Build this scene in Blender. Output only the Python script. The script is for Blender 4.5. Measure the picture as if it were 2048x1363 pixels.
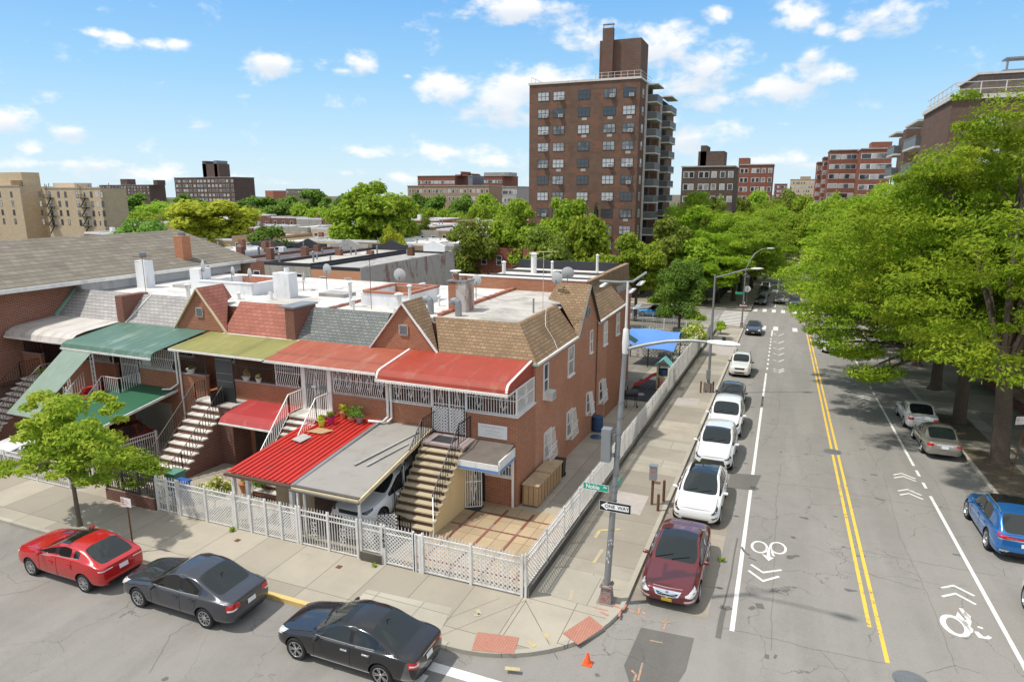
import bpy, bmesh, math, random
import numpy as np
from mathutils import Vector, Matrix
from mathutils.bvhtree import BVHTree
PI=math.pi; R=math.radians
random.seed(7); RNG=np.random.default_rng(11)
for o in list(bpy.data.objects): bpy.data.objects.remove(o)
SC=bpy.context.scene
COL=SC.collection
# ---------------------------------------------------------------- camera
CH=12.6; FPX=1330.0; CX,CY=1024.0,681.5
pit=math.atan(296/FPX); yaw=math.atan(553/math.hypot(FPX,296))
FW=Vector((-math.sin(yaw)*math.cos(pit),math.cos(yaw)*math.cos(pit),-math.sin(pit)))
RT=Vector((math.cos(yaw),math.sin(yaw),0)); UP=RT.cross(FW)
cam=bpy.data.cameras.new('camera'); co=bpy.data.objects.new('camera',cam); COL.objects.link(co)
cam.sensor_width=36; cam.lens=36*FPX/2048; cam.clip_start=.1; cam.clip_end=9000
m=Matrix.Identity(4)
for i in range(3):
    m[i][0]=RT[i]; m[i][1]=UP[i]; m[i][2]=-FW[i]
m.translation=Vector((0,0,CH)); co.matrix_world=m; SC.camera=co
# ---------------------------------------------------------------- sun, sky, exposure
SUN=Vector((-.40,-.26,.90)).normalized()
sl=bpy.data.lights.new('sun','SUN'); sl.energy=2.75; sl.angle=R(1.6); sl.color=(1,.955,.88)
so=bpy.data.objects.new('sun',sl); COL.objects.link(so); so.location=(-40,-30,90)
so.rotation_euler=SUN.to_track_quat('Z','Y').to_euler()
SC.view_settings.view_transform='Standard'; SC.view_settings.look='None'
SC.view_settings.gamma=1; SC.view_settings.exposure=0.55
W=bpy.data.worlds.new('World'); SC.world=W; W.use_nodes=True
def build_world():
    nt=W.node_tree; nt.nodes.clear(); N=nt.nodes.new; L=nt.links.new
    out=N('ShaderNodeOutputWorld'); bg=N('ShaderNodeBackground'); L(bg.outputs[0],out.inputs[0])
    sky=N('ShaderNodeTexSky'); sky.sky_type='NISHITA'; sky.sun_disc=False
    sky.sun_elevation=math.asin(SUN.z); sky.sun_rotation=math.atan2(SUN.x,SUN.y)
    sky.altitude=0; sky.air_density=1.0; sky.dust_density=.7; sky.ozone_density=1.4
    def M(op,a,b=None,c=None):
        n=N('ShaderNodeMath'); n.operation=op
        for i,v in enumerate((a,b,c)):
            if v is None: continue
            if isinstance(v,(int,float)): n.inputs[i].default_value=v
            else: L(v,n.inputs[i])
        return n.outputs[0]
    tc=N('ShaderNodeTexCoord'); sp=N('ShaderNodeSeparateXYZ'); L(tc.outputs['Generated'],sp.inputs[0])
    az=M('ARCTAN2',sp.outputs[0],sp.outputs[1]); el=M('ARCSINE',sp.outputs[2])
    cmb=N('ShaderNodeCombineXYZ'); L(az,cmb.inputs[0]); L(M('MULTIPLY',el,1.7),cmb.inputs[1])
    n1=N('ShaderNodeTexNoise'); n1.inputs['Scale'].default_value=17; n1.inputs['Detail'].default_value=8; n1.inputs['Roughness'].default_value=.60
    n1.inputs['Distortion'].default_value=.15
    L(cmb.outputs[0],n1.inputs['Vector'])
    nz=M('SUBTRACT',n1.outputs[0],.5)
    clouds=[(190,66,34,11,.8),(240,77,36,18,1),(300,88,38,13,1),(358,88,32,15,1),(545,124,50,26,1),(490,136,30,8,.5),
     (636,132,26,13,.6),(722,130,32,27,1),(690,142,26,9,.9),(815,152,14,8,.6),(1035,16,125,26,1),(930,38,16,10,.6),
     (15,240,42,30,.9),(145,262,46,20,.75),(64,298,32,16,.95),(90,326,140,16,.7),(195,330,50,20,.8),(310,346,95,18,.65),
     (440,356,80,10,.5),(915,180,66,34,1),(1000,196,110,48,1),(1100,165,90,36,1),(1010,235,110,26,.8),(860,304,140,16,.8),(970,322,90,16,.7),
     (1180,80,52,34,.8),(1320,92,75,40,1),(1420,130,74,46,1),(1370,170,80,34,.9),(1400,205,60,20,.7),
     (1390,272,90,30,.8),(1340,235,60,30,.6),(1440,28,30,17,.85),(1600,42,44,38,1),(1640,62,22,16,.9),(1702,71,22,12,.85),(1770,30,62,38,1),(1810,40,36,20,.8),
     (1570,175,90,36,.95),(1640,150,60,34,.95),(1625,110,30,26,.8),(1530,190,50,18,.7),(1570,248,18,5,.5),
     (1530,322,120,20,.75),(1610,330,60,14,.6),(800,352,90,16,.5),(560,366,90,12,.6),(1230,200,60,20,.6),
     (1250,-120,180,60,1),(500,-160,200,50,.9),(1750,-190,180,60,1),(2250,60,110,50,1),(2350,240,150,40,.9),(-200,120,120,40,1),(-350,260,150,35,.9)]
    acc=None; dk=None
    for (x,y,rx,ry,s) in clouds:
        d=(FW*FPX+RT*(x-CX)-UP*(y-CY)).normalized()
        a0=math.atan2(d.x,d.y); e0=math.asin(d.z)
        r=math.hypot(FPX,math.hypot(x-CX,y-CY)); 
        ra=rx/r*1.28/max(.4,math.cos(e0)); re=ry/r*1.3
        u=M('DIVIDE',M('SUBTRACT',az,a0),ra); v=M('DIVIDE',M('SUBTRACT',el,e0),re)
        dd=M('SQRT',M('ADD',M('MULTIPLY',u,u),M('MULTIPLY',v,v)))
        f=M('MULTIPLY',M('SUBTRACT',1.25,dd),s)
        acc=f if acc is None else M('MAXIMUM',acc,f)
        if ry>=20:
            g=M('MULTIPLY',M('MAXIMUM',M('SUBTRACT',.1,v),0),M('MAXIMUM',M('SUBTRACT',1.3,dd),0))
            dk=g if dk is None else M('MAXIMUM',dk,g)
    # loose cloud cover behind the camera and overhead
    n2=N('ShaderNodeTexNoise'); n2.inputs['Scale'].default_value=2.6; n2.inputs['Detail'].default_value=6; L(tc.outputs['Generated'],n2.inputs['Vector'])
    back=M('MULTIPLY',M('SUBTRACT',n2.outputs[0],.45),7)
    far=M('MINIMUM',M('MAXIMUM',M('SUBTRACT',M('ABSOLUTE',M('ADD',az,yaw)),1.0),0),1)
    hi=M('MINIMUM',M('MAXIMUM',M('MULTIPLY',M('SUBTRACT',el,.62),3),0),1)
    acc=M('MAXIMUM',acc,M('MULTIPLY',back,M('MAXIMUM',M('MULTIPLY',far,2),hi)))
    val=M('ADD',acc,M('MULTIPLY',nz,3.0))
    mr=N('ShaderNodeMapRange'); mr.interpolation_type='SMOOTHSTEP'; L(val,mr.inputs[0]); mr.inputs[1].default_value=.26; mr.inputs[2].default_value=1.1
    mask=M('MULTIPLY',mr.outputs[0],.95)
    # sky colour: nishita, lifted toward pale cyan at the horizon
    gr=N('ShaderNodeValToRGB'); e=gr.color_ramp
    e.elements[0].position=0; e.elements[0].color=(.50,.62,.69,1); e.elements[1].position=.95; e.elements[1].color=(.50,.52,.56,1)
    for p,c in ((.07,(.38,.56,.69,1)),(.16,(.235,.46,.68,1)),(.26,(.14,.355,.66,1)),(.36,(.15,.34,.64,1)),(.52,(.34,.44,.60,1))):
        q=e.elements.new(p); q.color=c
    L(M('MAXIMUM',el,0),gr.inputs[0])
    def mix(t,f,a,b,clamp=False):
        n=N('ShaderNodeMix'); n.data_type='RGBA'; n.blend_type=t
        if isinstance(f,float): n.inputs[0].default_value=f
        else: L(f,n.inputs[0])
        for i,v in ((6,a),(7,b)):
            if isinstance(v,tuple): n.inputs[i].default_value=v
            else: L(v,n.inputs[i])
        return n.outputs[2]
    sk=N('ShaderNodeVectorMath'); sk.operation='SCALE'; L(sky.outputs[0],sk.inputs[0]); sk.inputs[3].default_value=.11
    base=mix('MIX',.88,sk.outputs[0],gr.outputs[0])
    cd=mix('MIX',M('MINIMUM',M('MULTIPLY',dk,1.1),1),(.74,.735,.73,1),(.40,.47,.56,1))
    fin=mix('MIX',mask,base,cd)
    L(fin,bg.inputs[0]); bg.inputs[1].default_value=1.0
build_world()
# ---------------------------------------------------------------- pixel -> place helpers
SL=.0527
def g(y):
    if y<18: return 0.0
    if y<150: return -SL*(y-18)
    return -SL*132
def ray(px,py): return FW*FPX+RT*(px-CX)-UP*(py-CY)
def onY(px,py,Y): r=ray(px,py); t=Y/r.y; return Vector((r.x*t,Y,CH+r.z*t))
def onX(px,py,X): r=ray(px,py); t=X/r.x; return Vector((X,r.y*t,CH+r.z*t))
def onZ(px,py,z): r=ray(px,py); t=(z-CH)/r.z; return Vector((r.x*t,r.y*t,z))
def onG(px,py,o=0.0):
    r=ray(px,py); z=o; p=None
    t=(o-CH)/r.z; p=r*t
    if p.y>18:
        t=(o+SL*18-CH)/(r.z+SL*r.y); p=r*t
        if p.y>150: t=(o-SL*132-CH)/r.z; p=r*t
    return Vector((p.x,p.y,g(p.y)+o))
# ---------------------------------------------------------------- materials
MATS={}
class NT:
    def __init__(s,name):
        s.m=bpy.data.materials.new(name); s.m.use_nodes=True; s.nt=s.m.node_tree
        s.b=s.nt.nodes['Principled BSDF']; s.o=s.nt.nodes['Material Output']
        MATS[name]=s.m
    def n(s,t,**k):
        x=s.nt.nodes.new(t)
        for a,v in k.items(): setattr(x,a,v)
        return x
    def l(s,a,b): s.nt.links.new(a,b)
    def M(s,op,a,b=None,c=None):
        n=s.n('ShaderNodeMath',operation=op)
        for i,v in enumerate((a,b,c)):
            if v is None: continue
            if isinstance(v,(int,float)): n.inputs[i].default_value=v
            else: s.l(v,n.inputs[i])
        return n.outputs[0]
    def mix(s,f,a,b,t='MIX'):
        n=s.n('ShaderNodeMix',data_type='RGBA',blend_type=t)
        if isinstance(f,(int,float)): n.inputs[0].default_value=f
        else: s.l(f,n.inputs[0])
        for i,v in ((6,a),(7,b)):
            if isinstance(v,tuple): n.inputs[i].default_value=(*v[:3],1)
            else: s.l(v,n.inputs[i])
        return n.outputs[2]
    def pos(s): return s.n('ShaderNodeNewGeometry').outputs['Position']
    def noise(s,scale,detail=4,rough=.55,vec=None,dist=0,sc=None):
        n=s.n('ShaderNodeTexNoise'); n.inputs['Scale'].default_value=scale; n.inputs['Detail'].default_value=detail
        n.inputs['Roughness'].default_value=rough; n.inputs['Distortion'].default_value=dist
        v=vec if vec is not None else s.pos()
        if sc:
            mp=s.n('ShaderNodeMapping'); mp.inputs['Scale'].default_value=sc; s.l(v,mp.inputs['Vector']); v=mp.outputs[0]
        s.l(v,n.inputs['Vector']); return n.outputs[0]
    def ramp(s,f,a,b):
        n=s.n('ShaderNodeMapRange',interpolation_type='SMOOTHSTEP'); s.l(f,n.inputs[0]); n.inputs[1].default_value=a; n.inputs[2].default_value=b
        return n.outputs[0]
    def wall(s):
        ge=s.n('ShaderNodeNewGeometry'); a=s.n('ShaderNodeSeparateXYZ'); s.l(ge.outputs['Position'],a.inputs[0])
        b=s.n('ShaderNodeSeparateXYZ'); s.l(ge.outputs['True Normal'],b.inputs[0])
        f=s.M('GREATER_THAN',s.M('ABSOLUTE',b.outputs[0]),s.M('ABSOLUTE',b.outputs[1]))
        u=s.M('ADD',s.M('MULTIPLY',a.outputs[1],f),s.M('MULTIPLY',a.outputs[0],s.M('SUBTRACT',1,f)))
        c=s.n('ShaderNodeCombineXYZ'); s.l(u,c.inputs[0]); s.l(a.outputs[2],c.inputs[1]); return c.outputs[0]
    def brick(s,vec,c1,c2,mo,w,h,ms=.01,off=.5,bias=0):
        n=s.n('ShaderNodeTexBrick',offset=off); s.l(vec,n.inputs['Vector'])
        n.inputs['Color1'].default_value=(*c1,1); n.inputs['Color2'].default_value=(*c2,1); n.inputs['Mortar'].default_value=(*mo,1)
        n.inputs['Scale'].default_value=1; n.inputs['Mortar Size'].default_value=ms; n.inputs['Brick Width'].default_value=w; n.inputs['Row Height'].default_value=h
        n.inputs['Bias'].default_value=bias; n.inputs['Mortar Smooth'].default_value=.1
        return n
    def col(s,c):
        if isinstance(c,tuple): s.b.inputs['Base Color'].default_value=(*c,1)
        else: s.l(c,s.b.inputs['Base Color'])
    def set(s,rough=.8,metal=0,spec=.4,coat=0):
        s.b.inputs['Roughness'].default_value=rough; s.b.inputs['Metallic'].default_value=metal
        s.b.inputs['Specular IOR Level'].default_value=spec; s.b.inputs['Coat Weight'].default_value=coat; s.b.inputs['Coat Roughness'].default_value=.03
    def bump(s,h,st=.3,d=.02):
        n=s.n('ShaderNodeBump'); n.inputs['Strength'].default_value=st; n.inputs['Distance'].default_value=d; s.l(h,n.inputs['Height']); s.l(n.outputs[0],s.b.inputs['Normal'])
def plain(name,c,rough=.7,metal=0,var=.18,scale=3.0,spec=.4,coat=0,dirt=0):
    t=NT(name); d=tuple(x*(1-var) for x in c); e=tuple(min(1,x*(1+var)) for x in c)
    col=t.mix(t.noise(scale,5,.6),d,e)
    if dirt: col=t.mix(t.M('MULTIPLY',t.ramp(t.noise(1.3,6,.65,sc=(1,1,.35)),.48,.75),dirt),col,(.09,.075,.06))
    t.col(col); t.set(rough,metal,spec,coat); return t.m
def brickm(name,c1,c2,mo,w=.23,h=.082,ms=.011,var=.5,stain=.0,patch=None):
    t=NT(name); v=t.wall(); b=t.brick(v,c1,c2,mo,w,h,ms)
    n=t.noise(.5,5,.6); c=t.mix(t.M('MULTIPLY',t.ramp(n,.3,.75),var),b.outputs[0],tuple(x*.62 for x in c1))
    if patch: c=t.mix(t.M('MULTIPLY',t.ramp(t.noise(.35,4,.7,sc=(1,1,2.2),dist=1.2),.50,.62),.75),c,patch)
    c=t.mix(t.M('MULTIPLY',t.ramp(t.noise(2.4,4,.6),.52,.8),.35),c,tuple(min(1,x*1.45) for x in c2))
    if stain: c=t.mix(t.M('MULTIPLY',t.ramp(t.noise(1.1,6,.7,sc=(1,1,.3)),.5,.7),stain),c,(.42,.40,.37))
    t.col(c); t.set(.88,spec=.25); t.bump(b.outputs[1],-.25,.01); return t.m
def shingle(name,c1,c2,mo,w=.27,h=.125,moss=None):
    t=NT(name); v=t.wall(); b=t.brick(v,c1,c2,mo,w,h,.014,.5)
    b2=t.brick(v,(0,0,0),(1,1,1),(.3,.3,.3),w*2.3,h,.001,.37)
    c=t.mix(t.M('MULTIPLY',b2.outputs[0],.45),b.outputs[0],tuple(x*.6 for x in c1))
    c=t.mix(t.M('MULTIPLY',t.ramp(t.noise(.7,5,.6,sc=(1,1,.5)),.42,.75),.4),c,tuple(x*.5 for x in c2))
    if moss: c=t.mix(t.M('MULTIPLY',t.ramp(t.noise(1.6,6,.7),.5,.7),.5),c,moss)
    t.col(c); t.set(.93,spec=.2); t.bump(b.outputs[1],-.4,.02); return t.m
def glassm(name,c=(.02,.025,.03),rough=.06,spec=.8):
    t=NT(name); t.col(c); t.set(rough,0,spec); return t.m
def winm(name,a=(.03,.04,.05),b=(.45,.45,.43),th=.5):
    t=NT(name); oi=t.n('ShaderNodeObjectInfo'); n=t.noise(.9,2,.5)
    f=t.ramp(t.M('ADD',t.M('MULTIPLY',oi.outputs['Random'],.75),t.M('MULTIPLY',n,.35)),th,th+.3)
    t.col(t.mix(f,a,b)); t.set(.08,0,.7); return t.m
def foliage(name,a,b,c,trans=.35):
    t=NT(name); ge=t.n('ShaderNodeNewGeometry'); r=ge.outputs['Random Per Island']
    n=t.noise(.55,3,.6); oi=t.n('ShaderNodeObjectInfo')
    col=t.mix(r,a,b); col=t.mix(t.M('MULTIPLY',t.ramp(n,.45,.72),.75),col,c)
    hs=t.n('ShaderNodeHueSaturation'); t.l(col,hs.inputs['Color']); hs.inputs['Saturation'].default_value=1.0
    t.l(t.M('ADD',.49,t.M('MULTIPLY',oi.outputs['Random'],.02)),hs.inputs['Hue']); t.l(t.M('ADD',.82,t.M('MULTIPLY',oi.outputs['Random'],.36)),hs.inputs['Value'])
    t.col(hs.outputs[0]); t.set(.6,0,.1)
    tr=t.n('ShaderNodeBsdfTranslucent'); t.l(hs.outputs[0],tr.inputs[0]); ms=t.n('ShaderNodeMixShader'); ms.inputs[0].default_value=trans
    t.l(t.b.outputs[0],ms.inputs[1]); t.l(tr.outputs[0],ms.inputs[2]); t.l(ms.outputs[0],t.o.inputs[0]); return t.m
def paint(name,c,metal=.3,rough=.25):
    t=NT(name); n=t.noise(1.5,4,.6); t.col(t.mix(n,tuple(x*.94 for x in c),tuple(min(1,x*1.06) for x in c)))
    t.set(rough,metal,.5,1.0)
    d=t.ramp(t.noise(2.2,4,.5),.4,.8); t.l(t.M('ADD',rough,t.M('MULTIPLY',d,.05)),t.b.inputs['Roughness']); return t.m
def asphalt(name,base=.17,crack=1.0,tint=(1,.95,.865)):
    t=NT(name); p=t.pos()
    fine=t.noise(38,3,.8); big=t.noise(.22,5,.6); mid=t.noise(1.7,5,.65); lane=t.noise(.9,3,.5,sc=(1,.05,1))
    def c(k): return tuple(base*k*x for x in tint)
    col=t.mix(big,c(.82),c(1.2)); col=t.mix(t.M('MULTIPLY',t.ramp(mid,.35,.7),.35),col,c(.78))
    col=t.mix(t.M('MULTIPLY',t.ramp(lane,.4,.62),.38),col,c(1.3)); col=t.mix(t.M('MULTIPLY',t.ramp(t.noise(.33,5,.7,dist=.8),.55,.68),.3),col,c(.72)); col=t.mix(t.M('MULTIPLY',t.ramp(t.noise(5,5,.75),.60,.70),.35),col,c(.6))
    col=t.mix(t.M('MULTIPLY',t.ramp(fine,.45,.75),.5),col,c(1.75)); col=t.mix(t.M('MULTIPLY',t.ramp(t.noise(50,2,.8),.55,.75),.4),col,c(.45))
    dv=t.n('ShaderNodeVectorMath',operation='ADD'); nn=t.n('ShaderNodeTexNoise'); nn.inputs['Scale'].default_value=.8; nn.inputs['Detail'].default_value=5; t.l(p,nn.inputs['Vector'])
    sc=t.n('ShaderNodeVectorMath',operation='SCALE'); t.l(nn.outputs['Color'],sc.inputs[0]); sc.inputs[3].default_value=1.6
    t.l(p,dv.inputs[0]); t.l(sc.outputs[0],dv.inputs[1])
    vo=t.n('ShaderNodeTexVoronoi',feature='DISTANCE_TO_EDGE'); vo.inputs['Scale'].default_value=.28; t.l(dv.outputs[0],vo.inputs['Vector'])
    k=t.M('MULTIPLY',t.M('LESS_THAN',vo.outputs['Distance'],.0028),t.ramp(t.noise(.35,3,.5),.40,.56))
    v2=t.n('ShaderNodeTexVoronoi',feature='DISTANCE_TO_EDGE'); v2.inputs['Scale'].default_value=1.1; t.l(dv.outputs[0],v2.inputs['Vector'])
    k2=t.M('MULTIPLY',t.M('LESS_THAN',v2.outputs['Distance'],.006),t.ramp(t.noise(.22,3,.5,dist=.5),.56,.64))
    col=t.mix(t.M('MULTIPLY',t.M('MAXIMUM',k,k2),.55*crack),col,(.03,.03,.03))
    sp=t.M('MULTIPLY',t.ramp(t.noise(1.15,2,.4),.735,.76),.6); col=t.mix(sp,col,(.05,.05,.05))
    t.col(col); t.set(.92,spec=.25); t.bump(fine,.25,.01); return t.m
def concrete(name,base=(.36,.33,.28),sw=1.55,sh=1.55,var=.25,off=0.0,stain=.35):
    t=NT(name); p=t.pos(); b=t.brick(p,tuple(x*(1-var) for x in base),tuple(x*(1+var*.6) for x in base),tuple(x*.35 for x in base),sw,sh,.012,off)
    col=t.mix(t.M('MULTIPLY',t.ramp(t.noise(.5,6,.65),.35,.7),stain),b.outputs[0],tuple(x*.62 for x in base))
    col=t.mix(t.M('MULTIPLY',t.ramp(t.noise(14,4,.8),.5,.8),.28),col,tuple(x*1.35 for x in base)); col=t.mix(t.M('MULTIPLY',t.ramp(t.noise(30,3,.8),.58,.8),.35),col,tuple(x*.4 for x in base))
    col=t.mix(t.M('MULTIPLY',t.ramp(t.noise(2.6,5,.75),.62,.72),.3),col,tuple(x*.5 for x in base))
    col=t.mix(t.M('MULTIPLY',t.ramp(t.noise(1.0,5,.6,dist=.6),.67,.76),.3),col,(.50,.34,.07))
    t.col(col); t.set(.9,spec=.25); return t.m
# ---------------------------------------------------------------- object helpers
def link(o,parent=None):
    COL.objects.link(o)
    if parent is not None: o.parent=parent
    return o
def tag(o,label=None,cat=None,group=None,kind=None):
    if label: o['label']=label
    if cat: o['category']=cat
    if group: o['group']=group
    if kind: o['kind']=kind
    return o
def thing(name,label,cat,loc=(0,0,0),rz=0.0,group=None):
    o=bpy.data.objects.new(name,None); o.empty_display_size=.3; link(o); o.location=loc; o.rotation_euler=(0,0,rz)
    return tag(o,label,cat,group)
class MB:
    def __init__(s): s.v=[]; s.f=[]; s.mi=[]; s.k=0
    def mat(s,k): s.k=k; return s
    def add(s,vs,fs):
        b=len(s.v); s.v+=[tuple(v) for v in vs]; s.f+=[tuple(b+i for i in f) for f in fs]; s.mi+=[s.k]*len(fs); return s
    def box(s,x0,x1,y0,y1,z0,z1):
        return s.add([(x0,y0,z0),(x1,y0,z0),(x1,y1,z0),(x0,y1,z0),(x0,y0,z1),(x1,y0,z1),(x1,y1,z1),(x0,y1,z1)],
          [(0,3,2,1),(4,5,6,7),(0,1,5,4),(1,2,6,5),(2,3,7,6),(3,0,4,7)])
    def quad(s,a,b,c,d): return s.add([a,b,c,d],[(0,1,2,3)])
    def poly(s,pts): return s.add(pts,[tuple(range(len(pts)))])
    def slab(s,pts,d):      # polygon extruded by vector d
        n=len(pts); d=Vector(d); p=[Vector(q) for q in pts]; q=[a+d for a in p]
        return s.add(p+q,[tuple(range(n-1,-1,-1)),tuple(range(n,2*n))]+[(i,(i+1)%n,n+(i+1)%n,n+i) for i in range(n)])
    def bar(s,a,b,w=.03,h=None,up=(0,0,1)):
        a=Vector(a); b=Vector(b); h=h or w; d=(b-a)
        if d.length<1e-6: return s
        d.normalize(); u=Vector(up)
        if abs(d.dot(u))>.99: u=Vector((0,1,0)) if abs(d.y)<.9 else Vector((1,0,0))
        sx=d.cross(u).normalized()*(w/2); sz=sx.normalized().cross(d)*(h/2)
        vs=[a-sx-sz,a+sx-sz,a+sx+sz,a-sx+sz,b-sx-sz,b+sx-sz,b+sx+sz,b-sx+sz]
        return s.add(vs,[(0,1,2,3),(7,6,5,4),(0,4,5,1),(1,5,6,2),(2,6,7,3),(3,7,4,0)])
    def tube(s,pts,r,n=8,cap=True):
        pts=[Vector(p) for p in pts]; rs=r if isinstance(r,(list,tuple)) else [r]*len(pts)
        vs=[];fs=[];pu=None
        for i,p in enumerate(pts):
            d=(pts[min(i+1,len(pts)-1)]-pts[max(i-1,0)]).normalized()
            u=Vector((0,0,1)) if abs(d.z)<.95 else Vector((1,0,0))
            if pu is not None: u=pu
            sx=d.cross(u); 
            if sx.length<1e-4: sx=d.cross(Vector((0,1,0)))
            sx.normalize(); sy=sx.cross(d).normalized(); pu=sy
            for k in range(n):
                a=2*PI*k/n; vs.append(p+sx*(rs[i]*math.cos(a))+sy*(rs[i]*math.sin(a)))
        for i in range(len(pts)-1):
            for k in range(n): fs.append((i*n+k,i*n+(k+1)%n,(i+1)*n+(k+1)%n,(i+1)*n+k))
        if cap: fs+= [tuple(range(n-1,-1,-1)),tuple(range((len(pts)-1)*n,len(pts)*n))]
        return s.add(vs,fs)
    def lathe(s,prof,c=(0,0,0),ax='z',n=20,a0=0.0):
        c=Vector(c); vs=[];fs=[]
        for (r,h) in prof:
            for k in range(n):
                a=2*PI*k/n+a0; x,y=r*math.cos(a),r*math.sin(a)
                v=(x,y,h) if ax=='z' else ((h,x,y) if ax=='x' else (x,h,y))
                vs.append(c+Vector(v))
        for i in range(len(prof)-1):
            for k in range(n): fs.append((i*n+k,i*n+(k+1)%n,(i+1)*n+(k+1)%n,(i+1)*n+k))
        return s.add(vs,fs)
    def mesh(s,name,mats,smooth=False):
        me=bpy.data.meshes.new(name); me.from_pydata(s.v,[],s.f)
        for q in (mats if isinstance(mats,(list,tuple)) else [mats]): me.materials.append(MATS[q] if isinstance(q,str) else q)
        me.polygons.foreach_set('material_index',s.mi)
        bm=bmesh.new(); bm.from_mesh(me); bmesh.ops.recalc_face_normals(bm,faces=bm.faces); bm.to_mesh(me); bm.free()
        if smooth:
            me.polygons.foreach_set('use_smooth',[True]*len(me.polygons)); me.set_sharp_from_angle(angle=R(40))
        me.update(); return me
    def build(s,name,mats,parent=None,smooth=False,label=None):
        o=bpy.data.objects.new(name,s.mesh(name,mats,smooth)); link(o,parent)
        if label: o['label']=label
        return o
def part(me,name,parent,loc=(0,0,0),rot=(0,0,0),sc=(1,1,1)):
    o=bpy.data.objects.new(name,me); link(o,parent); o.location=loc; o.rotation_euler=rot; o.scale=sc; return o
def copy_tree(o,parent=None):
    c=o.copy(); COL.objects.link(c)
    if parent is not None: c.parent=parent
    for ch in list(o.children): copy_tree(ch,c)
    return c
def clipseg(p,d,x0,x1,y0,y1):
    t0,t1=-1e9,1e9
    for i,(lo,hi) in enumerate(((x0,x1),(y0,y1))):
        if abs(d[i])<1e-9:
            if p[i]<lo or p[i]>hi: return None
            continue
        a=(lo-p[i])/d[i]; b=(hi-p[i])/d[i]
        if a>b: a,b=b,a
        t0=max(t0,a); t1=min(t1,b)
    return (t0,t1) if t1-t0>.01 else None
def lattice(mb,A,B,z0a,z0b,h,sp=.11,w=.035,th=.012):
    """diagonal lattice between plan points A and B; base heights z0a/z0b"""
    A=Vector((A[0],A[1])); B=Vector((B[0],B[1])); Ln=(B-A).length; u=(B-A)/Ln
    def P(s_,t_): 
        q=A+u*s_; return Vector((q.x,q.y,z0a+(z0b-z0a)*s_/Ln+t_))
    nv=Vector((-u.y,u.x,0))*th
    for sg in (1,-1):
        k=-h if sg==1 else 0
        d=(math.sqrt(.5),sg*math.sqrt(.5)); kk=k
        while kk<Ln+h:
            c=clipseg((kk,0 ),d,0,Ln,0,h) if sg==1 else clipseg((kk,0),d,0,Ln,0,h)
            if c:
                a=P(kk+d[0]*c[0],d[1]*c[0])+nv*sg*.5; b=P(kk+d[0]*c[1],d[1]*c[1])+nv*sg*.5
                mb.bar(a,b,th,w,up=(0,0,1))
            kk+=sp*1.414
def bars(mb,A,B,za,zb,h,sp=.13,r=.014,ends=True,bulge=0,n=(0,0)):
    A=Vector(A[:2]); B=Vector(B[:2]); Ln=(B-A).length; c=max(1,int(round(Ln/sp)))
    for i in range(c+1):
        if not ends and i in (0,c): continue
        q=A.lerp(B,i/c); z=za+(zb-za)*i/c
        if bulge:
            pr=None
            for k in range(5):
                t=k/4; o=bulge*math.exp(-((t-.22)/.22)**2)
                p=Vector((q.x+n[0]*o,q.y+n[1]*o,z+h*t))
                if pr is not None: mb.bar(pr,p,r*2)
                pr=p
        else: mb.bar((q.x,q.y,z),(q.x,q.y,z+h),r*2)
# ---------------------------------------------------------------- the palette
asphalt('asphalt',.235); asphalt('asphalt_dark',.13,.6); asphalt('asphalt_noble',.225,.8)
concrete('walk',(.37,.335,.27),1.7,3.1,.22); concrete('walk_avenue',(.355,.32,.26),3.2,1.9,.34,0,.5)
concrete('curb_stone',(.42,.39,.32),1.6,8,.15); concrete('lane_concrete',(.33,.29,.235),3.0,4.2,.22,0,.7)
concrete('yard',(.38,.34,.275),4.2,4.2,.2,0,.5); concrete('yard_dark',(.22,.20,.165),2.2,2.2,.3,0,.9)
plain('curb_yellow',(.62,.45,.17),.85,dirt=.5,scale=6); plain('ground_soil',(.12,.095,.065),.95,var=.35,scale=2)
plain('road_white',(.74,.73,.69),.7,var=.12,scale=9,dirt=.35); 
def worn(name,c,base,th):
    t=NT(name); n=t.noise(7,6,.8); n2=t.noise(.7,3,.5)
    f=t.ramp(t.M('ADD',t.M('MULTIPLY',n,.7),t.M('MULTIPLY',n2,.4)),th,th+.07); t.col(t.mix(f,c,base)); t.set(.85,spec=.3); return t.m
worn('worn_white',(.72,.71,.67),(.2,.195,.18),.60); worn('worn_yellow',(.80,.50,.07),(.23,.20,.13),.60); worn('very_worn_white',(.66,.65,.6),(.2,.195,.18),.53)
worn('spray_orange',(.62,.27,.13),(.27,.24,.20),.50); worn('spray_red',(.50,.17,.12),(.38,.33,.26),.50); worn('spray_yellow',(.52,.42,.15),(.40,.35,.26),.49)
def tactile():
    t=NT('tactile_red'); b=t.brick(t.pos(),(.42,.15,.10),(.48,.19,.13),(.26,.11,.08),.075,.075,.012,0); t.col(t.mix(t.M('MULTIPLY',t.noise(3,5,.7),.4),b.outputs[0],(.5,.33,.24))); t.set(.85)
tactile()
brickm('brick_red',(.40,.14,.068),(.30,.10,.05),(.36,.27,.195),var=.38)
brickm('brick_side',(.47,.175,.09),(.36,.125,.066),(.44,.33,.24),var=.35,stain=.18)
brickm('brick_left',(.34,.10,.052),(.22,.06,.033),(.40,.32,.25),.24,.09,.014,var=.3)
brickm('brick_dark',(.19,.065,.045),(.13,.045,.034),(.28,.22,.18),var=.4)
brickm('brick_tower',(.175,.105,.075),(.14,.088,.065),(.17,.125,.10),.9,.42,.02,.75,0,(.22,.10,.062))
brickm('brick_tower_top',(.165,.105,.08),(.13,.085,.068),(.16,.12,.10),.9,.42,.02,.5,0,(.165,.08,.058))
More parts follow.
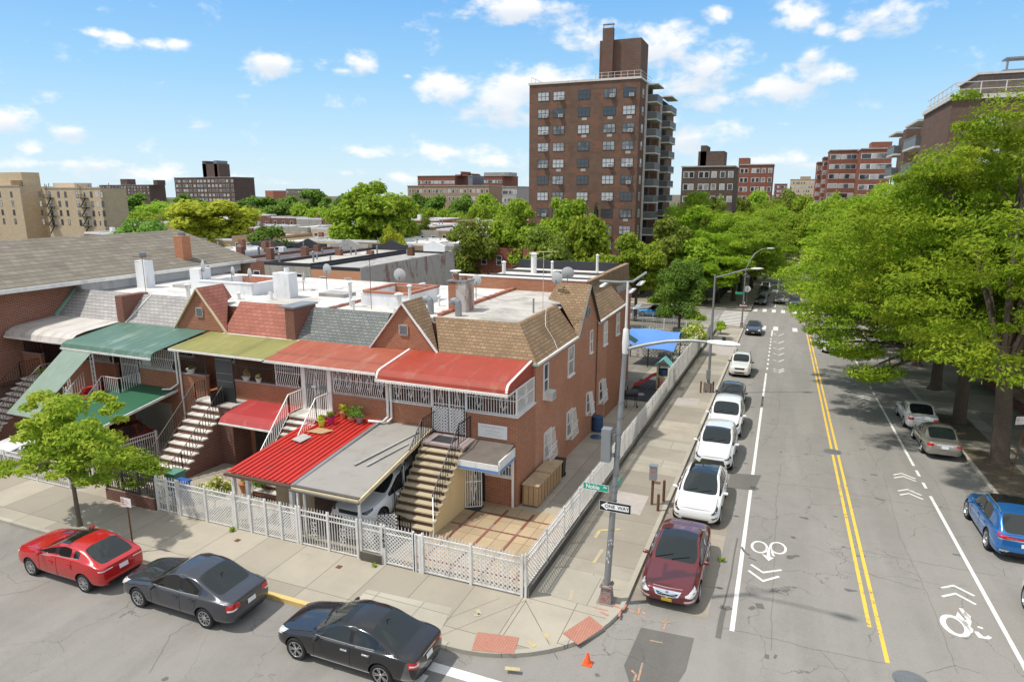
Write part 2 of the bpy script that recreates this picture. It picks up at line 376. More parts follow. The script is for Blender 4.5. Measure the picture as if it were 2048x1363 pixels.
brickm('brick_beige',(.53,.43,.29),(.47,.375,.245),(.57,.47,.34),.8,.4,.02,.22)
brickm('brick_tan',(.36,.25,.155),(.31,.215,.13),(.42,.32,.22),.5,.25,.02,.3)
brickm('brick_far',(.27,.085,.05),(.20,.065,.045),(.27,.18,.14),.8,.4,.03,.35)
brickm('brick_far_dark',(.13,.085,.068),(.095,.065,.055),(.16,.13,.11),.8,.4,.03,.35)
brickm('brick_far_grey',(.19,.15,.125),(.15,.12,.10),(.22,.19,.17),.8,.4,.03,.35)
brickm('brick_low',(.23,.085,.055),(.18,.07,.05),(.27,.2,.16),.23,.1,.012,.4)
def weathered():
    t=NT('weathered_wall'); b=t.brick(t.wall(),(.30,.13,.09),(.22,.09,.06),(.32,.26,.21),.23,.08,.01)
    w=t.ramp(t.M('ADD',t.M('MULTIPLY',t.noise(.55,6,.75,sc=(1,1,.45),dist=.8),.75),t.M('MULTIPLY',t.noise(6,5,.7,sc=(1,1,.3)),.3)),.40,.53)
    t.col(t.mix(w,b.outputs[0],(.47,.44,.41))); t.set(.92); 
weathered()
shingle('shingle_brown',(.355,.245,.15),(.25,.17,.10),(.13,.085,.05))
shingle('shingle_grey',(.25,.265,.25),(.17,.185,.18),(.07,.075,.07))
shingle('shingle_red',(.42,.17,.125),(.34,.13,.095),(.20,.08,.06),.34,.16)
shingle('shingle_light',(.46,.44,.42),(.37,.355,.345),(.17,.16,.155),.34,.16)
shingle('shingle_hip',(.255,.225,.18),(.19,.168,.135),(.11,.10,.085),.5,.17)
def roofm(name,c,dirt=(.4,.36,.3)):
    t=NT(name); col=t.mix(t.M('MULTIPLY',t.ramp(t.noise(.45,7,.7,sc=(1,1,1),dist=.9),.42,.66),.7),c,dirt)
    col=t.mix(t.M('MULTIPLY',t.ramp(t.noise(2.0,5,.7,sc=(.5,3,1)),.55,.72),.35),col,tuple(x*.55 for x in dirt)); 
    b=t.brick(t.pos(),(1,1,1),(.93,.93,.93),(.62,.61,.6),14,1.0,.02,.5); t.col(t.mix(.65,col,b.outputs[0],'MULTIPLY')); t.set(.7,spec=.3)
roofm('roof_white',(.70,.68,.65),(.36,.33,.28)); roofm('roof_grey',(.42,.41,.39),(.26,.25,.23)); roofm('roof_dirty',(.52,.49,.44),(.22,.2,.17)); roofm('roof_dark',(.09,.09,.095),(.2,.19,.18))
plain('white_paint',(.80,.79,.76),.55,var=.05,dirt=.22); plain('white_rusty',(.72,.71,.68),.6,var=.14,scale=5,dirt=.5); plain('white_wall',(.74,.75,.76),.8,var=.06,dirt=.3)
plain('cream_trim',(.62,.52,.33),.7,dirt=.3); plain('yellow_wall',(.66,.50,.27),.85,var=.06,dirt=.15); plain('tread_cream',(.45,.38,.26),.85,var=.12,scale=4,dirt=.45); plain('riser_brown',(.115,.07,.045),.85,var=.3,dirt=.3)
plain('landing_mauve',(.36,.29,.28),.85,dirt=.4); plain('tread_white',(.66,.63,.57),.85,dirt=.5); plain('porch_green',(.10,.23,.17),.8)
plain('black_iron',(.022,.022,.024),.5,.3); plain('grey_iron',(.10,.085,.075),.6,.3); plain('rusty_iron',(.16,.075,.04),.85,.2,var=.5,scale=8); plain('galvanised',(.31,.325,.335),.5,.6,var=.12,scale=4,dirt=.25); plain('galv_dark',(.23,.245,.26),.55,.5,var=.15,scale=5,dirt=.3)
plain('metal_white',(.74,.73,.7),.5,.1,dirt=.4); plain('dish_grey',(.37,.38,.38),.6,var=.08); plain('awning_edge',(.78,.76,.72),.5,dirt=.2)
def awn(name,c,stripe=None,rough=.5,axis=0,sp=.12,moss=None):
    t=NT(name); p=t.pos(); a=t.n('ShaderNodeSeparateXYZ'); t.l(p,a.inputs[0])
    col=t.mix(t.noise(1.1,5,.6),tuple(x*.8 for x in c),tuple(min(1,x*1.2) for x in c))
    f=t.M('LESS_THAN',t.M('FRACT',t.M('DIVIDE',a.outputs[axis],sp)),.12); col=t.mix(t.M('MULTIPLY',f,.35),col,tuple(x*.5 for x in c))
    col=t.mix(t.M('MULTIPLY',t.ramp(t.noise(2.2,6,.75,sc=(1.5,.4,1)),.52,.72),.35),col,tuple(x*.45 for x in c))
    if stripe: col=t.mix(t.M('MULTIPLY',t.ramp(t.noise(1.2,5,.7,sc=(1.6,.3,1),dist=.3),.52,.68),.6),col,stripe)
    t.col(col); t.set(rough,.0,.4); return t.m
awn('awning_red',(.33,.05,.028),(.34,.12,.08),.5,1,.14); awn('awning_red_old',(.33,.088,.05),(.38,.19,.13),.6,1,2.2); awn('awning_green',(.085,.165,.125),(.26,.34,.29),.5,0,.5); awn('awning_slide',(.185,.255,.205),(.22,.29,.24),.5,1,.12)
awn('awning_olive',(.235,.225,.07),(.30,.28,.12),.8,0,4); awn('awning_grey',(.55,.52,.48),(.33,.25,.19),.5,0,1.55); awn('awning_small_red',(.36,.04,.04),(.50,.16,.13),.5,0,.1)
plain('ribbed_red',(.52,.04,.03),.42,.05,var=.18,scale=2,dirt=.3); plain('canopy_grey',(.29,.275,.25),.8,var=.1,scale=1.2,dirt=.25); plain('canopy_tar',(.10,.095,.09),.8,var=.3,dirt=.4); plain('canopy_green',(.03,.12,.065),.45,var=.12)
plain('tar_roof',(.13,.11,.095),.7,var=.5,scale=1.6); plain('sign_white',(.72,.72,.70),.6,var=.04); plain('sign_print',(.40,.36,.30),.7); plain('sign_green',(.02,.33,.21),.45,var=.04); plain('sign_black',(.02,.02,.022),.5); plain('sign_letter_white',(.88,.88,.86),.5,var=.02); plain('sign_red',(.62,.06,.06),.5); plain('sign_blue_band',(.13,.24,.44),.5,dirt=.1)
plain('wood_box',(.40,.265,.14),.75,var=.2,scale=5); plain('wood_top',(.44,.33,.20),.8,var=.2,scale=5,dirt=.35); plain('wood_grey',(.34,.31,.26),.85,var=.2); plain('black_plastic',(.025,.026,.028),.45); plain('blue_plastic',(.03,.075,.16),.5); plain('bin_blue',(.03,.10,.33),.5); plain('rubber_mat',(.035,.038,.042),.9,var=.3)
plain('terracotta',(.46,.19,.09),.85); plain('orange_cone',(.85,.12,.03),.5,var=.04); plain('lime_pot',(.55,.62,.06),.5); plain('magenta_pot',(.42,.02,.14),.5); plain('stone_pot',(.55,.54,.5),.9); plain('tarp_blue',(.10,.25,.60),.45,var=.15,scale=2.5); plain('toy_red',(.55,.06,.07),.45); plain('toy_teal',(.16,.45,.40),.5); plain('toy_tan',(.50,.42,.28),.6); plain('toy_pink',(.65,.18,.25),.5); plain('red_carpet',(.50,.03,.03),.9); plain('fabric_white',(.7,.7,.68),.9)
plain('hydrant_red',(.6,.03,.02),.4); plain('dark_interior',(.025,.022,.02),.9); plain('peach_wall',(.56,.29,.17),.85,var=.08); plain('grey_stucco',(.40,.38,.33),.9,dirt=.5); plain('cream_wall',(.60,.50,.37),.85,dirt=.2); plain('blue_grey_wall',(.46,.50,.56),.85,dirt=.2); plain('black_parapet',(.035,.038,.045),.8); plain('bark',(.10,.075,.055),.95,var=.45,scale=9); plain('bark_light',(.14,.115,.09),.95,var=.4,scale=9); plain('concrete_band',(.40,.36,.33),.85,dirt=.2); plain('balcony_slab',(.60,.57,.54),.8,dirt=.2); plain('balcony_panel',(.13,.135,.13),.4,.2,var=.3,scale=1.5); plain('ac_white',(.60,.59,.56),.6); plain('frame_dark',(.06,.055,.05),.5); plain('frame_white',(.75,.74,.72),.5); plain('copper_green',(.25,.45,.33),.8); plain('base_rusted',(.27,.22,.20),.8,.2,var=.45,scale=6); plain('tile_red',(.42,.17,.11),.9,var=.4,scale=5,dirt=.4)
plain('screen_dark',(.09,.09,.088),.7,var=.2); plain('curtain',(.55,.52,.5),.8)
winm('window_pane'); winm('tower_pane',(.05,.06,.075),(.45,.46,.47),.38); winm('far_pane',(.04,.045,.05),(.42,.42,.41),.45)
glassm('auto_glass',(.012,.018,.018),.02,.75); glassm('auto_glass_side',(.012,.013,.014),.04,.7); plain('tyre',(.018,.018,.019),.85); plain('alloy',(.55,.56,.57),.3,.85,var=.05); plain('alloy_dark',(.12,.12,.125),.35,.8); plain('chrome',(.80,.81,.83),.25,.85,var=.02); plain('car_black',(.012,.012,.013),.5); plain('headlamp',(.62,.63,.62),.12,.1,var=.1,scale=12,coat=1.0); plain('headlamp_dark',(.06,.065,.07),.1,.2,coat=1.0); plain('taillamp',(.50,.012,.012),.15,coat=1.0,var=.15,scale=10); plain('lamp_white',(.78,.72,.72),.2,coat=1.0); plain('lamp_amber',(.75,.30,.05),.25,coat=1.0); plain('plate_yellow',(.80,.52,.04),.5); plain('plate_white',(.72,.73,.72),.5); plain('plate_ink',(.03,.04,.10),.6)
paint('paint_red',(.48,.012,.015),.15); paint('paint_gunmetal',(.052,.056,.068),.5); paint('paint_black',(.014,.015,.018),.3,.18); paint('paint_maroon',(.15,.02,.022),.4); paint('paint_white',(.78,.78,.775),0,.3); paint('paint_pearl',(.72,.73,.73),.1,.3); paint('paint_offwhite',(.66,.64,.58),0,.35); paint('paint_brownblack',(.03,.02,.02),.3); paint('paint_silver',(.40,.38,.34),.7,.28); paint('paint_blue',(.025,.17,.48),.45,.22); paint('paint_tan',(.40,.33,.25),.5); paint('paint_darkgreen',(.05,.065,.06),.4); paint('paint_navy',(.03,.04,.06),.4); paint('paint_bright_blue',(.04,.25,.55),.2)
foliage('leaf_locust',(.33,.47,.035),(.18,.31,.02),(.49,.59,.05),.46); foliage('leaf_fresh',(.38,.48,.05),(.23,.34,.03),(.55,.57,.08),.45); foliage('leaf_dark',(.12,.24,.04),(.19,.32,.05),(.29,.41,.07),.40); foliage('leaf_mid',(.24,.37,.035),(.33,.46,.045),(.46,.56,.07),.45); foliage('leaf_olive',(.24,.31,.05),(.18,.25,.035),(.33,.39,.07),.42); foliage('leaf_yellow',(.46,.47,.05),(.36,.40,.04),(.55,.53,.07),.45); foliage('leaf_lime',(.45,.50,.04),(.36,.44,.04),(.55,.55,.06),.4); foliage('leaf_pine',(.03,.06,.03),(.04,.075,.035),(.05,.09,.04),.15); foliage('flower_pink',(.6,.2,.25),(.5,.1,.12),(.75,.5,.5),.2); foliage('flower_cream',(.62,.55,.25),(.55,.42,.12),(.7,.6,.4),.2)

brickm('brick_orange',(.50,.17,.07),(.40,.13,.055),(.45,.33,.25),.23,.09,.012,.2)
concrete('yard_tiles',(.42,.32,.20),1.15,1.5,.18,0,.4)
# ---------------------------------------------------------------- ground, roads, pavements, markings
def sheet(name,poly,off,mat,kind='structure',down=0,build=True,mb=None):
    bm=bmesh.new(); vs=[bm.verts.new((p[0],p[1],0)) for p in poly]; bm.faces.new(vs)
    for yy in (18.0,150.0):
        bmesh.ops.bisect_plane(bm,geom=bm.verts[:]+bm.edges[:]+bm.faces[:],plane_co=(0,yy,0),plane_no=(0,1,0))
    for v in bm.verts: v.co.z=g(v.co.y)+off
    bmesh.ops.triangulate(bm,faces=bm.faces)
    bmesh.ops.recalc_face_normals(bm,faces=bm.faces)
    for f in bm.faces:
        if f.normal.z<0: f.normal_flip()
    if down:
        ed=[e for e in bm.edges if e.is_boundary]; r=bmesh.ops.extrude_edge_only(bm,edges=ed)
        for v in r['geom']:
            if isinstance(v,bmesh.types.BMVert): v.co.z-=down
    if mb is not None:
        bm.verts.index_update(); mb.add([v.co[:] for v in bm.verts],[tuple(v.index for v in f.verts) for f in bm.faces]); bm.free(); return
    me=bpy.data.meshes.new(name); bm.to_mesh(me); bm.free(); me.materials.append(MATS[mat]); o=bpy.data.objects.new(name,me); link(o)
    if kind: o['kind']=kind
    return o
def rect(x0,x1,y0,y1): return [(x0,y0),(x1,y0),(x1,y1),(x0,y1)]
def arc(cx,cy,r,a0,a1,n=14): return [(cx+r*math.cos(R(a0+(a1-a0)*i/n)),cy+r*math.sin(R(a0+(a1-a0)*i/n))) for i in range(n+1)]
RO=-.13
sheet('ground',rect(-2500,2500,-80,7000),-.30,'ground_soil')
sheet('avenue_road',rect(-3.7,9.9,-12,900),RO,'asphalt')
sheet('side_street_road',rect(-260,-3.7,-12,14.75),RO,'asphalt_noble')
sheet('side_street_corner',[(-8.2,14.75),(-3.7,14.75),(-3.7,19.3),(-8.2,19.3)],RO,'asphalt_noble')
sheet('far_cross_street',rect(-260,-3.7,86.5,104),RO,'asphalt')
sheet('right_cross_street',rect(9.9,140,-12,13),RO,'asphalt')
arc1=arc(-7.9,18.9,4.2,-90,0)
arcS=[(-130,14.75)]+arc1+[(-3.7,84)]
sheet('corner_pavement',arc1+[(-3.7,20.0),(-6.72,20.0),(-6.72,17.7),(-7.9,17.7)],0.0,'walk')
sheet('side_street_pavement',rect(-130,-7.9,14.75,17.7),0.0,'walk')
sheet('avenue_pavement',rect(-6.72,-3.7,20.0,86),0.0,'walk_avenue')
sheet('front_yard',rect(-45,-6.72,17.7,26.3),-.004,'yard')
sheet('side_yard',rect(-9.6,-6.72,26.3,86),-.004,'yard'); sheet('back_yards',rect(-130,-9.6,38,86),-.01,'yard_dark')
def kerb(name,path,mat='curb_stone',w=.17,side=1):
    mb=MB(); n=len(path); P=[Vector(p) for p in path]
    off=[]
    for i,p in enumerate(P):
        d=(P[min(i+1,n-1)]-P[max(i-1,0)]).normalized(); off.append(p+Vector((-d.y,d.x))*w*side)
    pts=[]
    for i in range(n-1):
        ys=[t for t in ((18-P[i].y)/(P[i+1].y-P[i].y) if abs(P[i+1].y-P[i].y)>1e-6 else -1,(150-P[i].y)/(P[i+1].y-P[i].y) if abs(P[i+1].y-P[i].y)>1e-6 else -1) if 0<t<1]
        for t0,t1 in zip([0]+sorted(ys),sorted(ys)+[1]):
            a,b=P[i].lerp(P[i+1],t0),P[i].lerp(P[i+1],t1); c,d=off[i].lerp(off[i+1],t0),off[i].lerp(off[i+1],t1)
            za,zb=g(a.y),g(b.y)
            mb.add([(a.x,a.y,za+.006),(b.x,b.y,zb+.006),(d.x,d.y,zb+.006),(c.x,c.y,za+.006),(a.x,a.y,za-.16),(b.x,b.y,zb-.16)],[(0,1,2,3),(0,4,5,1)])
    o=mb.build(name,mat); o['kind']='structure'; return o
kerb('kerb',[(-130,14.75),(-15.4,14.75)]); kerb('yellow_kerb',[(-15.4,14.75),(-9.6,14.75)],'curb_yellow'); kerb('kerb',[(-9.6,14.75)]+arc1+[(-3.7,84),(-4.6,86.0)])
kerb('kerb',[(-40,86.5),(-4.6,86.2)],side=-1)
# right side
sheet('right_pavement',rect(9.9,60,13,84),0.0,'walk_avenue'); kerb('kerb',[(9.9,13),(9.9,84)],side=-1)
sheet('planting_strip',rect(10.1,12.0,30,41.6),.006,'ground_soil'); sheet('planting_strip',rect(10.1,11.9,43.5,49.5),.006,'ground_soil')
sheet('far_pavement_left',rect(-30,-3.8,104,420),0.0,'walk_avenue'); kerb('kerb',[(-30,104.0),(-5,104.0),(-3.8,105.3),(-3.8,420)],side=1)
sheet('far_pavement_right',rect(9.9,60,86,420),0.0,'walk_avenue'); kerb('kerb',[(9.9,86),(9.9,420)],side=-1)
# patches
def stroke(mb,pts,w,off,closed=False,px=True):
    P=[onG(*p,RO) if px else Vector((p[0],p[1],0)) for p in pts]; P=[Vector((p.x,p.y)) for p in P]
    n=len(P); L_=[];R_=[]
    for i in range(n):
        if closed: a,b=P[(i-1)%n],P[(i+1)%n]
        else: a,b=P[max(i-1,0)],P[min(i+1,n-1)]
        d=(b-a).normalized(); k=1.0
        if 0<i<n-1 or closed:
            e=(P[(i+1)%n]-P[i]).normalized(); k=1/max(.35,abs(d.dot(e)))
        nn=Vector((-d.y,d.x))*w/2*k; L_.append(P[i]+nn); R_.append(P[i]-nn)
    m=n if closed else n-1
    for i in range(m):
        j=(i+1)%n
        mb.quad(*[(q.x,q.y,g(q.y)+off) for q in (L_[i],L_[j],R_[j],R_[i])])
def flatpoly(name,pts,off,mat,px=True,kind='structure'):
    P=[onG(*p,RO) if px else Vector((*p,0)) for p in pts]; return sheet(name,[(p.x,p.y) for p in P],off,mat,kind)
L1=RO+.004; L2=RO+.008
sheet('parking_lane_concrete',[(-3.69,19.2),(-1.25,19.0),(-1.1,31),(-3.69,31)],L1,'lane_concrete')
flatpoly('asphalt_patch',[(1282,1254),(1388,1275),(1372,1340),(1352,1370),(1262,1375),(1248,1330)],L1+.001,'asphalt_dark')
flatpoly('asphalt_patch',[(1462,945),(1523,950),(1508,980),(1452,975)],L1+.001,'asphalt_dark')
flatpoly('asphalt_patch',[(1490,790),(1546,793),(1543,815),(1486,812)],L1,'asphalt_noble')
mb=MB()
for pts,w in (([(1448,1215),(1442,1240),(1436,1275)],.16),([(1475,1075),(1468,1110),(1462,1150),(1450,1200),(1445,1215)],.05),([(1440,1212),(1452,1216),(1462,1214)],.2),([(1483,1093),(1489,1103),(1499,1110)],.09),([(1497,1114),(1512,1120)],.07),([(1750,995),(1760,998),(1770,1000)],.1),([(1905,1107),(1920,1110)],.12),([(1500,1213),(1508,1217)],.25),([(1518,1206),(1522,1216)],.22),([(1548,1311),(1553,1313)],.18),([(1530,1311),(1538,1313)],.18),([(1583,1072),(1590,1076)],.16)):
    stroke(mb,pts,w,L2)
o=mb.build('tar_patch','asphalt_dark'); o['kind']='structure'
# long cracks
mb=MB(); rr=random.Random(3)
def crack(pts,w=.014):
    out=[]
    for a,b in zip(pts[:-1],pts[1:]):
        n=9
        for i in range(n): out.append((a[0]+(b[0]-a[0])*i/n+rr.uniform(-2.2,2.2),a[1]+(b[1]-a[1])*i/n+rr.uniform(-1.2,1.2)))
    out.append(pts[-1]); stroke(mb,out,w,L1)
for c in ([(1438,1252),(1540,1275),(1640,1300),(1770,1325)],[(1560,930),(1552,1010),(1550,1090),(1545,1180),(1542,1300)],[(1768,950),(1800,1075),(1860,1200),(1915,1345)],[(1525,962),(1640,975),(1760,997),(1900,1018)],[(1720,1100),(1850,1125),(1990,1150)],[(1590,700),(1560,780),(1555,850),(1525,890)],[(1700,780),(1720,850),(1738,900),(1760,940)],[(300,1345),(340,1270),(395,1235)],[(0,1190),(60,1180),(100,1160)],[(1640,1300),(1700,1363)],[(1850,1345),(1910,1330),(1960,1345)],[(1620,1090),(1690,1118),(1745,1150),(1850,1180)],[(1810,900),(1870,960),(1900,1020)]): crack(c)
o=mb.build('road_crack','asphalt_dark'); o['kind']='structure'
mb=MB()
for c in ([(1100,1150),(1240,1180)],[(880,1270),(1052,1200)],[(1050,1200),(1110,1310)],[(1055,1195),(1225,1240)],[(1000,1195),(885,1240)],[(1052,1200),(985,1300)]): 
    P=[onG(*p,0) for p in c]; mb.quad(*[(q.x+dx,q.y+dy,g(q.y)+.005) for q,dx,dy in ((P[0],0,0),(P[1],0,0),(P[1],.018,.012),(P[0],.018,.012))])
o=mb.build('pavement_joint','asphalt_dark'); o['kind']='structure'
for nm,pts,mt in (('pale_pavement_slab',[(1232,1010-30),(1297,990),(1277,1030),(1215,1020)],'sign_white'),):
    pass
def walkpoly(name,pts,mat,off=.006): 
    P=[onG(*p,0) for p in pts]; return sheet(name,[(p.x,p.y) for p in P],off,mat)
walkpoly('pale_pavement_slab',[(1232,980),(1298,992),(1280,1030),(1215,1016)],'concrete_band')
walkpoly('pale_pavement_slab',[(1352,795),(1400,797),(1395,812),(1347,808)],'concrete_band')
walkpoly('pale_pavement_slab',[(1418,690),(1475,694),(1468,712),(1402,705)],'concrete_band')
walkpoly('pale_pavement_slab',[(1270,872),(1385,890),(1378,903),(1255,884)],'curb_stone')
walkpoly('pale_pavement_slab',[(1255,905),(1368,928),(1360,942),(1244,918)],'curb_stone')
walkpoly('pale_pavement_slab',[(1100,1130),(1195,1152),(1225,1165),(1190,1215),(1065,1180)],'curb_stone')
walkpoly('pale_pavement_slab',[(735,1178),(905,1215),(880,1262),(690,1222)],'curb_stone')
walkpoly('pale_pavement_slab',[(1848,818),(1905,850),(2005,868),(1970,845),(1880,815)],'curb_stone')
# tactile ramps with a paler apron
walkpoly('tactile_paving',[(955,1263),(1038,1274),(1028,1308),(943,1300)],'tactile_red',.012)
walkpoly('tactile_paving',[(1125,1266),(1179,1231),(1208,1254),(1156,1289)],'tactile_red',.012)
# spray paint
mb=MB(); rs=random.Random(5)
def spray(pts,w,mbx,walk=False,off=None):
    P=[onG(*p,0 if walk else RO) for p in pts]
    for a,b in zip(P[:-1],P[1:]):
        d=Vector((b.x-a.x,b.y-a.y)).normalized(); n=Vector((-d.y,d.x))*w/2; o_=(.009 if walk else L2+.003)
        mbx.quad(*[(q.x,q.y,g(q.y)+o_) for q in (Vector((a.x,a.y))+n,Vector((b.x,b.y))+n,Vector((b.x,b.y))-n,Vector((a.x,a.y))-n)])
for q in ([(1334,1230),(1328,1258)],[(1320,1240),(1330,1246),(1341,1243)],[(1253,1218),(1277,1227),(1279,1216)],[(1285,1222),(1290,1228)],[(1263,1340),(1272,1348),(1268,1362)],[(1285,1325),(1276,1360)],[(1300,1280),(1325,1285)]): spray(q,.06,mb)
o=mb.build('spray_mark','spray_orange'); o['kind']='structure'
mb=MB()
for q in ([(1176,1208),(1190,1214),(1215,1220)],[(1200,1222),(1216,1230)],[(1222,1208),(1246,1218),(1252,1208)],[(1240,1222),(1238,1232)]): spray(q,.07,mb,True)
o=mb.build('spray_mark','spray_red'); o['kind']='structure'
mb=MB()
for q in ([(955,1218),(960,1228),(948,1230)],[(1085,1262),(1110,1290)],[(1190,1075),(1200,1060),(1240,1058)],[(1205,1098),(1188,1125)],[(1055,1280),(1070,1292)],[(1010,1335),(1040,1338)],[(1145,1180),(1140,1200)]): spray(q,.13,mb,True)
o=mb.build('spray_mark','spray_yellow'); o['kind']='structure'
# lane lines
def lines(name,mat,segs,w=.13,off=L1):
    mb=MB()
    for (x,y0,y1) in segs: sheet('',rect(x-w/2,x+w/2,y0,y1),off,mat,mb=mb)
    o=mb.build(name,mat); o['kind']='structure'; return o
lines('white_lane_line','road_white',[(-.5,18.7,58.3)]+[(-.47,60+2.2*i,60.9+2.2*i) for i in range(9)]+[(-.45,80,85.3)],.14)
lines('white_edge_line','road_white',[(7.15,15.5,33.3),(7.15,34.3,35.1),(7.15,36.0,36.9),(7.15,37.6,53),(7.15,54,55),(7.15,56,57),(7.15,59,84)],.13)
lines('double_yellow_line','worn_yellow',[(3.36,20.6,84),(3.63,18.9,84)],.115)
lines('white_lane_line','road_white',[(-.5,112,380)],.14); lines('double_yellow_line','worn_yellow',[(3.4,112,380),(3.65,112,380)],.115)
# stop bar and crosswalk, near
mb=MB(); sheet('',[(-8.1,13.78),(-1.9,13.82),(-1.9,14.14),(-8.1,14.12)],L1,'road_white',mb=mb)
sheet('',[(-8.45,8.0),(-7.95,8.0),(-7.95,13.6),(-8.45,13.6)],L1,'road_white',mb=mb)
o=mb.build('stop_line','road_white'); o['kind']='structure'
mb=MB()
for x in (-2.9,-1.5,-.1,3.1-1.0,4.6,6.0,7.4,8.8): sheet('',rect(x-.28,x+.28,85.3,88.6),L1,'',mb=mb)
for x in (-3.2,-1.9,-.6,.7,2.3,3.6,5.0,6.4,7.8): sheet('',rect(x-.28,x+.28,104.6,108.6),L1,'',mb=mb)
for i in range(10): y=87.6+i*1.62; sheet('',rect(-7.4,-4.0,y,y+.55),L1,'',mb=mb)
o=mb.build('crosswalk','road_white'); o['kind']='structure'
# bicycle symbols and chevrons
def ring(mb,px,py,rx=.30,w=.10):
    c=onG(px,py,RO); P=[(c.x+rx*math.cos(a),c.y+rx*1.75*math.sin(a)) for a in [2*PI*i/20 for i in range(20)]]
    stroke(mb,P,w,L1,True,False)
mb=MB(); ring(mb,1519,1093,.27,.085); ring(mb,1556,1095,.27,.085)
for q in ([(1523,1106),(1529,1109),(1548,1115),(1537,1121)],[(1533,1094),(1539,1094),(1541,1114),(1534,1112)],[(1540,1093),(1548,1105),(1550,1113),(1544,1110)]):
    P=[onG(*p,RO) for p in q]; mb.poly([(p.x,p.y,g(p.y)+L1) for p in P])
o=mb.build('bicycle_marking','road_white'); o['kind']='structure'
mb=MB(); ring(mb,1910,1250,.31,.16)
for q in ([(1917,1215),(1925,1216),(1942,1238),(1935,1240)],[(1915,1222),(1912,1232),(1944,1266),(1947,1259)],[(1925,1238),(1943,1240),(1942,1250),(1932,1250)],[(1930,1222),(1942,1232),(1940,1238),(1925,1228)]):
    P=[onG(*p,RO) for p in q]; mb.poly([(p.x,p.y,g(p.y)+L1) for p in P])
stroke(mb,[(1952,1262),(1962,1273),(1975,1275),(1980,1272)],.12,L1); stroke(mb,[(1955,1252),(1966,1256)],.1,L1)
o=mb.build('bicycle_marking','road_white'); o['kind']='structure'
mb=MB()
for q in ([(1502,1128),(1526,1144),(1563,1139)],[(1497,1140),(1526,1161),(1558,1152)],[(1882,1175),(1907,1170),(1949,1191)],[(1884,1192),(1911,1186),(1952,1208)],[(1787,949),(1803,946),(1831,957)],[(1788,955),(1806,952),(1832,962)],[(1796,981),(1815,978),(1843,990)],[(1800,989),(1818,986),(1846,998)],[(1714,794),(1728,791),(1742,796)],[(1716,798),(1728,795),(1742,800)],[(1722,811),(1735,808),(1753,814)],[(1726,815),(1738,812),(1753,818)]):
    stroke(mb,q,.10,L1)
for y in (668,683,696,707,720,738,742): stroke(mb,[(1547,y-1),(1557,y+3),(1568,y-1)],.12,L1)
o=mb.build('chevron_marking','worn_white'); o['kind']='structure'
# manhole covers, utility lids
def manhole(px,py,r,label):
    c=onG(px,py,RO); t=thing('manhole_cover',label,'manhole cover',(c.x,c.y,c.z)); t.rotation_euler=(-math.atan(SL) if c.y>18 else 0,0,0)
    m=MB(); m.lathe([(r,.002),(r,.008),(r*.86,.010)],n=28); m.build('rim','asphalt_noble',t)
    m=MB(); m.lathe([(r*.86,.006),(.001,.006)],n=28)
    for i in range(7):
        x=-r*.7+i*r*.233; h=math.sqrt(max(0,(r*.78)**2-x*x)); m.box(x-.012,x+.012,-h,h,.006,.014)
    m.build('lid','galv_dark',t)
manhole(1665,903,.52,'round iron manhole cover under the double yellow line'); manhole(1822,1362,.52,'large round iron manhole cover at the bottom edge of the road')
for i,(px,py,w,lb) in enumerate(((1314,965,.3,'small rusty utility lid in the pavement behind the utility box'),(475,1080,.18,'small iron valve lid in the pavement by the lattice gates'),(678,1133,.18,'small iron valve lid in the pavement before the carport gate'),(1453,656,.5,'dark metal grate lid in the pavement near the far crossing'))):
    c=onG(px,py,0); m=MB(); m.box(-w/2,w/2,-w/2,w/2,0,.012); m.box(-w*.36,w*.36,-w*.36,w*.36,.012,.016)
    o=m.build('utility_lid','rusty_iron'); o.location=c+Vector((0,0,.002)); o.rotation_euler=(-math.atan(SL) if c.y>18 else 0,0,0); tag(o,lb,'utility lid')
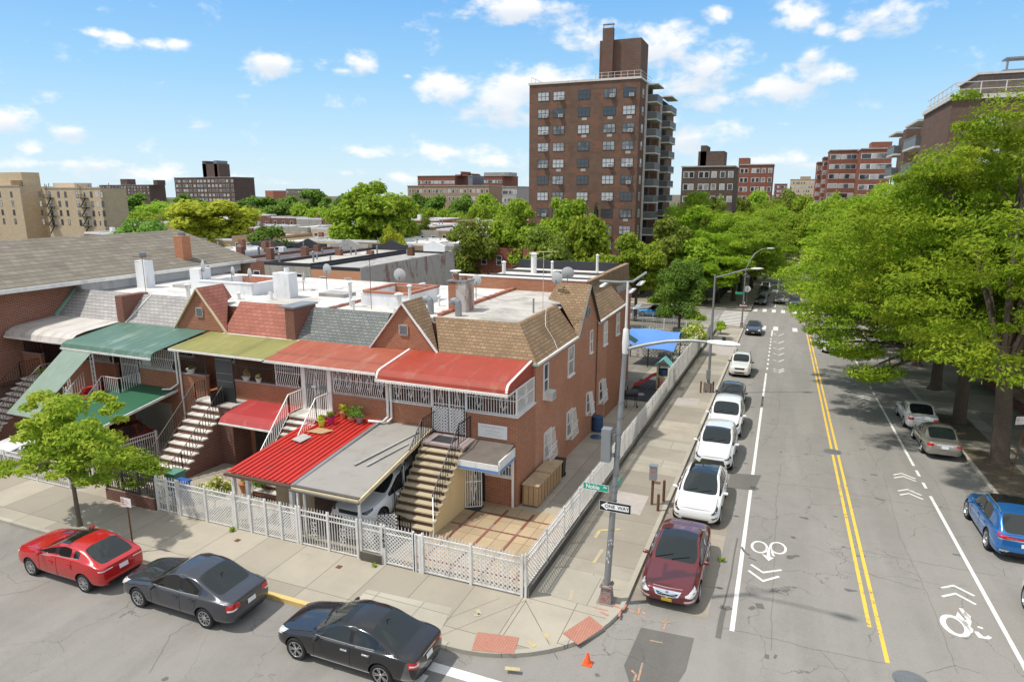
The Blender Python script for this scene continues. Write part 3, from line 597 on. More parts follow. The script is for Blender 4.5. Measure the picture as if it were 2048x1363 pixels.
# ---------------------------------------------------------------- cars
def interp(tab,x):
    if x<=tab[0][0]: return tab[0][1]
    for (a,va),(b,vb) in zip(tab[:-1],tab[1:]):
        if x<=b: t=(x-a)/(b-a); return va+(vb-va)*t
    return tab[-1][1]
CARS={}
def car_shell(k):
    """control cage -> subdivided shell -> wheel wells cut -> split by material.  x forward."""
    L,Wd,H=k['L'],k['W']/2,k['H']; h2=L/2
    top=k['top']; belt=k['belt']; bw=k.get('rw',.74); tum=k.get('tum',.90)
    # (x from front, width factor)
    xs=sorted(set(k['xs']),reverse=True)
    rows=[]
    A,B,C,D=k['A'],k['B'],k['C'],k['D']
    for x in xs:
        u=(h2-x)/L
        wf=interp([(0,.70),(.022,.86),(.06,.94),(.13,.985),(.3,1),(.7,1),(.88,.985),(.95,.945),(.985,.87),(1,.74)],u)
        w=Wd*wf; zt=interp(top,-x); zb=interp([(-h2,.30),(-h2+.15,.24),(-h2+.6,.20),(h2-.6,.21),(h2-.15,.26),(h2,.34)],-x)
        zbelt=min(interp(belt,-x),zt-.02)
        if A>=x>=D: incab=1
        else: incab=0
        f=1.0 if B>=x>=C else (max(0,(A-x)/(A-B)) if x>B else max(0,(x-D)/(C-D))) if incab else 0
        zs=zb+(zbelt-zb)*.70
        # cabin upper profile
        wr=w*(.87*(1-f)+bw*f)
        crown=.03*(1-f)+.045*f
        zedge=zt-crown-(.035*f)
        wt=wr
        zwb=zbelt+.015
        wwb=w*(tum+.0)
        if f<=0: zedge=max(zt-crown,zbelt+.01)
        pts=[(0,zb),(w*.78,zb),(w*.95,zb+.07),(w*1.0,zb+(zbelt-zb)*.36),(w*.995,zs),(w*.945,zbelt-.005),(w*(tum if f>0 else .90),max(zwb,0) if f>0 else min(zbelt+.012,zedge)),
             (wt if f>0 else w*.80,zedge),((wt-.075) if f>0 else w*.72,zedge+(.022 if f>0 else .008)),(w*.42 if f<=0 else wr*.55,zt-.008),(0,zt)]
        if 0<f<1:   # slanted glass stations
            t=f; pts[6]=(w*tum,zwb)
            pts[7]=(w*.875*(1-t)+wr*t if False else wr,max(zwb+.012,zedge))
        d=[0]*11
        if u<.001: d=[.06,.06,.04,.0,.0,.035,.05,.06,.06,.045,.04]
        if u>.999: d=[-.05,-.05,-.03,.0,-.02,-.05,-.06,-.07,-.07,-.06,-.055]
        rows.append((x,pts,d))
    vs=[];fs=[];mi=[]
    nJ=11
    for (x,pts,d) in rows:
        for j in range(nJ): vs.append((x-d[j] if d[j]>0 or x>0 else x-d[j],-pts[j][0],pts[j][1]))
        for j in range(nJ-2,0,-1): vs.append((x-d[j],pts[j][0],pts[j][1]))
    ring=2*nJ-2
    def jm(j,xa,xb):   # material by band and station
        jj=j if j<nJ-1 else ring-1-j
        xm=(xa+xb)/2
        if jj in(0,): return 1
        if jj==6 and A>xm>D:
            for (p,q) in k['side']: 
                if p>=xm>=q: return 2
            for (p,q) in k.get('pillar',[]):
                if p>=xm>=q: return 1
            return 0
        if jj in (8,9):
            if A>xm>B: return 3
            if C>xm>D: return 4
            if k.get('glassroof') and B>xm>C: return 5
            for (p,q) in k.get('sunroof',[]):
                if p>=xm>=q: return 5
        return 0
    for i in range(len(rows)-1):
        for j in range(ring):
            a=i*ring+j; b=i*ring+(j+1)%ring; c=(i+1)*ring+(j+1)%ring; d_=(i+1)*ring+j
            fs.append((a,b,c,d_)); mi.append(jm(j,rows[i][0],rows[i+1][0]))
    for base,flip in ((0,False),((len(rows)-1)*ring,True)):
        for j in range(nJ-1):
            a,b=base+j,base+j+1; c=base+(ring-(j+1))%ring; d_=base+(ring-j)%ring
            q=[a,b,c,d_]; q=[v for n_,v in enumerate(q) if v not in q[:n_]]
            if flip: q=q[::-1]
            fs.append(tuple(q)); mi.append(0)
    me=bpy.data.meshes.new('shell'); me.from_pydata(vs,[],fs)
    for nm in ('paint_white','car_black','auto_glass_side','auto_glass','auto_glass','auto_glass_side'): me.materials.append(MATS[nm])
    me.polygons.foreach_set('material_index',mi)
    bm=bmesh.new(); bm.from_mesh(me); bmesh.ops.recalc_face_normals(bm,faces=bm.faces)
    cr=bm.edges.layers.float.get('crease_edge') or bm.edges.layers.float.new('crease_edge')
    for e in bm.edges:
        ms={f.material_index for f in e.link_faces}
        if len(ms)>1 and ms&{2,3,4}: e[cr]=.45
        a,b=e.verts
        ja=a.index%ring; jb=b.index%ring
        if ja==jb and (ja in (5,ring-5)): e[cr]=.55
        if ja==jb and (ja in (1,ring-1)): e[cr]=.5
    bm.to_mesh(me); bm.free()
    o=bpy.data.objects.new('shell',me); COL.objects.link(o)
    md=o.modifiers.new('s','SUBSURF'); md.levels=2; md.render_levels=2
    cut=[]
    for ax in (k['fx'],k['rx']):
        for sy in (-1,1):
            r=k['wr']+.055; m=MB(); m.lathe([(.001,sy*(Wd-.30)),(r,sy*(Wd-.30)),(r,sy*(Wd+.4)),(.001,sy*(Wd+.4))],c=(ax,0,k['wr']),ax='y',n=28)
            c=m.build('cut','car_black'); cut.append(c)
            b=o.modifiers.new('b','BOOLEAN'); b.operation='DIFFERENCE'; b.object=c; b.solver='EXACT'
            try: b.material_mode='TRANSFER'
            except Exception: pass
    bpy.context.view_layer.update()
    ev=o.evaluated_get(bpy.context.evaluated_depsgraph_get()); full=bpy.data.meshes.new_from_object(ev)
    for c in cut: bpy.data.objects.remove(c)
    bpy.data.objects.remove(o)
    bm=bmesh.new(); bm.from_mesh(full)
    bmesh.ops.remove_doubles(bm,verts=bm.verts,dist=.0005)
    bvh=BVHTree.FromBMesh(bm)
    full_mats=[m_.name if m_ else '' for m_ in full.materials]
    def sub(keep,name,mats,remap):
        b=bm.copy(); dl=[f for f in b.faces if f.material_index not in keep]; bmesh.ops.delete(b,geom=dl,context='FACES')
        for f in b.faces: f.material_index=remap.get(f.material_index,0); f.smooth=True
        q=bpy.data.meshes.new(name); b.to_mesh(q); b.free()
        for m_ in mats: q.materials.append(MATS[m_])
        q.set_sharp_from_angle(angle=R(42)); return q
    idx=set(f.material_index for f in bm.faces)
    extra=[i for i in idx if i>5]
    rm={0:0,1:1}; rm.update({i:1 for i in extra})
    body=sub({0,1,*extra},'body',['paint_white','car_black'],rm)
    out=dict(body=body)
    for i,nm in ((2,'side_window'),(3,'windshield'),(4,'rear_window'),(5,'sunroof')):
        if i in idx: out[nm]=sub({i},nm,['auto_glass_side' if i in (2,5) else 'auto_glass'],{})
    bm.free(); return out,bvh
def decal(bvh,poly,axis,mat,name,off=.006,step=.07,thick=.0):
    """2D outline projected onto the body. axis: direction the projector looks along"""
    d=Vector(axis).normalized(); up=Vector((0,0,1)) if abs(d.z)<.9 else Vector((1,0,0)); r=d.cross(up).normalized(); u=r.cross(d).normalized()
    bm=bmesh.new(); vs=[bm.verts.new((p[0],p[1],0)) for p in poly]; bm.faces.new(vs)
    xs=[p[0] for p in poly]; ys=[p[1] for p in poly]
    for lo,hi,no in ((min(xs),max(xs),(1,0,0)),(min(ys),max(ys),(0,1,0))):
        n=int((hi-lo)/step)
        for i in range(1,n+1):
            v=lo+(hi-lo)*i/(n+1)
            bmesh.ops.bisect_plane(bm,geom=bm.verts[:]+bm.edges[:]+bm.faces[:],plane_co=(v*no[0],v*no[1],0),plane_no=no)
    bmesh.ops.triangulate(bm,faces=bm.faces)
    bad=[]
    for v in bm.verts:
        o=r*v.co.x+u*v.co.y-d*6
        h=bvh.ray_cast(o,d)
        if h[0] is None: bad.append(v)
        else: v.co=h[0]-d*off
    bmesh.ops.delete(bm,geom=bad,context='VERTS')
    bmesh.ops.recalc_face_normals(bm,faces=bm.faces)
    me=bpy.data.meshes.new(name); 
    for f in bm.faces: f.smooth=True
    bm.to_mesh(me); bm.free(); me.materials.append(MATS[mat]); return me
def joinmesh(ms,name):
    mb=MB(); mats=[]
    for m in ms:
        for q in m.materials:
            if q.name not in mats: mats.append(q.name)
    for m in ms:
        b=len(mb.v); mb.v+=[tuple(v.co) for v in m.vertices]
        for p in m.polygons: mb.f.append(tuple(b+i for i in p.vertices)); mb.mi.append(mats.index(m.materials[p.material_index].name))
    me=bpy.data.meshes.new(name); me.from_pydata(mb.v,[],mb.f)
    for q in mats: me.materials.append(MATS[q])
    me.polygons.foreach_set('material_index',mb.mi); me.polygons.foreach_set('use_smooth',[True]*len(me.polygons)); return me
def wheel_meshes(r,w,style):
    m=MB(); m.lathe([(r*.70,-w/2+.01),(r*.93,-w/2),(r,-w/2+.03),(r,w/2-.03),(r*.93,w/2),(r*.70,w/2-.01)],ax='y',n=28); ty=m.mesh('tyre','tyre',True)
    m=MB(); m.lathe([(r*.71,w/2-.008),(r*.66,w/2-.004),(r*.63,w/2-.04)],ax='y',n=28)
    m.mat(1).lathe([(r*.64,w/2-.055),(.001,w/2-.055)],ax='y',n=20); m.mat(0)
    ns={'five':5,'multi':10,'seven':7,'six':6}[style]
    for i in range(ns):
        a=2*PI*i/ns
        for da in ((-.11,.11) if style in('five','seven') else (0,)):
            c,s=math.cos(a+da),math.sin(a+da); m.bar((c*r*.12,w/2-.028,s*r*.12),(math.cos(a+da*1.6)*r*.66,w/2-.02,math.sin(a+da*1.6)*r*.66),.028 if style!='six' else .05,.02,up=(0,1,0))
    m.lathe([(r*.17,w/2-.03),(r*.15,w/2-.008),(.001,w/2-.006)],ax='y',n=14)
    ri=m.mesh('rim',['alloy','car_black'])
    return ty,ri
def side_seam(bvh,pts,sy,w=.012,mat='car_black'):
    ms=[]
    mb=MB(); out=[]
    for a,b in zip(pts[:-1],pts[1:]):
        n=max(2,int(math.hypot(b[0]-a[0],b[1]-a[1])/.08))
        for i in range(n): out.append((a[0]+(b[0]-a[0])*i/n,a[1]+(b[1]-a[1])*i/n))
    out.append(pts[-1]); P=[]
    for x,z in out:
        h=bvh.ray_cast(Vector((x,sy*4,z)),Vector((0,-sy,0)))
        if h[0] is not None: P.append(h[0]+Vector((0,sy*.0015,0)))
    for a,b in zip(P[:-1],P[1:]):
        mb.bar(a,b,w,.006,up=(0,1,0))
    return mb
def make_model(name,**k):
    sh,bvh=car_shell(k); d=dict(parts=[],sh=sh); h2=k['L']/2; Wd=k['W']/2
    P=d['parts']   # (name, mesh, parentname)
    def add(nm,me): P.append((nm,me))
    for sy in (-1,1):
        # lamps
        hl=k['head']; tl=k['tail']; ax=Vector((-1,-sy*hl.get('a',.55),0)).normalized()
        def proj_front(pts): # pts in (y from centre outward, z), local frame of the projector
            r=ax.cross(Vector((0,0,1))).normalized()
            return [((Vector((h2-.25*abs(y)/Wd,sy*y,0))).dot(r),z) for y,z in pts]
        add('headlight',decal(bvh,proj_front(hl['p']),ax,hl.get('m','headlamp'),'headlight',.008,.05))
        ax2=Vector((1,-sy*tl.get('a',.45),0)).normalized(); r2=ax2.cross(Vector((0,0,1))).normalized()
        add('taillight',decal(bvh,[((Vector((-h2+.2*abs(y)/Wd,sy*y,0))).dot(r2),z) for y,z in tl['p']],ax2,'taillamp','taillight',.008,.05))
        if tl.get('w'): add('taillight',decal(bvh,[((Vector((-h2+.2*abs(y)/Wd,sy*y,0))).dot(r2),z) for y,z in tl['w']],ax2,'lamp_white','taillight',.012,.05))
        # handles
        for x,z in k['handles']:
            h=bvh.ray_cast(Vector((x,sy*4,z)),Vector((0,-sy,0)))
            if h[0] is not None:
                m=MB(); y=h[0].y; m.bar((x-.1,y+sy*.025,z),(x+.1,y+sy*.025,z),.028,.03); m.bar((x-.09,y,z),(x-.09,y+sy*.03,z),.03); m.bar((x+.09,y,z),(x+.09,y+sy*.03,z),.03)
                add('door_handle',m.mesh('door_handle',k.get('hmat','chrome')))
        # mirror
        mx=k['A']-.28; mz=interp(k['belt'],-mx)+.05; m=MB()
        m.lathe([(.001,-.13),(.06,-.12),(.085,-.05),(.088,.04),(.07,.11),(.001,.12)],c=(0,0,0),ax='y',n=12)
        for i,v in enumerate(m.v): m.v[i]=(v[0]*.72+mx,v[1]*.78+sy*(Wd+.07),v[2]*.72+mz)
        m.bar((mx,sy*(Wd-.09),mz-.06),(mx,sy*(Wd+.02),mz-.03),.04); add('mirror',m.mesh('mirror',k.get('mmat','paint_white'),True))
        # seams
        for s in k['seams']: add('door_seam',side_seam(bvh,s,sy).mesh('door_seam','car_black'))
        if k.get('chrome'):
            q=side_seam(bvh,k['chrome'],sy,.042,'chrome'); add('window_trim',q.mesh('window_trim',k.get('trimmat','chrome')))
        if k.get('sill'): q=side_seam(bvh,k['sill'],sy,.04); add('sill_trim',q.mesh('sill_trim',k.get('sillmat','chrome')))
        if k.get('rails'):
            m=MB(); z0=k['H']; y=sy*(Wd*k.get('rw',.74)-.03); m.tube([(k['B']-.1,y,z0-.05),(k['B']-.3,y,z0+.02),(k['C']+.2,y,z0+.02),(k['C']-.05,y,z0-.06)],.018,6); add('roof_rail',m.mesh('roof_rail',k['rails']))
    for nm,pts,mt,side in k.get('front',[]):
        add(nm,decal(bvh,[(y*side_,z) for y,z in pts for side_ in (1,)],(-1,0,0),mt,nm,.009 if 'plate' not in nm else .02,.06))
    for nm,pts,mt,side in k.get('rear',[]):
        add(nm,decal(bvh,pts,(1,0,0),mt,nm,.009 if 'plate' not in nm else .02,.06))
    # lower black bumper strips, hood seam
    hz=interp(k['top'],-(k['A']+.1)); m=MB()
    for sy in (-1,1):
        ys=Wd*.80; pts=[]
        for i in range(9):
            x=h2-.32-(h2-.32-k['A']-.02)*i/8; h=bvh.ray_cast(Vector((x,sy*ys,3)),Vector((0,0,-1)))
            if h[0] is not None: pts.append(h[0]+Vector((0,0,.001)))
        for a,b in zip(pts[:-1],pts[1:]): m.bar(a,b,.012,.006)
    add('bonnet_seam',m.mesh('bonnet_seam','car_black'))
    m=MB(); pts=[]
    for y in (-.62,-.1): # wipers
        a=bvh.ray_cast(Vector((k['A']-.02,y*Wd*1.1,3)),Vector((0,0,-1)))[0]; b=bvh.ray_cast(Vector((k['A']-.20,y*Wd*1.1+.55,3)),Vector((0,0,-1)))[0]
        if a and b: m.bar(a+Vector((0,0,.02)),b+Vector((0,0,.02)),.018,.012)
    add('wiper',m.mesh('wiper','car_black'))
    if k.get('antenna'):
        x,hh=k['antenna']; h=bvh.ray_cast(Vector((x,0,3)),Vector((0,0,-1)))[0]; m=MB(); m.bar(h,h+Vector((-.12,0,hh)),.02); add('antenna',m.mesh('antenna','car_black'))
    ty,ri=wheel_meshes(k['wr'],.22,k.get('wheel','five')); d['ty']=ty; d['ri']=ri; d['k']=k; CARS[name]=d
def place_car(model,paintm,label,X,Y,head,z=None,group=None,cat='car',name='parked_car',overrides=None,skip=()):
    """head: heading angle of the car's nose in the world xy plane"""
    d=CARS[model]; k=d['k']; z=g(Y)+RO if z is None else z
    t=thing(name,label,cat,(X,Y,z),0,group)
    f=Vector((math.cos(head),math.sin(head),0)); sl=(SL if 18<Y<150 else 0); f.z=-sl*f.y; f.normalize()
    nrm=Vector((0,sl,1)).normalized(); l=nrm.cross(f).normalized()
    M_=Matrix((f,l,nrm)).transposed(); t.rotation_euler=M_.to_euler()
    for nm,me in d['sh'].items():
        o=bpy.data.objects.new(nm,me); link(o,t)
        if nm=='body': o.material_slots[0].link='OBJECT'; o.material_slots[0].material=MATS[paintm]
    for nm,me in d['parts']:
        if nm in skip: continue
        o=bpy.data.objects.new(nm,me); link(o,t)
        if nm=='mirror' and me.materials[0].name=='paint_white': o.material_slots[0].link='OBJECT'; o.material_slots[0].material=MATS[paintm]
        if nm=='door_handle' and k.get('hmat')=='paint_white': o.material_slots[0].link='OBJECT'; o.material_slots[0].material=MATS[paintm]
        if overrides and nm in overrides: o.material_slots[0].link='OBJECT'; o.material_slots[0].material=MATS[overrides[nm]]
    for ax in (k['fx'],k['rx']):
        for sy in (-1,1):
            w=bpy.data.objects.new('wheel',d['ty']); link(w,t); w.location=(ax,sy*(k['W']/2-.125),k['wr']); w.rotation_euler=(0,0,0 if sy>0 else PI)
            q=bpy.data.objects.new('rim',d['ri']); link(q,w)
    return t
def S(h2,*a): return [h2]+[h2-x for x in a]
def sedan(name,L,Wd,H,wb,**kw):
    h2=L/2; fx=h2-kw.pop('fo',.93); rx=fx-wb; A=fx-.52; B=A-kw.pop('ws',.82); C=kw.pop('C',rx+.42); D=kw.pop('D',rx-.48); dk=kw.pop('deck',1.03); hood=kw.pop('hood',.97)
    top=[(-h2,.66),(-h2+.06,.72),(-h2+.35,.80),(-fx,.88),(-A,hood),(-B,H-.03),(-(B+C)/2,H),(-C,H-.04),(-D,dk),(h2-.28,dk-.01),(h2-.04,dk-.05),(h2,dk-.10)]
    belt=[(-h2,.62),(-fx,.80),(-A,.90),(-C,.95),(-D,.96),(h2,.90)]
    bp=(B+C)/2+.02
    xs=[h2,h2-.06,h2-.16,h2-.38,fx+.15,fx-.25,A,A-.3,B,(B+bp)/2,bp+.045,bp-.045,(bp+C)/2,C,C-.32,D,rx-.75 if rx-.75>-h2+.3 else -h2+.33,-h2+.16,-h2+.05,-h2]
    k=dict(L=L,W=Wd,H=H,top=top,belt=belt,xs=xs,A=A,B=B,C=C,D=D,fx=fx,rx=rx,wr=kw.pop('wr',.33),side=[(A-.12,bp+.04),(bp-.04,C-.28)],pillar=[(bp+.05,bp-.05)],
      head=dict(p=[(.93*Wd/2,.78),(.93*Wd/2,.66),(.66*Wd/2,.58),(.52*Wd/2,.62),(.60*Wd/2,.72)]),tail=dict(p=[(.42*Wd,.93),(.42*Wd,.74),(.36*Wd,.70),(.24*Wd,.74),(.25*Wd,.88)]),
      handles=[(bp+.18,.80),(C+.02,.83)],seams=[[(A-.1,.85),(A-.12,.55),(A-.08,.25)],[(bp+.0,.92),(bp+.0,.28)],[(C-.18,.92),(C-.12,.72),(rx+.36,.60)],[(A-.08,.255),(rx+.42,.255)]],
      front=[('grille',[(-.42,.60),(.42,.60),(.34,.44),(-.34,.44)],'car_black',0),('lower_grille',[(-.55,.36),(.55,.36),(.5,.27),(-.5,.27)],'car_black',0),('number_plate',[(-.16,.43),(.16,.43),(.16,.33),(-.16,.33)],'plate_yellow',0)],
      rear=[('number_plate',[(-.16,.80),(.16,.80),(.16,.66),(-.16,.66)],'plate_white',0),('bumper_trim',[(-.5,.36),(.5,.36),(.45,.27),(-.45,.27)],'car_black',0)],
      chrome=[(A-.15,.935),(bp,.955),(C-.22,.985)])
    k.update(kw); make_model(name,**k)
def suv(name,L,Wd,H,wb,**kw):
    h2=L/2; fx=h2-kw.pop('fo',.92); rx=fx-wb; A=fx-kw.pop('ao',.55); B=A-kw.pop('ws',.75); C=kw.pop('C',-h2+.62); D=kw.pop('D',-h2+.20); dk=kw.pop('deck',1.08); hood=kw.pop('hood',1.08); rw=kw.pop('rw',.77); ms=kw.pop('side_end',C+.05)
    top=[(-h2,.78),(-h2+.06,.86),(-h2+.35,.95),(-fx,1.02),(-A,hood+.02),(-B,H-.04),(-(B+C)/2,H),(-C,H-.07),(-D,dk),(h2-.05,dk-.04),(h2,dk-.12)]
    belt=[(-h2,.72),(-fx,.90),(-A,.99),(-C,1.05),(h2,1.02)]
    bp=A-(A-C)*.48; cp=A-(A-C)*.83
    xs=[h2,h2-.06,h2-.16,h2-.38,fx+.12,fx-.25,A,A-.28,B,(B+bp)/2,bp+.045,bp-.045,(bp+cp)/2,cp+.035,cp-.035,C+.02,(C+D)/2,D,-h2+.12,-h2+.05,-h2]
    k=dict(L=L,W=Wd,H=H,top=top,belt=belt,xs=xs,A=A,B=B,C=C,D=D,fx=fx,rx=rx,rw=rw,wr=kw.pop('wr',.36),side=[(A-.12,bp+.04),(bp-.04,cp+.03),(cp-.03,ms)],pillar=[(bp+.05,bp-.05)],
      head=dict(p=[(.94*Wd/2,.88),(.94*Wd/2,.78),(.66*Wd/2,.70),(.52*Wd/2,.74),(.60*Wd/2,.84)]),tail=dict(p=[(.44*Wd,1.02),(.44*Wd,.84),(.34*Wd,.84),(.34*Wd,1.0)]),
      handles=[(bp+.2,.90),(cp+.28,.92)],seams=[[(A-.1,.95),(A-.12,.6),(A-.08,.32)],[(bp,1.0),(bp,.34)],[(cp-.02,1.0),(cp+.0,.85),(rx+.42,.72)]],
      front=[('grille',[(-.48,.76),(.48,.76),(.40,.52),(-.40,.52)],'car_black',0),('lower_grille',[(-.6,.42),(.6,.42),(.5,.30),(-.5,.30)],'car_black',0)],
      rear=[('number_plate',[(-.16,.82),(.16,.82),(.16,.68),(-.16,.68)],'plate_white',0),('bumper_trim',[(-.6,.42),(.6,.42),(.5,.28),(-.5,.28)],'car_black',0)],
      chrome=[(A-.15,1.03),(bp,1.06),(C+.1,1.10)],trimmat='car_black')
    k.update(kw); make_model(name,**k)
sedan('saloon_grey',4.73,1.82,1.50,2.75,wr=.33,wheel='multi',hmat='paint_white',tail=dict(p=[(.45*1.82,.90),(.46*1.82,.72),(.36*1.82,.70),(.22*1.82,.76),(.24*1.82,.90),(.36*1.82,.93)],w=[(.45*1.82,.76),(.45*1.82,.71),(.30*1.82,.71),(.28*1.82,.76)]),antenna=(-1.2,.05))
sedan('saloon_black',4.60,1.78,1.44,2.76,fo=.80,wr=.33,wheel='five',rw=.72,deck=1.0,sill=[(1.05,.27),(-.95,.27)],tail=dict(p=[(.46*1.78,.90),(.46*1.78,.74),(.36*1.78,.70),(.27*1.78,.74),(.27*1.78,.86)],w=[(.45*1.78,.82),(.45*1.78,.78),(.30*1.78,.76),(.30*1.78,.80)]),antenna=(-.95,.06),rear=[('number_plate',[(-.2,.80),(.12,.80),(.12,.66),(-.2,.66)],'plate_white',0),('boot_trim',[(-.33,.86),(.33,.86),(.33,.83),(-.33,.83)],'chrome',0),('bumper_trim',[(-.5,.36),(.5,.36),(.45,.27),(-.45,.27)],'car_black',0)],sunroof=[(.3,-.02)])
sedan('saloon_maroon',4.93,1.88,1.46,2.78,fo=1.0,wr=.34,wheel='seven',C=-.95,D=-1.75,hmat='chrome',mmat='paint_white',sunroof=[(.02,-.45)],
  front=[('grille_surround',[(-.46,.74),(.46,.74),(.34,.52),(0,.47),(-.34,.52)],'chrome',0),('grille',[(-.36,.63),(-.06,.58),(.06,.58),(.36,.63),(.27,.535),(0,.50),(-.27,.535)],'car_black',0),('badge',[(-.045,.70),(.045,.70),(.045,.60),(-.045,.60)],'galv_dark',0),('lower_grille',[(-.62,.30),(.62,.30),(.55,.24),(-.55,.24)],'car_black',0),('number_plate',[(-.16,.46),(.16,.46),(.16,.33),(-.16,.33)],'plate_yellow',0),('fog_trim',[(.52,.44),(.84,.50),(.84,.44),(.55,.37)],'chrome',0),('fog_trim',[(-.52,.44),(-.84,.50),(-.84,.44),(-.55,.37)],'chrome',0)],head=dict(p=[(.93,.76),(.96,.64),(.72,.55),(.50,.56),(.50,.62),(.66,.70)]))
sedan('saloon_plain',4.75,1.80,1.47,2.75,wheel='five')
sedan('saloon_silver',4.80,1.80,1.49,2.72,wheel='seven',hmat='paint_white',tail=dict(p=[(.45*1.8,.92),(.46*1.8,.76),(.36*1.8,.74),(.26*1.8,.76),(.27*1.8,.90)]),rear=[('number_plate',[(-.16,.80),(.16,.80),(.16,.66),(-.16,.66)],'plate_white',0),('plate_trim',[(-.38,.86),(.38,.86),(.38,.82),(-.38,.82)],'chrome',0),('bumper_trim',[(-.5,.32),(.5,.32),(.45,.27),(-.45,.27)],'car_black',0)])
suv('hatch_red',4.35,1.76,1.45,2.60,wr=.32,ao=.42,ws=.95,hood=.98,deck=.98,C=-1.15,D=-1.95,fo=.88,side_end=-1.0,rw=.73,wheel='seven',hmat='paint_white',
  tail=dict(p=[(.46*1.76,.92),(.46*1.76,.80),(.36*1.76,.76),(.18*1.76,.82),(.19*1.76,.88),(.34*1.76,.95)],w=[(.45*1.76,.86),(.45*1.76,.83),(.20*1.76,.83),(.20*1.76,.86)]),handles=[(.15,.80),(-.75,.84)],chrome=[(.6,.955),(0,1.02),(-1.1,1.09)],trimmat='chrome',sunroof=[(.12,-.35)],
  head=dict(p=[(.9*.88,.80),(.9*.88,.70),(.6*.88,.62),(.5*.88,.68)]))
suv('crossover_tesla',4.75,1.92,1.60,2.89,wr=.35,ao=.38,ws=1.0,hood=.98,deck=1.12,C=-1.35,D=-2.15,fo=.85,side_end=-1.25,rw=.72,glassroof=True,hmat='paint_white',wheel='five',
  front=[('lower_grille',[(-.55,.36),(.55,.36),(.48,.27),(-.48,.27)],'car_black',0),('fog_trim',[(.62,.48),(.86,.52),(.86,.47),(.66,.43)],'car_black',0),('fog_trim',[(-.62,.48),(-.86,.52),(-.86,.47),(-.66,.43)],'car_black',0)],
  head=dict(p=[(.90,.90),(.93,.82),(.78,.70),(.60,.62),(.54,.65),(.66,.76)],m='headlamp_dark'))
suv('suv_rx',4.89,1.92,1.70,2.85,wr=.37,wheel='seven',hmat='paint_white',sunroof=[(.30,-.02)],head=dict(p=[(.92,.86),(.94,.78),(.70,.70),(.50,.68),(.52,.74)],m='headlamp_dark'),
  front=[('grille',[(-.52,.66),(.52,.66),(.62,.40),(.48,.28),(-.48,.28),(-.62,.40)],'alloy_dark',0),('fog_trim',[(.66,.48),(.88,.60),(.88,.36),(.72,.32)],'car_black',0),('fog_trim',[(-.66,.48),(-.88,.60),(-.88,.36),(-.72,.32)],'car_black',0)])
suv('suv_big',5.0,1.98,1.76,2.95,wr=.38,wheel='five',hmat='paint_white',head=dict(p=[(.94,.92),(.96,.84),(.74,.76),(.54,.78),(.56,.84)],m='headlamp_dark'),
  front=[('grille',[(-.46,.84),(.46,.84),(.40,.70),(-.40,.70)],'car_black',0),('lower_grille',[(-.70,.58),(.70,.58),(.60,.34),(-.60,.34)],'car_black',0)])
suv('suv_small',4.40,1.74,1.68,2.50,wr=.34,wheel='six',ws=.62,rails='car_black',mmat='car_black',front=[('grille',[(-.40,.82),(.40,.82),(.36,.68),(-.36,.68)],'car_black',0),('lower_grille',[(-.4,.48),(.4,.48),(.36,.36),(-.36,.36)],'car_black',0),('number_plate',[(-.15,.62),(.15,.62),(.15,.52),(-.15,.52)],'plate_white',0)],
  head=dict(p=[(.82,.90),(.84,.74),(.66,.70),(.52,.72),(.52,.82),(.66,.88)]))
suv('suv_blue',4.97,1.98,1.74,2.98,wr=.40,wheel='five',C=-1.75,D=-2.30,side_end=-1.4,rails='alloy',hmat='paint_white',rear=[('light_bar',[(-.75,.98),(.75,.98),(.75,.92),(-.75,.92)],'taillamp',0),('rear_trim',[(-.86,.90),(.86,.90),(.86,.87),(-.86,.87)],'chrome',0),('number_plate',[(-.16,.80),(.16,.80),(.16,.66),(-.16,.66)],'plate_white',0),('bumper_trim',[(-.8,.44),(.8,.44),(.7,.30),(-.7,.30)],'car_black',0),('exhaust_trim',[(.50,.48),(.80,.50),(.80,.43),(.52,.41)],'chrome',0),('exhaust_trim',[(-.50,.48),(-.80,.50),(-.80,.43),(-.52,.41)],'chrome',0)],
  tail=dict(p=[(.45*1.98,1.08),(.46*1.98,.96),(.36*1.98,.92),(.20*1.98,.94),(.20*1.98,.99),(.34*1.98,1.04)]),sunroof=[(.4,-1.0)])
WESTW=PI; SOUTH=-PI/2; NORTH=PI/2
place_car('hatch_red','paint_red','shiny red hatchback with open sunroof, parked leftmost on the near side street','car' and -21.55,13.60,PI,group='cars parked along the near side street')
place_car('saloon_grey','paint_gunmetal','dark grey four-door saloon parked between the red hatchback and the black saloon',-16.45,13.72,PI,group='cars parked along the near side street')
place_car('saloon_black','paint_black','glossy black four-door saloon parked nearest the corner stop line',-10.18,13.62,PI,group='cars parked along the near side street',overrides={})
G1='cars parked nose-on along the fence side kerb'
place_car('saloon_maroon','paint_maroon','maroon saloon with yellow plate and chrome grille, nearest the corner lamp post',-2.50,18.95+2.46,SOUTH,group=G1)
place_car('crossover_tesla','paint_white','smooth white crossover with dark glass roof behind the maroon saloon',-2.42,25.4+2.38,SOUTH,group=G1)
place_car('suv_rx','paint_pearl','white SUV with slim dark headlamps and a square sunroof, second white car in the row',-2.40,32.1+2.45,SOUTH,group=G1)
place_car('suv_big','paint_white','large plain white SUV behind the white SUV with a sunroof',-2.38,37.9+2.5,SOUTH,group=G1)
place_car('saloon_plain','paint_brownblack','black saloon mostly hidden behind the third white SUV',-2.50,46.5,SOUTH,group=G1,overrides={'number_plate':'plate_white'})
place_car('suv_small','paint_offwhite','small older off-white SUV with roof rails parked alone',-2.52,55.3+2.2,SOUTH,group=G1)
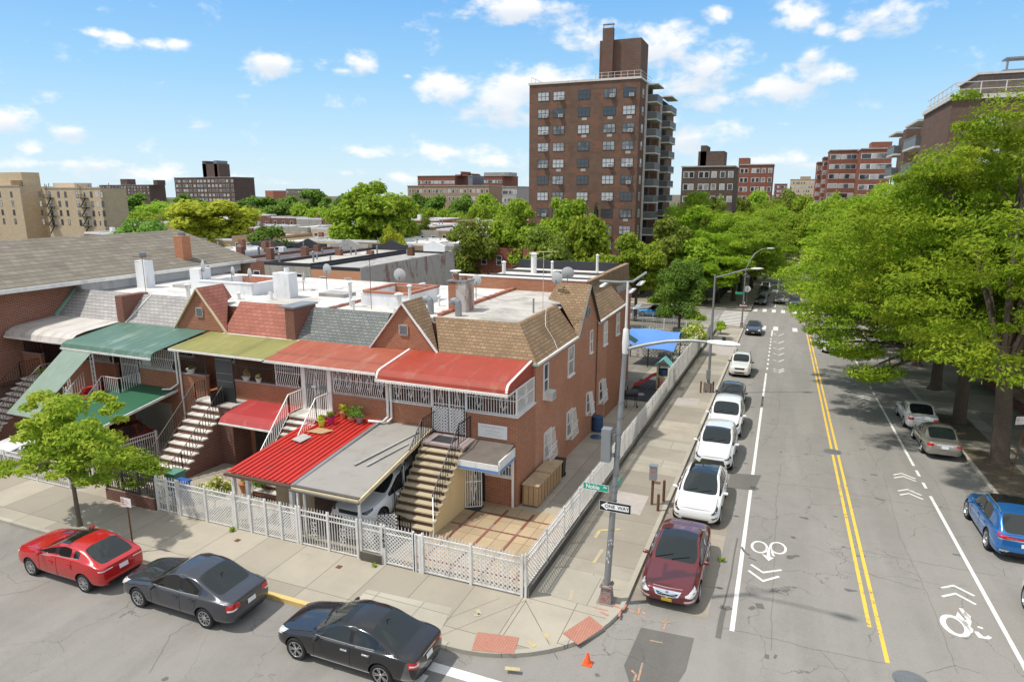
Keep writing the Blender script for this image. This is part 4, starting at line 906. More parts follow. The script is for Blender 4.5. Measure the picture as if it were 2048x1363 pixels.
place_car('saloon_plain','paint_brownblack','dark brown saloon parked just before the far crossing',-2.45,79.1+2.35,SOUTH,group=G1,overrides={'number_plate':'plate_white'})
G2='cars parked beyond the crossing'
far=[('saloon_plain','paint_navy','dark blue saloon with yellow plate, first beyond the far crossing',0),('suv_small','paint_darkgreen','dark SUV second in the row beyond the far crossing',5.6),('saloon_plain','paint_gunmetal','dark grey saloon third in the row beyond the far crossing',11.2),('suv_big','paint_navy','tall dark SUV fourth in the row beyond the far crossing',16.8),('saloon_plain','paint_silver','silver saloon fifth in the row beyond the far crossing',22.5),('suv_rx','paint_pearl','pale SUV sixth in the row beyond the far crossing',28.3),('saloon_plain','paint_black','black saloon seventh in the row beyond the far crossing',34)]
for m_,p_,l_,dy in far: place_car(m_,p_,l_,-2.75,113.4+2.35+dy,SOUTH,group=G2)
place_car('saloon_plain','paint_tan','tan saloon waiting at the far crossing beside the parked row',.05,117.3+2.3,SOUTH,name='saloon_car',overrides={'number_plate':'plate_white'})
place_car('suv_small','paint_darkgreen','dark green SUV with yellow plate waiting at the far crossing',2.35,112.4+2.3,SOUTH,name='waiting_car')
place_car('suv_big','paint_silver','grey SUV coming down the far part of the avenue',5.3,148,SOUTH,name='driving_car')
place_car('suv_rx','paint_white','white car seen far up the avenue between the tree crowns',5.0,200,SOUTH,name='driving_car')
place_car('suv_big','paint_darkgreen','dark car far up the avenue under the overhanging crowns',6.6,182,NORTH,name='driving_car')
G3='cars parked tail-on along the tree side kerb'
place_car('saloon_silver','paint_white','white saloon parked under the left of the two big street trees',8.65,44.5+2.3,NORTH,group=G3)
place_car('saloon_silver','paint_silver','silver saloon with red tail lamps parked by the thick tree trunk',8.75,39.1+2.4,NORTH,group=G3)
place_car('suv_blue','paint_blue','bright blue SUV with roof rails at the right edge of the road',9.02,29.65,NORTH+.0,group=G3)
place_car('suv_big','paint_offwhite','white utility vehicle cut off by the right edge of the picture',9.05,22.2,NORTH,group=G3)
place_car('suv_big','paint_white','white van half hidden under the overhanging tree crown, coming down the road',5.35,70.9+2.4,SOUTH,name='white_van',cat='van')
G4='cars behind the playground fence'
place_car('suv_rx','paint_bright_blue','bright blue car parked on the far street beyond the round dark tree',-15.6,90.5,PI,group='cars on the far cross street')
place_car('suv_small','paint_gunmetal','grey hatchback parked in the yard beside the round dark tree',-9.3,70.0,PI*.5,z=g(70),group=G4)
place_car('saloon_plain','paint_silver','silver saloon parked in the yard behind the blue tarpaulin',-10.6,66.5,PI*.5,z=g(66.5),group=G4)
place_car('suv_big','paint_pearl','white SUV parked in the carport under the flat grey canopy',-14.35,21.4,-PI/2,z=.0,name='carport_car')
place_car('suv_small','paint_maroon','dark red SUV parked in the driveway behind the street tree',-29.6,20.6,-PI/2,z=0,name='driveway_car')
place_car('suv_rx','paint_white','white SUV parked behind the white railings, seen through the street tree',-33.2,20.4,-PI/2,z=0,name='driveway_car')
# ---------------------------------------------------------------- the row of brick houses
def text_mesh(txt,size,name,mat,ext=.003,bold=0.0):
    c=bpy.data.curves.new('t','FONT'); c.body=txt; c.size=size; c.align_x='CENTER'; c.align_y='CENTER'; c.extrude=ext; c.offset=bold; c.resolution_u=3
    o=bpy.data.objects.new('t',c); COL.objects.link(o); bpy.context.view_layer.update()
    me=bpy.data.meshes.new_from_object(o.evaluated_get(bpy.context.evaluated_depsgraph_get())); bpy.data.objects.remove(o); me.materials.clear(); me.materials.append(MATS[mat]); me.name=name; return me
FY,MY,BY=24.0,26.2,39.0
XB=[-9.51,-15.66,-21.95,-28.15,-34.4,-40.3]
GX=[-16.05,-28.62]
MT=6.85
def gable(par,cx,cy,nx,ny,brick,shing,trim,z0=5.45,hw=1.78,h=2.18,roofside=(1,1)):
    """gable wall facing direction (nx,ny); mansard recedes 1.3 m over 1.4 m"""
    u=Vector((-ny,nx,0)); n=Vector((nx,ny,0)); c=Vector((cx,cy,z0))
    def P(a,b,z): return c+u*a-n*b+Vector((0,0,z))
    m=MB(); m.slab([P(-hw,-.03,-.02),P(hw,-.03,-.02),P(0,-.03,h)],-n*-.0+(-n)*.18); m.build('gable_wall',brick,par)
    fx=hw*(1-1.4/h); m=MB(); e=.0
    for s in (-1,1):
        m.poly([P(0,-.10,h+.07),P(s*(hw+.05),-.10,-.01),P(s*(fx+.04),1.3,1.42),P(0,1.75,h+.07)])
        m.poly([P(0,-.10,h+.03),P(s*(hw+.05),-.10,-.05),P(s*(fx+.04),1.3,1.38),P(0,1.75,h+.03)])
        m.poly([P(s*(fx+.04),1.3,1.42),P(0,1.75,h+.07),P(0,2.3,1.42)])
    m.build('gable_roof',shing,par)
    m=MB()
    for s in (-1,1): m.bar(P(0,-.13,h+.02),P(s*(hw+.07),-.13,-.06),.05,.13,up=n)
    m.build('rake_trim',trim,par)
    m=MB(); m.mat(0)
    a,b=P(-.2,-.06,.72),P(.2,-.06,.72)
    for i in range(6): 
        z=.72+.07*i; m.bar(P(-.19,-.08,z+.03),P(.19,-.08,z+.03),.02,.055,up=(0,0,1))
    m.mat(1); m.bar(P(-.22,-.06,.70),P(.22,-.06,.70),.05); m.bar(P(-.22,-.06,1.16),P(.22,-.06,1.16),.05); m.bar(P(-.22,-.06,.70),P(-.22,-.06,1.16),.05); m.bar(P(.22,-.06,.70),P(.22,-.06,1.16),.05)
    m.mat(2); m.slab([P(-.2,-.04,.71),P(.2,-.04,.71),P(.2,-.04,1.15),P(-.2,-.04,1.15)],n*.006)
    m.build('vent',['galv_dark','concrete_band','dark_interior'],par)
def steps(par,x0,x1,yt,yb,zt,zb,n,tread,riser,sidem,over=.04,landing=None,lm=None,body=None):
    """stair running in Y from (yt,zt) down to (yb,zb)"""
    m=MB(); rise=(zt-zb)/n; run=(yt-yb)/(n-1) if n>1 else 0
    for i in range(n-1):
        z=zt-rise*(i+1); y1=yt-run*i; y0=y1-run
        m.mat(0).box(x0-.03,x1+over,y0-.035,y1-.004,z-.055,z); m.mat(1).box(x0,x1,y0,y1,z-rise*1.0 -.02,z-.057)
    m.build('stair_steps',[tread,riser],par)
    pts=[(yt,zt-.1)]
    for i in range(n-1):
        z=zt-rise*(i+1)-.06; y1=yt-run*i; pts+= [(y1,z),(y1-run,z)]
    pts+=[(yb,zb-.1),(FY,zb-.5),(FY,zt-.1)]
    m=MB()
    for xx,w in ((x1-.02,.06),(x0-.04,.06)): m.slab([(xx,y,z) for y,z in pts],(w,0,0))
    m.build('stair_wall',body or sidem,par)
    if landing:
        m=MB(); m.mat(0).box(x0-.06,x1+.14,yt,FY,zt-.09,zt); m.mat(1).box(x0,x1,yt+.03,FY,zb-.3,zt-.092); m.build('landing',[lm or tread,riser],par)
def railing(par,pts,mat,sp=.13,h=.85,name='railing',r=.011,top=.035,scroll=False):
    m=MB()
    for a,b in zip(pts[:-1],pts[1:]):
        a=Vector(a); b=Vector(b); L=math.hypot(b.x-a.x,b.y-a.y); n=max(1,int(L/sp))
        m.bar(a+Vector((0,0,h)),b+Vector((0,0,h)),top,top*.7); m.bar(a+Vector((0,0,.10)),b+Vector((0,0,.10)),.02)
        for i in range(n+1):
            p=a.lerp(b,i/n); m.bar(p+Vector((0,0,.02 if i in(0,n) else .1)),p+Vector((0,0,h)),r*2 if i not in (0,n) else .035)
    return m.build(name,mat,par)
def window(par,x,y,z,w,h,face='-y',frame='frame_white',pane='window_pane',sill=True,mull='h',d=.06,name='window'):
    m=MB(); t=.05
    m.box(-w/2,w/2,-d,0,-h/2,-h/2+t); m.box(-w/2,w/2,-d,0,h/2-t,h/2); m.box(-w/2,-w/2+t,-d,0,-h/2+t,h/2-t); m.box(w/2-t,w/2,-d,0,-h/2+t,h/2-t)
    if mull in ('h','x'): m.box(-w/2+t,w/2-t,-d*.8,-.001,-.025,.025)
    if mull in ('v','x'): m.box(-.025,.025,-d*.78,-.002,-h/2+t,h/2-t)
    if sill: m.box(-w/2-.06,w/2+.06,-d-.05,.0,-h/2-.07,-h/2-.001)
    o=m.build(name,frame,par); o.location=(x,y,z); o.rotation_euler=(0,0,{'-y':0,'+x':PI/2,'-x':-PI/2,'+y':PI}[face])
    m=MB(); m.box(-w/2+t,w/2-t,-.02,-.012,-h/2+t,h/2-t); m.build('pane',pane,o); return o
def awning_shell(par,x0,x1,prof,mat,name='awning',ends=None,edge=None,scallop=False,ribs=None,em='awning_edge'):
    m=MB(); n=len(prof)
    for (ya,za),(yb,zb) in zip(prof[:-1],prof[1:]):
        m.slab([(x0,ya,za),(x1,ya,za),(x1,yb,zb),(x0,yb,zb)],(0,0,-.025))
    if ends:
        for x in ends:
            yl,zl=prof[-1]; m.slab([(x,y,z-.03) for y,z in prof]+[(x,prof[0][0],zl)],(.015 if x>x0+1 else -.015,0,0))
    o=m.build(name,mat,par)
    yl,zl=prof[-1]
    if edge:
        m=MB(); m.box(x0,x1,yl-.05,yl+.02,zl-edge,zl-.026)
        if scallop:
            k=int((x1-x0)/.12)
            for i in range(k):
                c=x0+(i+.5)*(x1-x0)/k; m.box(c-.045,c+.045,yl-.048,yl-.038,zl-edge-.05,zl-edge)
            kk=int((FY+2.1-yl)/.12)
            for i in range(kk): c=yl+(i+.5)*.12; m.box(x1-.01,x1+.0,c-.045,c+.045,zl-edge-.02,zl+.02)
        m.build('awning_edge',em,par)
    if ribs:
        m=MB()
        for x in ribs:
            for (ya,za),(yb,zb) in zip(prof[:-1],prof[1:]): m.bar((x,ya,za+.012),(x,yb,zb+.012),.10,.03)
        m.build('awning_rib',em,par)
    return o
def grille(par,A,B,z0,z1,mat='white_paint',sp=.125,scrolls=0,bulge=0,n=(0,-1),name='window_grille',mid=True,r=.012):
    m=MB(); A=Vector(A); B=Vector(B)
    for z in ([z0,z1]+([z0+(z1-z0)*.55] if mid else [])): m.bar((A.x,A.y,z),(B.x,B.y,z),.035,.03)
    for q in (A,B): m.bar((q.x,q.y,z0),(q.x,q.y,z1),.04)
    bars(m,A,B,z0,z0,z1-z0,sp,r,False,bulge,n)
    L=(B-A).length; zc=(z0+z1)/2
    for i in range(scrolls):
        c=A.lerp(B,(i+.5)/scrolls); u=(B-A)/L; w=.13
        def Q(a,z): return (c.x+u.x*a+n[0]*.02,c.y+u.y*a+n[1]*.02,z)
        H=(z1-z0)*.36
        for s in (-1,1):
            m.bar(Q(0,zc+H),Q(s*w,zc+.05),.02); m.bar(Q(s*w,zc+.05),Q(0,zc-H),.02); m.bar(Q(s*w*.2,zc+H*.5),Q(s*w*1.1,zc+.32*H+.1),.018)
            for k in range(6):
                a0=2*PI*k/6; a1=2*PI*(k+1)/6
                for cz in (zc+.1,zc-.22): m.bar(Q(s*w*.75+.05*math.cos(a0),cz+.05*math.sin(a0)),Q(s*w*.75+.05*math.cos(a1),cz+.05*math.sin(a1)),.016)
    return m.build(name,mat,par)
def downpipe(par,pts,r=.045,mat='metal_white'):
    m=MB(); m.tube(pts,r,8); return m.build('downpipe',mat,par)
def house(i,label,shing,brick='brick_red',porch='brick_red',door=None,deck='roof_white',xl=None):
    x1,x0=XB[i],XB[i+1]; e=.003
    t=thing('row_house',label,'house',((x0+x1)/2,FY,g(FY)),0,'row houses on the side street')
    t['_o']=0; del t['_o']
    # everything is built in world coordinates, then parented keeping place
    P=bpy.data.objects.new('row_house',None)
    return t,x0,x1
def keep(par,fn):
    """run fn(dummy parent) in world coordinates and re-parent the results under par"""
    before=set(bpy.data.objects); tmp=bpy.data.objects.new('tmp',None); COL.objects.link(tmp); fn(tmp)
    bpy.context.view_layer.update()
    loc=Vector(par.location); Rz=Matrix.Rotation(-par.rotation_euler.z,4,'Z')
    for o in list(tmp.children):
        o.parent=par; o.location=Rz@(Vector(o.location)-loc); o.rotation_euler.z-=par.rotation_euler.z
    bpy.data.objects.remove(tmp)
HOUSES=[]
def body_common(p,x0,x1,shing,brick,deck,mx0=None,mx1=None,gate=None,sill=3.62,fl=2.5,side_gap=.004,wingl=True):
    a,b=x0+side_gap,x1-side_gap
    m=MB(); m.box(a,b,MY,BY,-1.9,5.45); m.box(a,b,MY+1.32,BY,5.45,6.55)
    m.build('wall',brick,p)
    m=MB(); m.box(a+.002,b-.002,MY+1.25,BY-.01,6.552,6.60); m.build('flat_roof',deck,p)
    m=MB(); q0,q1=(mx0 if mx0 is not None else a),(mx1 if mx1 is not None else b)
    m.slab([(q0,MY-.06,5.40),(q1,MY-.06,5.40),(q1,MY+1.3,MT),(q0,MY+1.3,MT)],(0,.08,-.0)); m.slab([(q0,MY+1.28,MT),(q1,MY+1.28,MT),(q1,MY+1.55,MT-.03),(q0,MY+1.55,MT-.03)],(0,0,-.28)); m.build('mansard_roof',shing,p)
    m=MB(); m.box(q0,q1,MY-.16,MY-.03,5.33,5.40); m.build('gutter','metal_white' ,p)
    # front wall below, porch floor and parapet with a gap at the steps
    m=MB(); g0,g1=gate
    m.box(a,b,FY,MY-.002,-.9,fl); 
    for u,v in ((a,g0),(g1,b)):
        if v-u>.05: m.box(u,v,FY,FY+.2,fl+.002,sill)
    m.build('porch_wall',brick,p)
    m=MB()
    for u,v in ((a,g0),(g1,b)):
        if v-u>.05: m.box(u,v-.0,FY-.04,FY+.24,sill+.002,sill+.06)
    m.build('porch_sill','landing_mauve',p)
def build_row():
    # ---- house 0 : corner house
    t=thing('row_house','corner red brick house with tan shingle mansard, red metal awning and white porch grilles','house',(-12.6,FY,g(FY)),0,'row houses on the side street')
    def f(p):
        x0,x1=XB[1],XB[0]; a,b=x0+.004,x1
        m=MB(); m.box(a,b,MY,BY-.2,-1.9,5.45); m.box(a,b-1.34,MY+1.32,BY-.2,5.45,6.55); m.build('wall','brick_side',p)
        m=MB(); m.box(a+.002,b-1.27,MY+1.25,BY-.22,6.552,6.60); m.build('flat_roof','roof_dirty',p)
        m=MB(); m.box(a,b,FY,MY-.002,-.9,2.5)
        for u,v in ((a,-13.45),(-11.85,b)): m.box(u,v,FY,FY+.2,2.502,3.62)
        m.box(b-.2,b,FY+.2,MY-.002,2.502,3.62); m.build('porch_wall','brick_red',p)
        m=MB()
        for u,v in ((a,-13.45),(-11.85,b+.04)): m.box(u,v,FY-.04,FY+.24,3.622,3.67)
        m.box(b-.24,b+.04,FY+.24,MY-.002,3.622,3.67); m.build('porch_sill','white_rusty',p)
        # mansard with hip at the corner, front and side
        L0=-14.2; tx=XB[0]-1.3
        m=MB(); m.slab([(L0,MY-.06,5.40),(b+.06,MY-.06,5.40),(tx,MY+1.3,MT),(L0-.9,MY+1.3,MT)],(0,.07,-.03))
        m.slab([(b+.06,MY-.06,5.40),(b+.06,32.35,5.40),(tx,32.9,MT),(tx,MY+1.3,MT)],(-.07,0,-.03)); m.slab([(L0-1,MY+1.28,MT),(tx,MY+1.28,MT),(tx-.2,MY+1.5,MT-.04),(L0-1,MY+1.5,MT-.04)],(0,0,-.25)); m.slab([(tx,MY+1.28,MT),(tx,33,MT),(tx-.22,33,MT-.04),(tx-.22,MY+1.5,MT-.04)],(0,0,-.25))
        m.slab([(b+.06,36.35,5.40),(b+.06,38.78,5.40),(tx,38.78,MT),(tx,35.8,MT)],(-.07,0,-.03)); m.slab([(tx,35.5,MT),(tx,38.78,MT),(tx-.22,38.78,MT-.04),(tx-.22,35.5,MT-.04)],(0,0,-.25))
        m.build('mansard_roof','shingle_brown',p)
        m=MB(); m.bar((b+.09,MY-.1,5.36),(b+.09,32.35,5.36),.12,.10); m.bar((b+.09,36.35,5.36),(b+.09,38.78,5.36),.12,.10); m.build('gutter','metal_white',p)
        m=MB(); m.bar((L0,MY-.1,5.36),(b+.1,MY-.1,5.36),.12,.10); m.build('gutter','copper_green',p)
        gable(p,GX[0],MY,0,-1,'brick_red','shingle_brown','white_paint')
        gable(p,b,34.35,1,0,'brick_side','shingle_brown','frame_dark',hw=2.02,h=2.3)
        awning_shell(p,XB[1]-.16,XB[0]-.12,[(MY-.05,5.50),(23.62,5.16),(23.45,5.08),(23.36,4.95),(23.33,4.82)],'awning_red',ends=(XB[0]-.135,),edge=.10,scallop=True,ribs=(XB[1]-.1,XB[0]-.2))
        grille(p,(XB[1]+.18,FY+.04),(-13.5,FY+.04),3.70,4.82,scrolls=3); grille(p,(-11.8,FY+.04),(XB[0]-.06,FY+.04),3.70,4.82,scrolls=2)
        grille(p,(XB[0]-.05,FY+.08),(XB[0]-.05,MY-.1),3.70,4.82,scrolls=1,n=(1,0))
        grille(p,(-13.42,FY+.06),(-12.66,FY+.06),2.56,4.82,scrolls=1,name='porch_gate'); grille(p,(-12.62,FY+.06),(-11.88,FY+.06),2.56,4.82,scrolls=1,name='porch_gate')
        m=MB(); lattice(m,(-13.38,FY-.02),(-12.68,FY-.02),2.6,2.6,1.1,.10,.04,.012); lattice(m,(-12.6,FY-.02),(-11.92,FY-.02),2.6,2.6,1.1,.10,.04,.012); m.build('gate_lattice','white_paint',p)
        m=MB(); m.box(-13.5,-13.42,FY,FY+.1,2.5,4.9); m.box(-11.88,-11.8,FY,FY+.1,2.5,4.9); m.box(XB[1]+.02,XB[1]+.16,FY-.04,FY+.1,3.68,4.9); m.build('porch_post','white_paint',p)
        # things seen inside the porch
        window(p,-14.4,MY,4.35,1.5,1.0); window(p,-10.6,MY,4.35,1.3,1.0); 
        m=MB(); m.box(-13.1,-12.2,MY-.06,MY,2.5,4.6); m.build('door','screen_dark',p)
        # side windows : upper sash, lower grilles
        for (y,z,w,h) in ((27.45,4.35,.62,1.55),(31.3,4.35,.95,1.5),(35.1,4.55,.5,1.25),(38.3,4.4,.8,1.4)):
            window(p,XB[0],y,z,w,h,'+x')
        for (y,w,h,z) in ((27.8,1.0,1.35,1.15),(31.25,1.0,1.35,1.05),(34.7,.62,1.2,1.1),(37.6,.9,1.3,1.0)):
            window(p,XB[0],y,z,w,h,'+x')
            m=MB(); A=(XB[0]+.16,y-w/2-.05); B=(XB[0]+.16,y+w/2+.05)
            for zz in (z-h/2,z,z+h/2): m.bar((A[0] if zz>z else A[0]+.16,A[1],zz),(B[0] if zz>z else B[0]+.16,B[1],zz),.03); 
            n=7
            for k in range(n+1):
                yy=A[1]+(B[1]-A[1])*k/n; m.bar((XB[0]+.16,yy,z+h/2),(XB[0]+.36,yy,z-h/2),.022)
                if k<n: m.bar((XB[0]+.3,yy,z-h*.3),(XB[0]+.3,yy+w/n*.5,z-h*.1),.018); m.bar((XB[0]+.3,yy+w/n*.5,z-h*.1),(XB[0]+.26,yy+w/n,z-h*.3),.018)
            m.bar((XB[0]+.36,A[1],z-h/2),(XB[0],A[1],z-h/2),.02); m.bar((XB[0]+.36,B[1],z-h/2),(XB[0],B[1],z-h/2),.02); m.build('window_grille','white_paint',p)
        m=MB(); m.box(XB[0]+.01,XB[0]+.42,27.2,27.75,3.45,3.85); m.mat(1)
        for k in range(6): m.box(XB[0]+.421,XB[0]+.43,27.24,27.71,3.50+.055*k,3.52+.055*k)
        m.build('air_conditioner',['ac_white','galv_dark'],p)
        downpipe(p,[(XB[0]+.05,36.3,5.4),(XB[0]+.05,36.3,-.9)],.03,'rusty_iron')
        m=MB(); m.box(XB[0]+.002,XB[0]+.05,33.8,34.15,6.15,6.5); m.build('side_vent','galv_dark',p)
        # cable sagging down the side mansard
        m=MB(); pts=[(-10.8,31.2,6.95),(-10.5,30.2,6.7),(-10.2,29.4,6.4),(-9.75,29.3,5.8),(-9.42,28.9,5.45)]; m.tube(pts,.012,5); m.build('cable','metal_white',p)
        # stair
        steps(p,-13.3,-11.5,22.8,20.05,2.5,.0,12,'tread_cream','riser_brown','yellow_wall',over=.10,landing=True,lm='landing_mauve')
        m=MB(); m.box(-13.0,-12.05,23.0,23.7,2.502,2.515); m.build('door_mat','rubber_mat',p)
        railing(p,[(-13.32,24.0,2.5),(-13.32,22.85,2.5),(-13.32,20.6,.45),(-13.0,20.1,.0)],'black_iron',h=.95)
        railing(p,[(-11.62,24.0,2.5),(-11.62,22.85,2.5),(-11.62,20.6,.45)],'black_iron',h=.95)
        railing(p,[(-14.4,19.9,.0),(-12.6,19.75,.0),(-12.0,19.55,.0)],'black_iron',h=.75)
        m=MB(); 
        for z in (.75,.25): m.bar((-11.6,20.55,z+.55),(-11.15,19.75,z+.05),.035)
        m.bar((-11.6,20.55,1.3),(-11.6,20.55,.1),.03); m.bar((-11.15,19.75,.8),(-11.15,19.75,.0),.03); m.build('handrail','white_paint',p)
        # small entrance porch to the right of the stair
        m=MB(); m.slab([(-11.38,22.3,2.22),(-9.62,22.3,2.22),(-9.62,23.98,2.50),(-11.38,23.98,2.50)],(0,0,-.07)); m.build('entrance_roof','tar_roof',p)
        m=MB(); m.box(-11.38,-9.62,22.26,22.32,1.84,2.21); m.box(-9.64,-9.58,22.32,23.98,1.84,2.35); m.box(-11.38,-9.62,22.33,23.9,2.05,2.10); m.build('entrance_fascia','white_rusty',p)
        m=MB(); m.box(-11.39,-9.60,22.24,22.256,1.87,1.98); m.box(-9.574,-9.56,22.32,23.98,1.87,1.98); m.build('blue_band','sign_blue_band',p)
        m=MB(); m.box(-9.70,-9.62,23.85,23.93,-.3,1.86); m.build('entrance_post','white_paint',p)
        window(p,-10.3,FY,1.45,1.15,.85,mull='v'); grille(p,(-10.92,FY-.1),(-9.72,FY-.1),.98,1.90,scrolls=0,sp=.13)
        m=MB(); m.box(-11.48,-10.98,FY-.03,FY,-.3,1.85); m.build('entrance_door','dark_interior',p)
        grille(p,(-11.42,23.0),(-10.85,23.35),-.2,1.85,scrolls=1,n=(.5,-.8),name='entrance_gate',sp=.1)
        m=MB(); m.box(-11.45,-10.8,22.95,23.5,g(23)-.0,g(23)+.02); m.build('door_mat','rubber_mat',p)
        # party-wall tiles and chimney
        m=MB(); 
        for k in range(24):
            y=28.9+k*.42; m.box(XB[1]-.10,XB[1]+.12,y,y+.40,6.60,6.74+.03*(k%2))
        m.build('parapet_tile','tile_red',p)
    keep(t,f); HOUSES.append(t)
    # chimney etc. belong to this house
    def ch(p):
        m=MB(); m.box(-15.42,-14.85,30.3,31.3,6.6,8.15); m.mat(1).box(-15.85,-15.43,30.3,31.2,6.6,8.1); m.mat(2).box(-15.9,-14.82,30.26,31.34,8.15,8.22)
        m.mat(1).lathe([(.17,8.22),(.16,8.5),(.16,8.52)],(-15.6,30.7,0),n=12); m.lathe([(.15,8.22),(.14,8.42)],(-15.15,30.8,0),n=12); m.mat(3).lathe([(.30,8.66),(.27,8.70),(.01,8.72)],(-15.6,30.7,0),n=12); m.lathe([(.13,8.5),(.13,8.66)],(-15.6,30.7,0),n=10)
        m.build('chimney',['weathered_wall','brick_red','galvanised','metal_white'],p)
        for (x,y) in ((-16.35+.0,29.3),(-14.75,29.25)):
            m=MB(); pts=[(x,y,6.6),(x,y,7.15),(x-.04,y,7.3),(x-.15,y,7.38),(x-.28,y,7.35),(x-.36,y,7.22)]; m.tube(pts,.17,10); m.build('roof_vent','galvanised',p)
        m=MB(); m.lathe([(.05,6.6),(.05,7.35)],(-11.6,31.5,0),n=8); m.build('vent_pipe','galvanised',p)
    keep(t,ch)
    # ---- house 1
    t=thing('row_house','brick house with dark grey shingle mansard, flat red metal awning and white bowed grilles','house',(-18.8,FY,g(FY)),0,'row houses on the side street')
    def f(p):
        x0,x1=XB[2],XB[1]
        body_common(p,x0,x1,'shingle_grey','brick_red','roof_white',mx0=x0-.32,mx1=GX[0]-1.55,gate=(-20.3,-18.6))
        awning_shell(p,x0-.05,x1-.2,[(MY-.05,5.44),(23.42,5.06)],'awning_red_old',edge=.14)
        grille(p,(x0+.1,FY+.02),(-20.35,FY+.02),3.70,4.86,bulge=.16); grille(p,(-18.55,FY+.02),(x1-.1,FY+.02),3.70,4.86,scrolls=5,bulge=.16,sp=.11)
        grille(p,(-20.12,FY-.02),(-18.85,FY-.02),2.78,4.86,scrolls=1,name='porch_gate',sp=.10)
        m=MB(); m.box(-20.1,-18.87,FY-.04,FY-.01,3.75,3.95); m.mat(1).box(-19.75,-19.5,FY-.055,FY-.041,3.80,3.90); m.build('gate_plate',['galv_dark','sign_white'],p)
        m=MB(); m.box(-20.32,-20.14,FY-.06,FY+.06,2.5,4.9); m.box(-18.82,-18.64,FY-.06,FY+.06,2.5,4.9); m.build('porch_post','white_paint',p)
        window(p,-21.1,MY,4.35,1.2,1.0); window(p,-17.1,MY,4.35,1.4,1.0)
        steps(p,-20.2,-18.75,22.9,20.3,2.75,.0,12,'tread_white','brick_dark','brick_dark',landing=True)
        railing(p,[(-20.22,24,2.75),(-20.22,22.9,2.75),(-20.22,20.3,.15)],'white_paint',h=.95,top=.045,r=.013); railing(p,[(-18.72,24,2.75),(-18.72,22.9,2.75),(-18.72,20.3,.15)],'white_paint',h=.95,top=.045,r=.013)
        downpipe(p,[(x1+.05,FY-.12,5.0),(x1+.05,FY-.12,2.95),(x1-.1,FY-.35,2.75),(x1-.8,FY-.4,2.72)],.06); downpipe(p,[(x1+.22,FY-.10,5.0),(x1+.22,FY-.1,2.9),(x1+.1,FY-.3,2.75)],.05)
        m=MB()
        for k in range(14): y=27.9+k*.42; m.box(x0-.10,x0+.12,y,y+.40,6.60,6.72+.03*(k%2))
        m.build('parapet_tile','tile_red',p); m=MB()
        for k in range(9): x=-21.0+k*.32; m.box(x-.02,x+.29,30.2,30.5,7.32,7.42); m.box(x-.02,x+.29,33.4,33.7,7.32,7.42)
        for k in range(9): y=30.45+k*.33; m.box(-21.2,-20.92,y,y+.3,7.32,7.42); m.box(-18.45,-18.17,y,y+.3,7.32,7.42)
        m.build('shaft_coping','tile_red',p)
        m=MB(); m.box(-21.2,-20.95,30.25,33.65,6.6,7.3); m.box(-18.42,-18.17,30.25,33.65,6.6,7.3); m.box(-20.949,-18.421,30.25,30.5,6.6,7.3); m.box(-20.949,-18.421,33.4,33.65,6.6,7.3); m.mat(1).box(-20.94,-18.43,33.38,33.396,6.6,7.28)
        m.build('light_shaft',['white_wall','brick_red'],p)
        for (x,y,h,r) in ((-21.4,29.6,1.3,.09),(-17.9,29.9,1.25,.08),(-17.75,28.6,1.0,.13),(-17.1,31.6,.5,.06),(-20.3,28.3,.6,.07)):
            m=MB(); m.lathe([(r,6.6),(r,6.6+h)],(x,y,0),n=9); m.lathe([(r*1.9,6.6+h),(r*1.9,6.6+h+.04),(.01,6.6+h+.12)],(x,y,0),n=9); m.build('vent_pipe','metal_white',p)
        m=MB(); m.box(-17.95,-17.35,28.35,28.85,6.6,6.95); m.build('roof_box','metal_white',p)
    keep(t,f)
    # ---- house 2
    t=thing('row_house','brick house with salmon red shingle mansard, olive green awning and tall white stone stair','house',(-25,FY,g(FY)),0,'row houses on the side street')
    def f(p):
        x0,x1=XB[3],XB[2]
        body_common(p,x0,x1,'shingle_red','brick_red','roof_white',mx0=GX[1]+1.55,mx1=x1-.55,gate=(-26.3,-24.4),fl=2.6)
        m=MB(); m.box(x1-.9,x1-.35,MY-.12,MY+1.6,5.40,6.98); m.mat(1).box(x1-1.3,x1-.3,MY-.16,MY+1.75,6.981,7.06); m.build('fire_wall',['brick_low','galvanised'],p)
        gable(p,GX[1],MY,0,-1,'brick_red','shingle_red','cream_trim')
        awning_shell(p,x0+.2,x1+.05,[(MY-.05,5.40),(23.42,5.08)],'awning_olive',edge=.12)
        grille(p,(x0+.1,FY+.10),(-26.35,FY+.10),3.70,4.92,mat='grey_iron',r=.009); grille(p,(-24.35,FY+.10),(x1-.1,FY+.10),3.70,4.92,mat='grey_iron',r=.009)
        m=MB(); m.box(-25.6,-24.5,FY,FY+.04,2.62,4.9); m.mat(1)
        for z in (3.5,3.9,4.6): m.box(-25.55,-24.55,FY-.02,FY-.002,z,z+.04)
        m.build('screen_door',['screen_dark','galvanised'],p)
        m=MB(); m.box(-24.9,-23.85,23.4,23.44,2.65,3.45); m.box(-24.62,-24.60,22.6,23.4,2.65,3.3); m.build('black_screen','black_plastic',p)
        window(p,-27.1,MY,4.35,1.2,1.0); window(p,-23.2,MY,4.35,1.2,1.0)
        steps(p,-26.3,-24.5,23.3,20.6,2.62,-.0,10,'tread_white','brick_dark','brick_dark',over=.05,landing=True)
        m=MB(); m.box(-24.48,-23.7,22.9,FY,-.3,2.62); m.mat(1).box(-24.5,-23.6,22.85,FY,2.622,2.70); m.build('stair_pier',['brick_dark','concrete_band'],p)
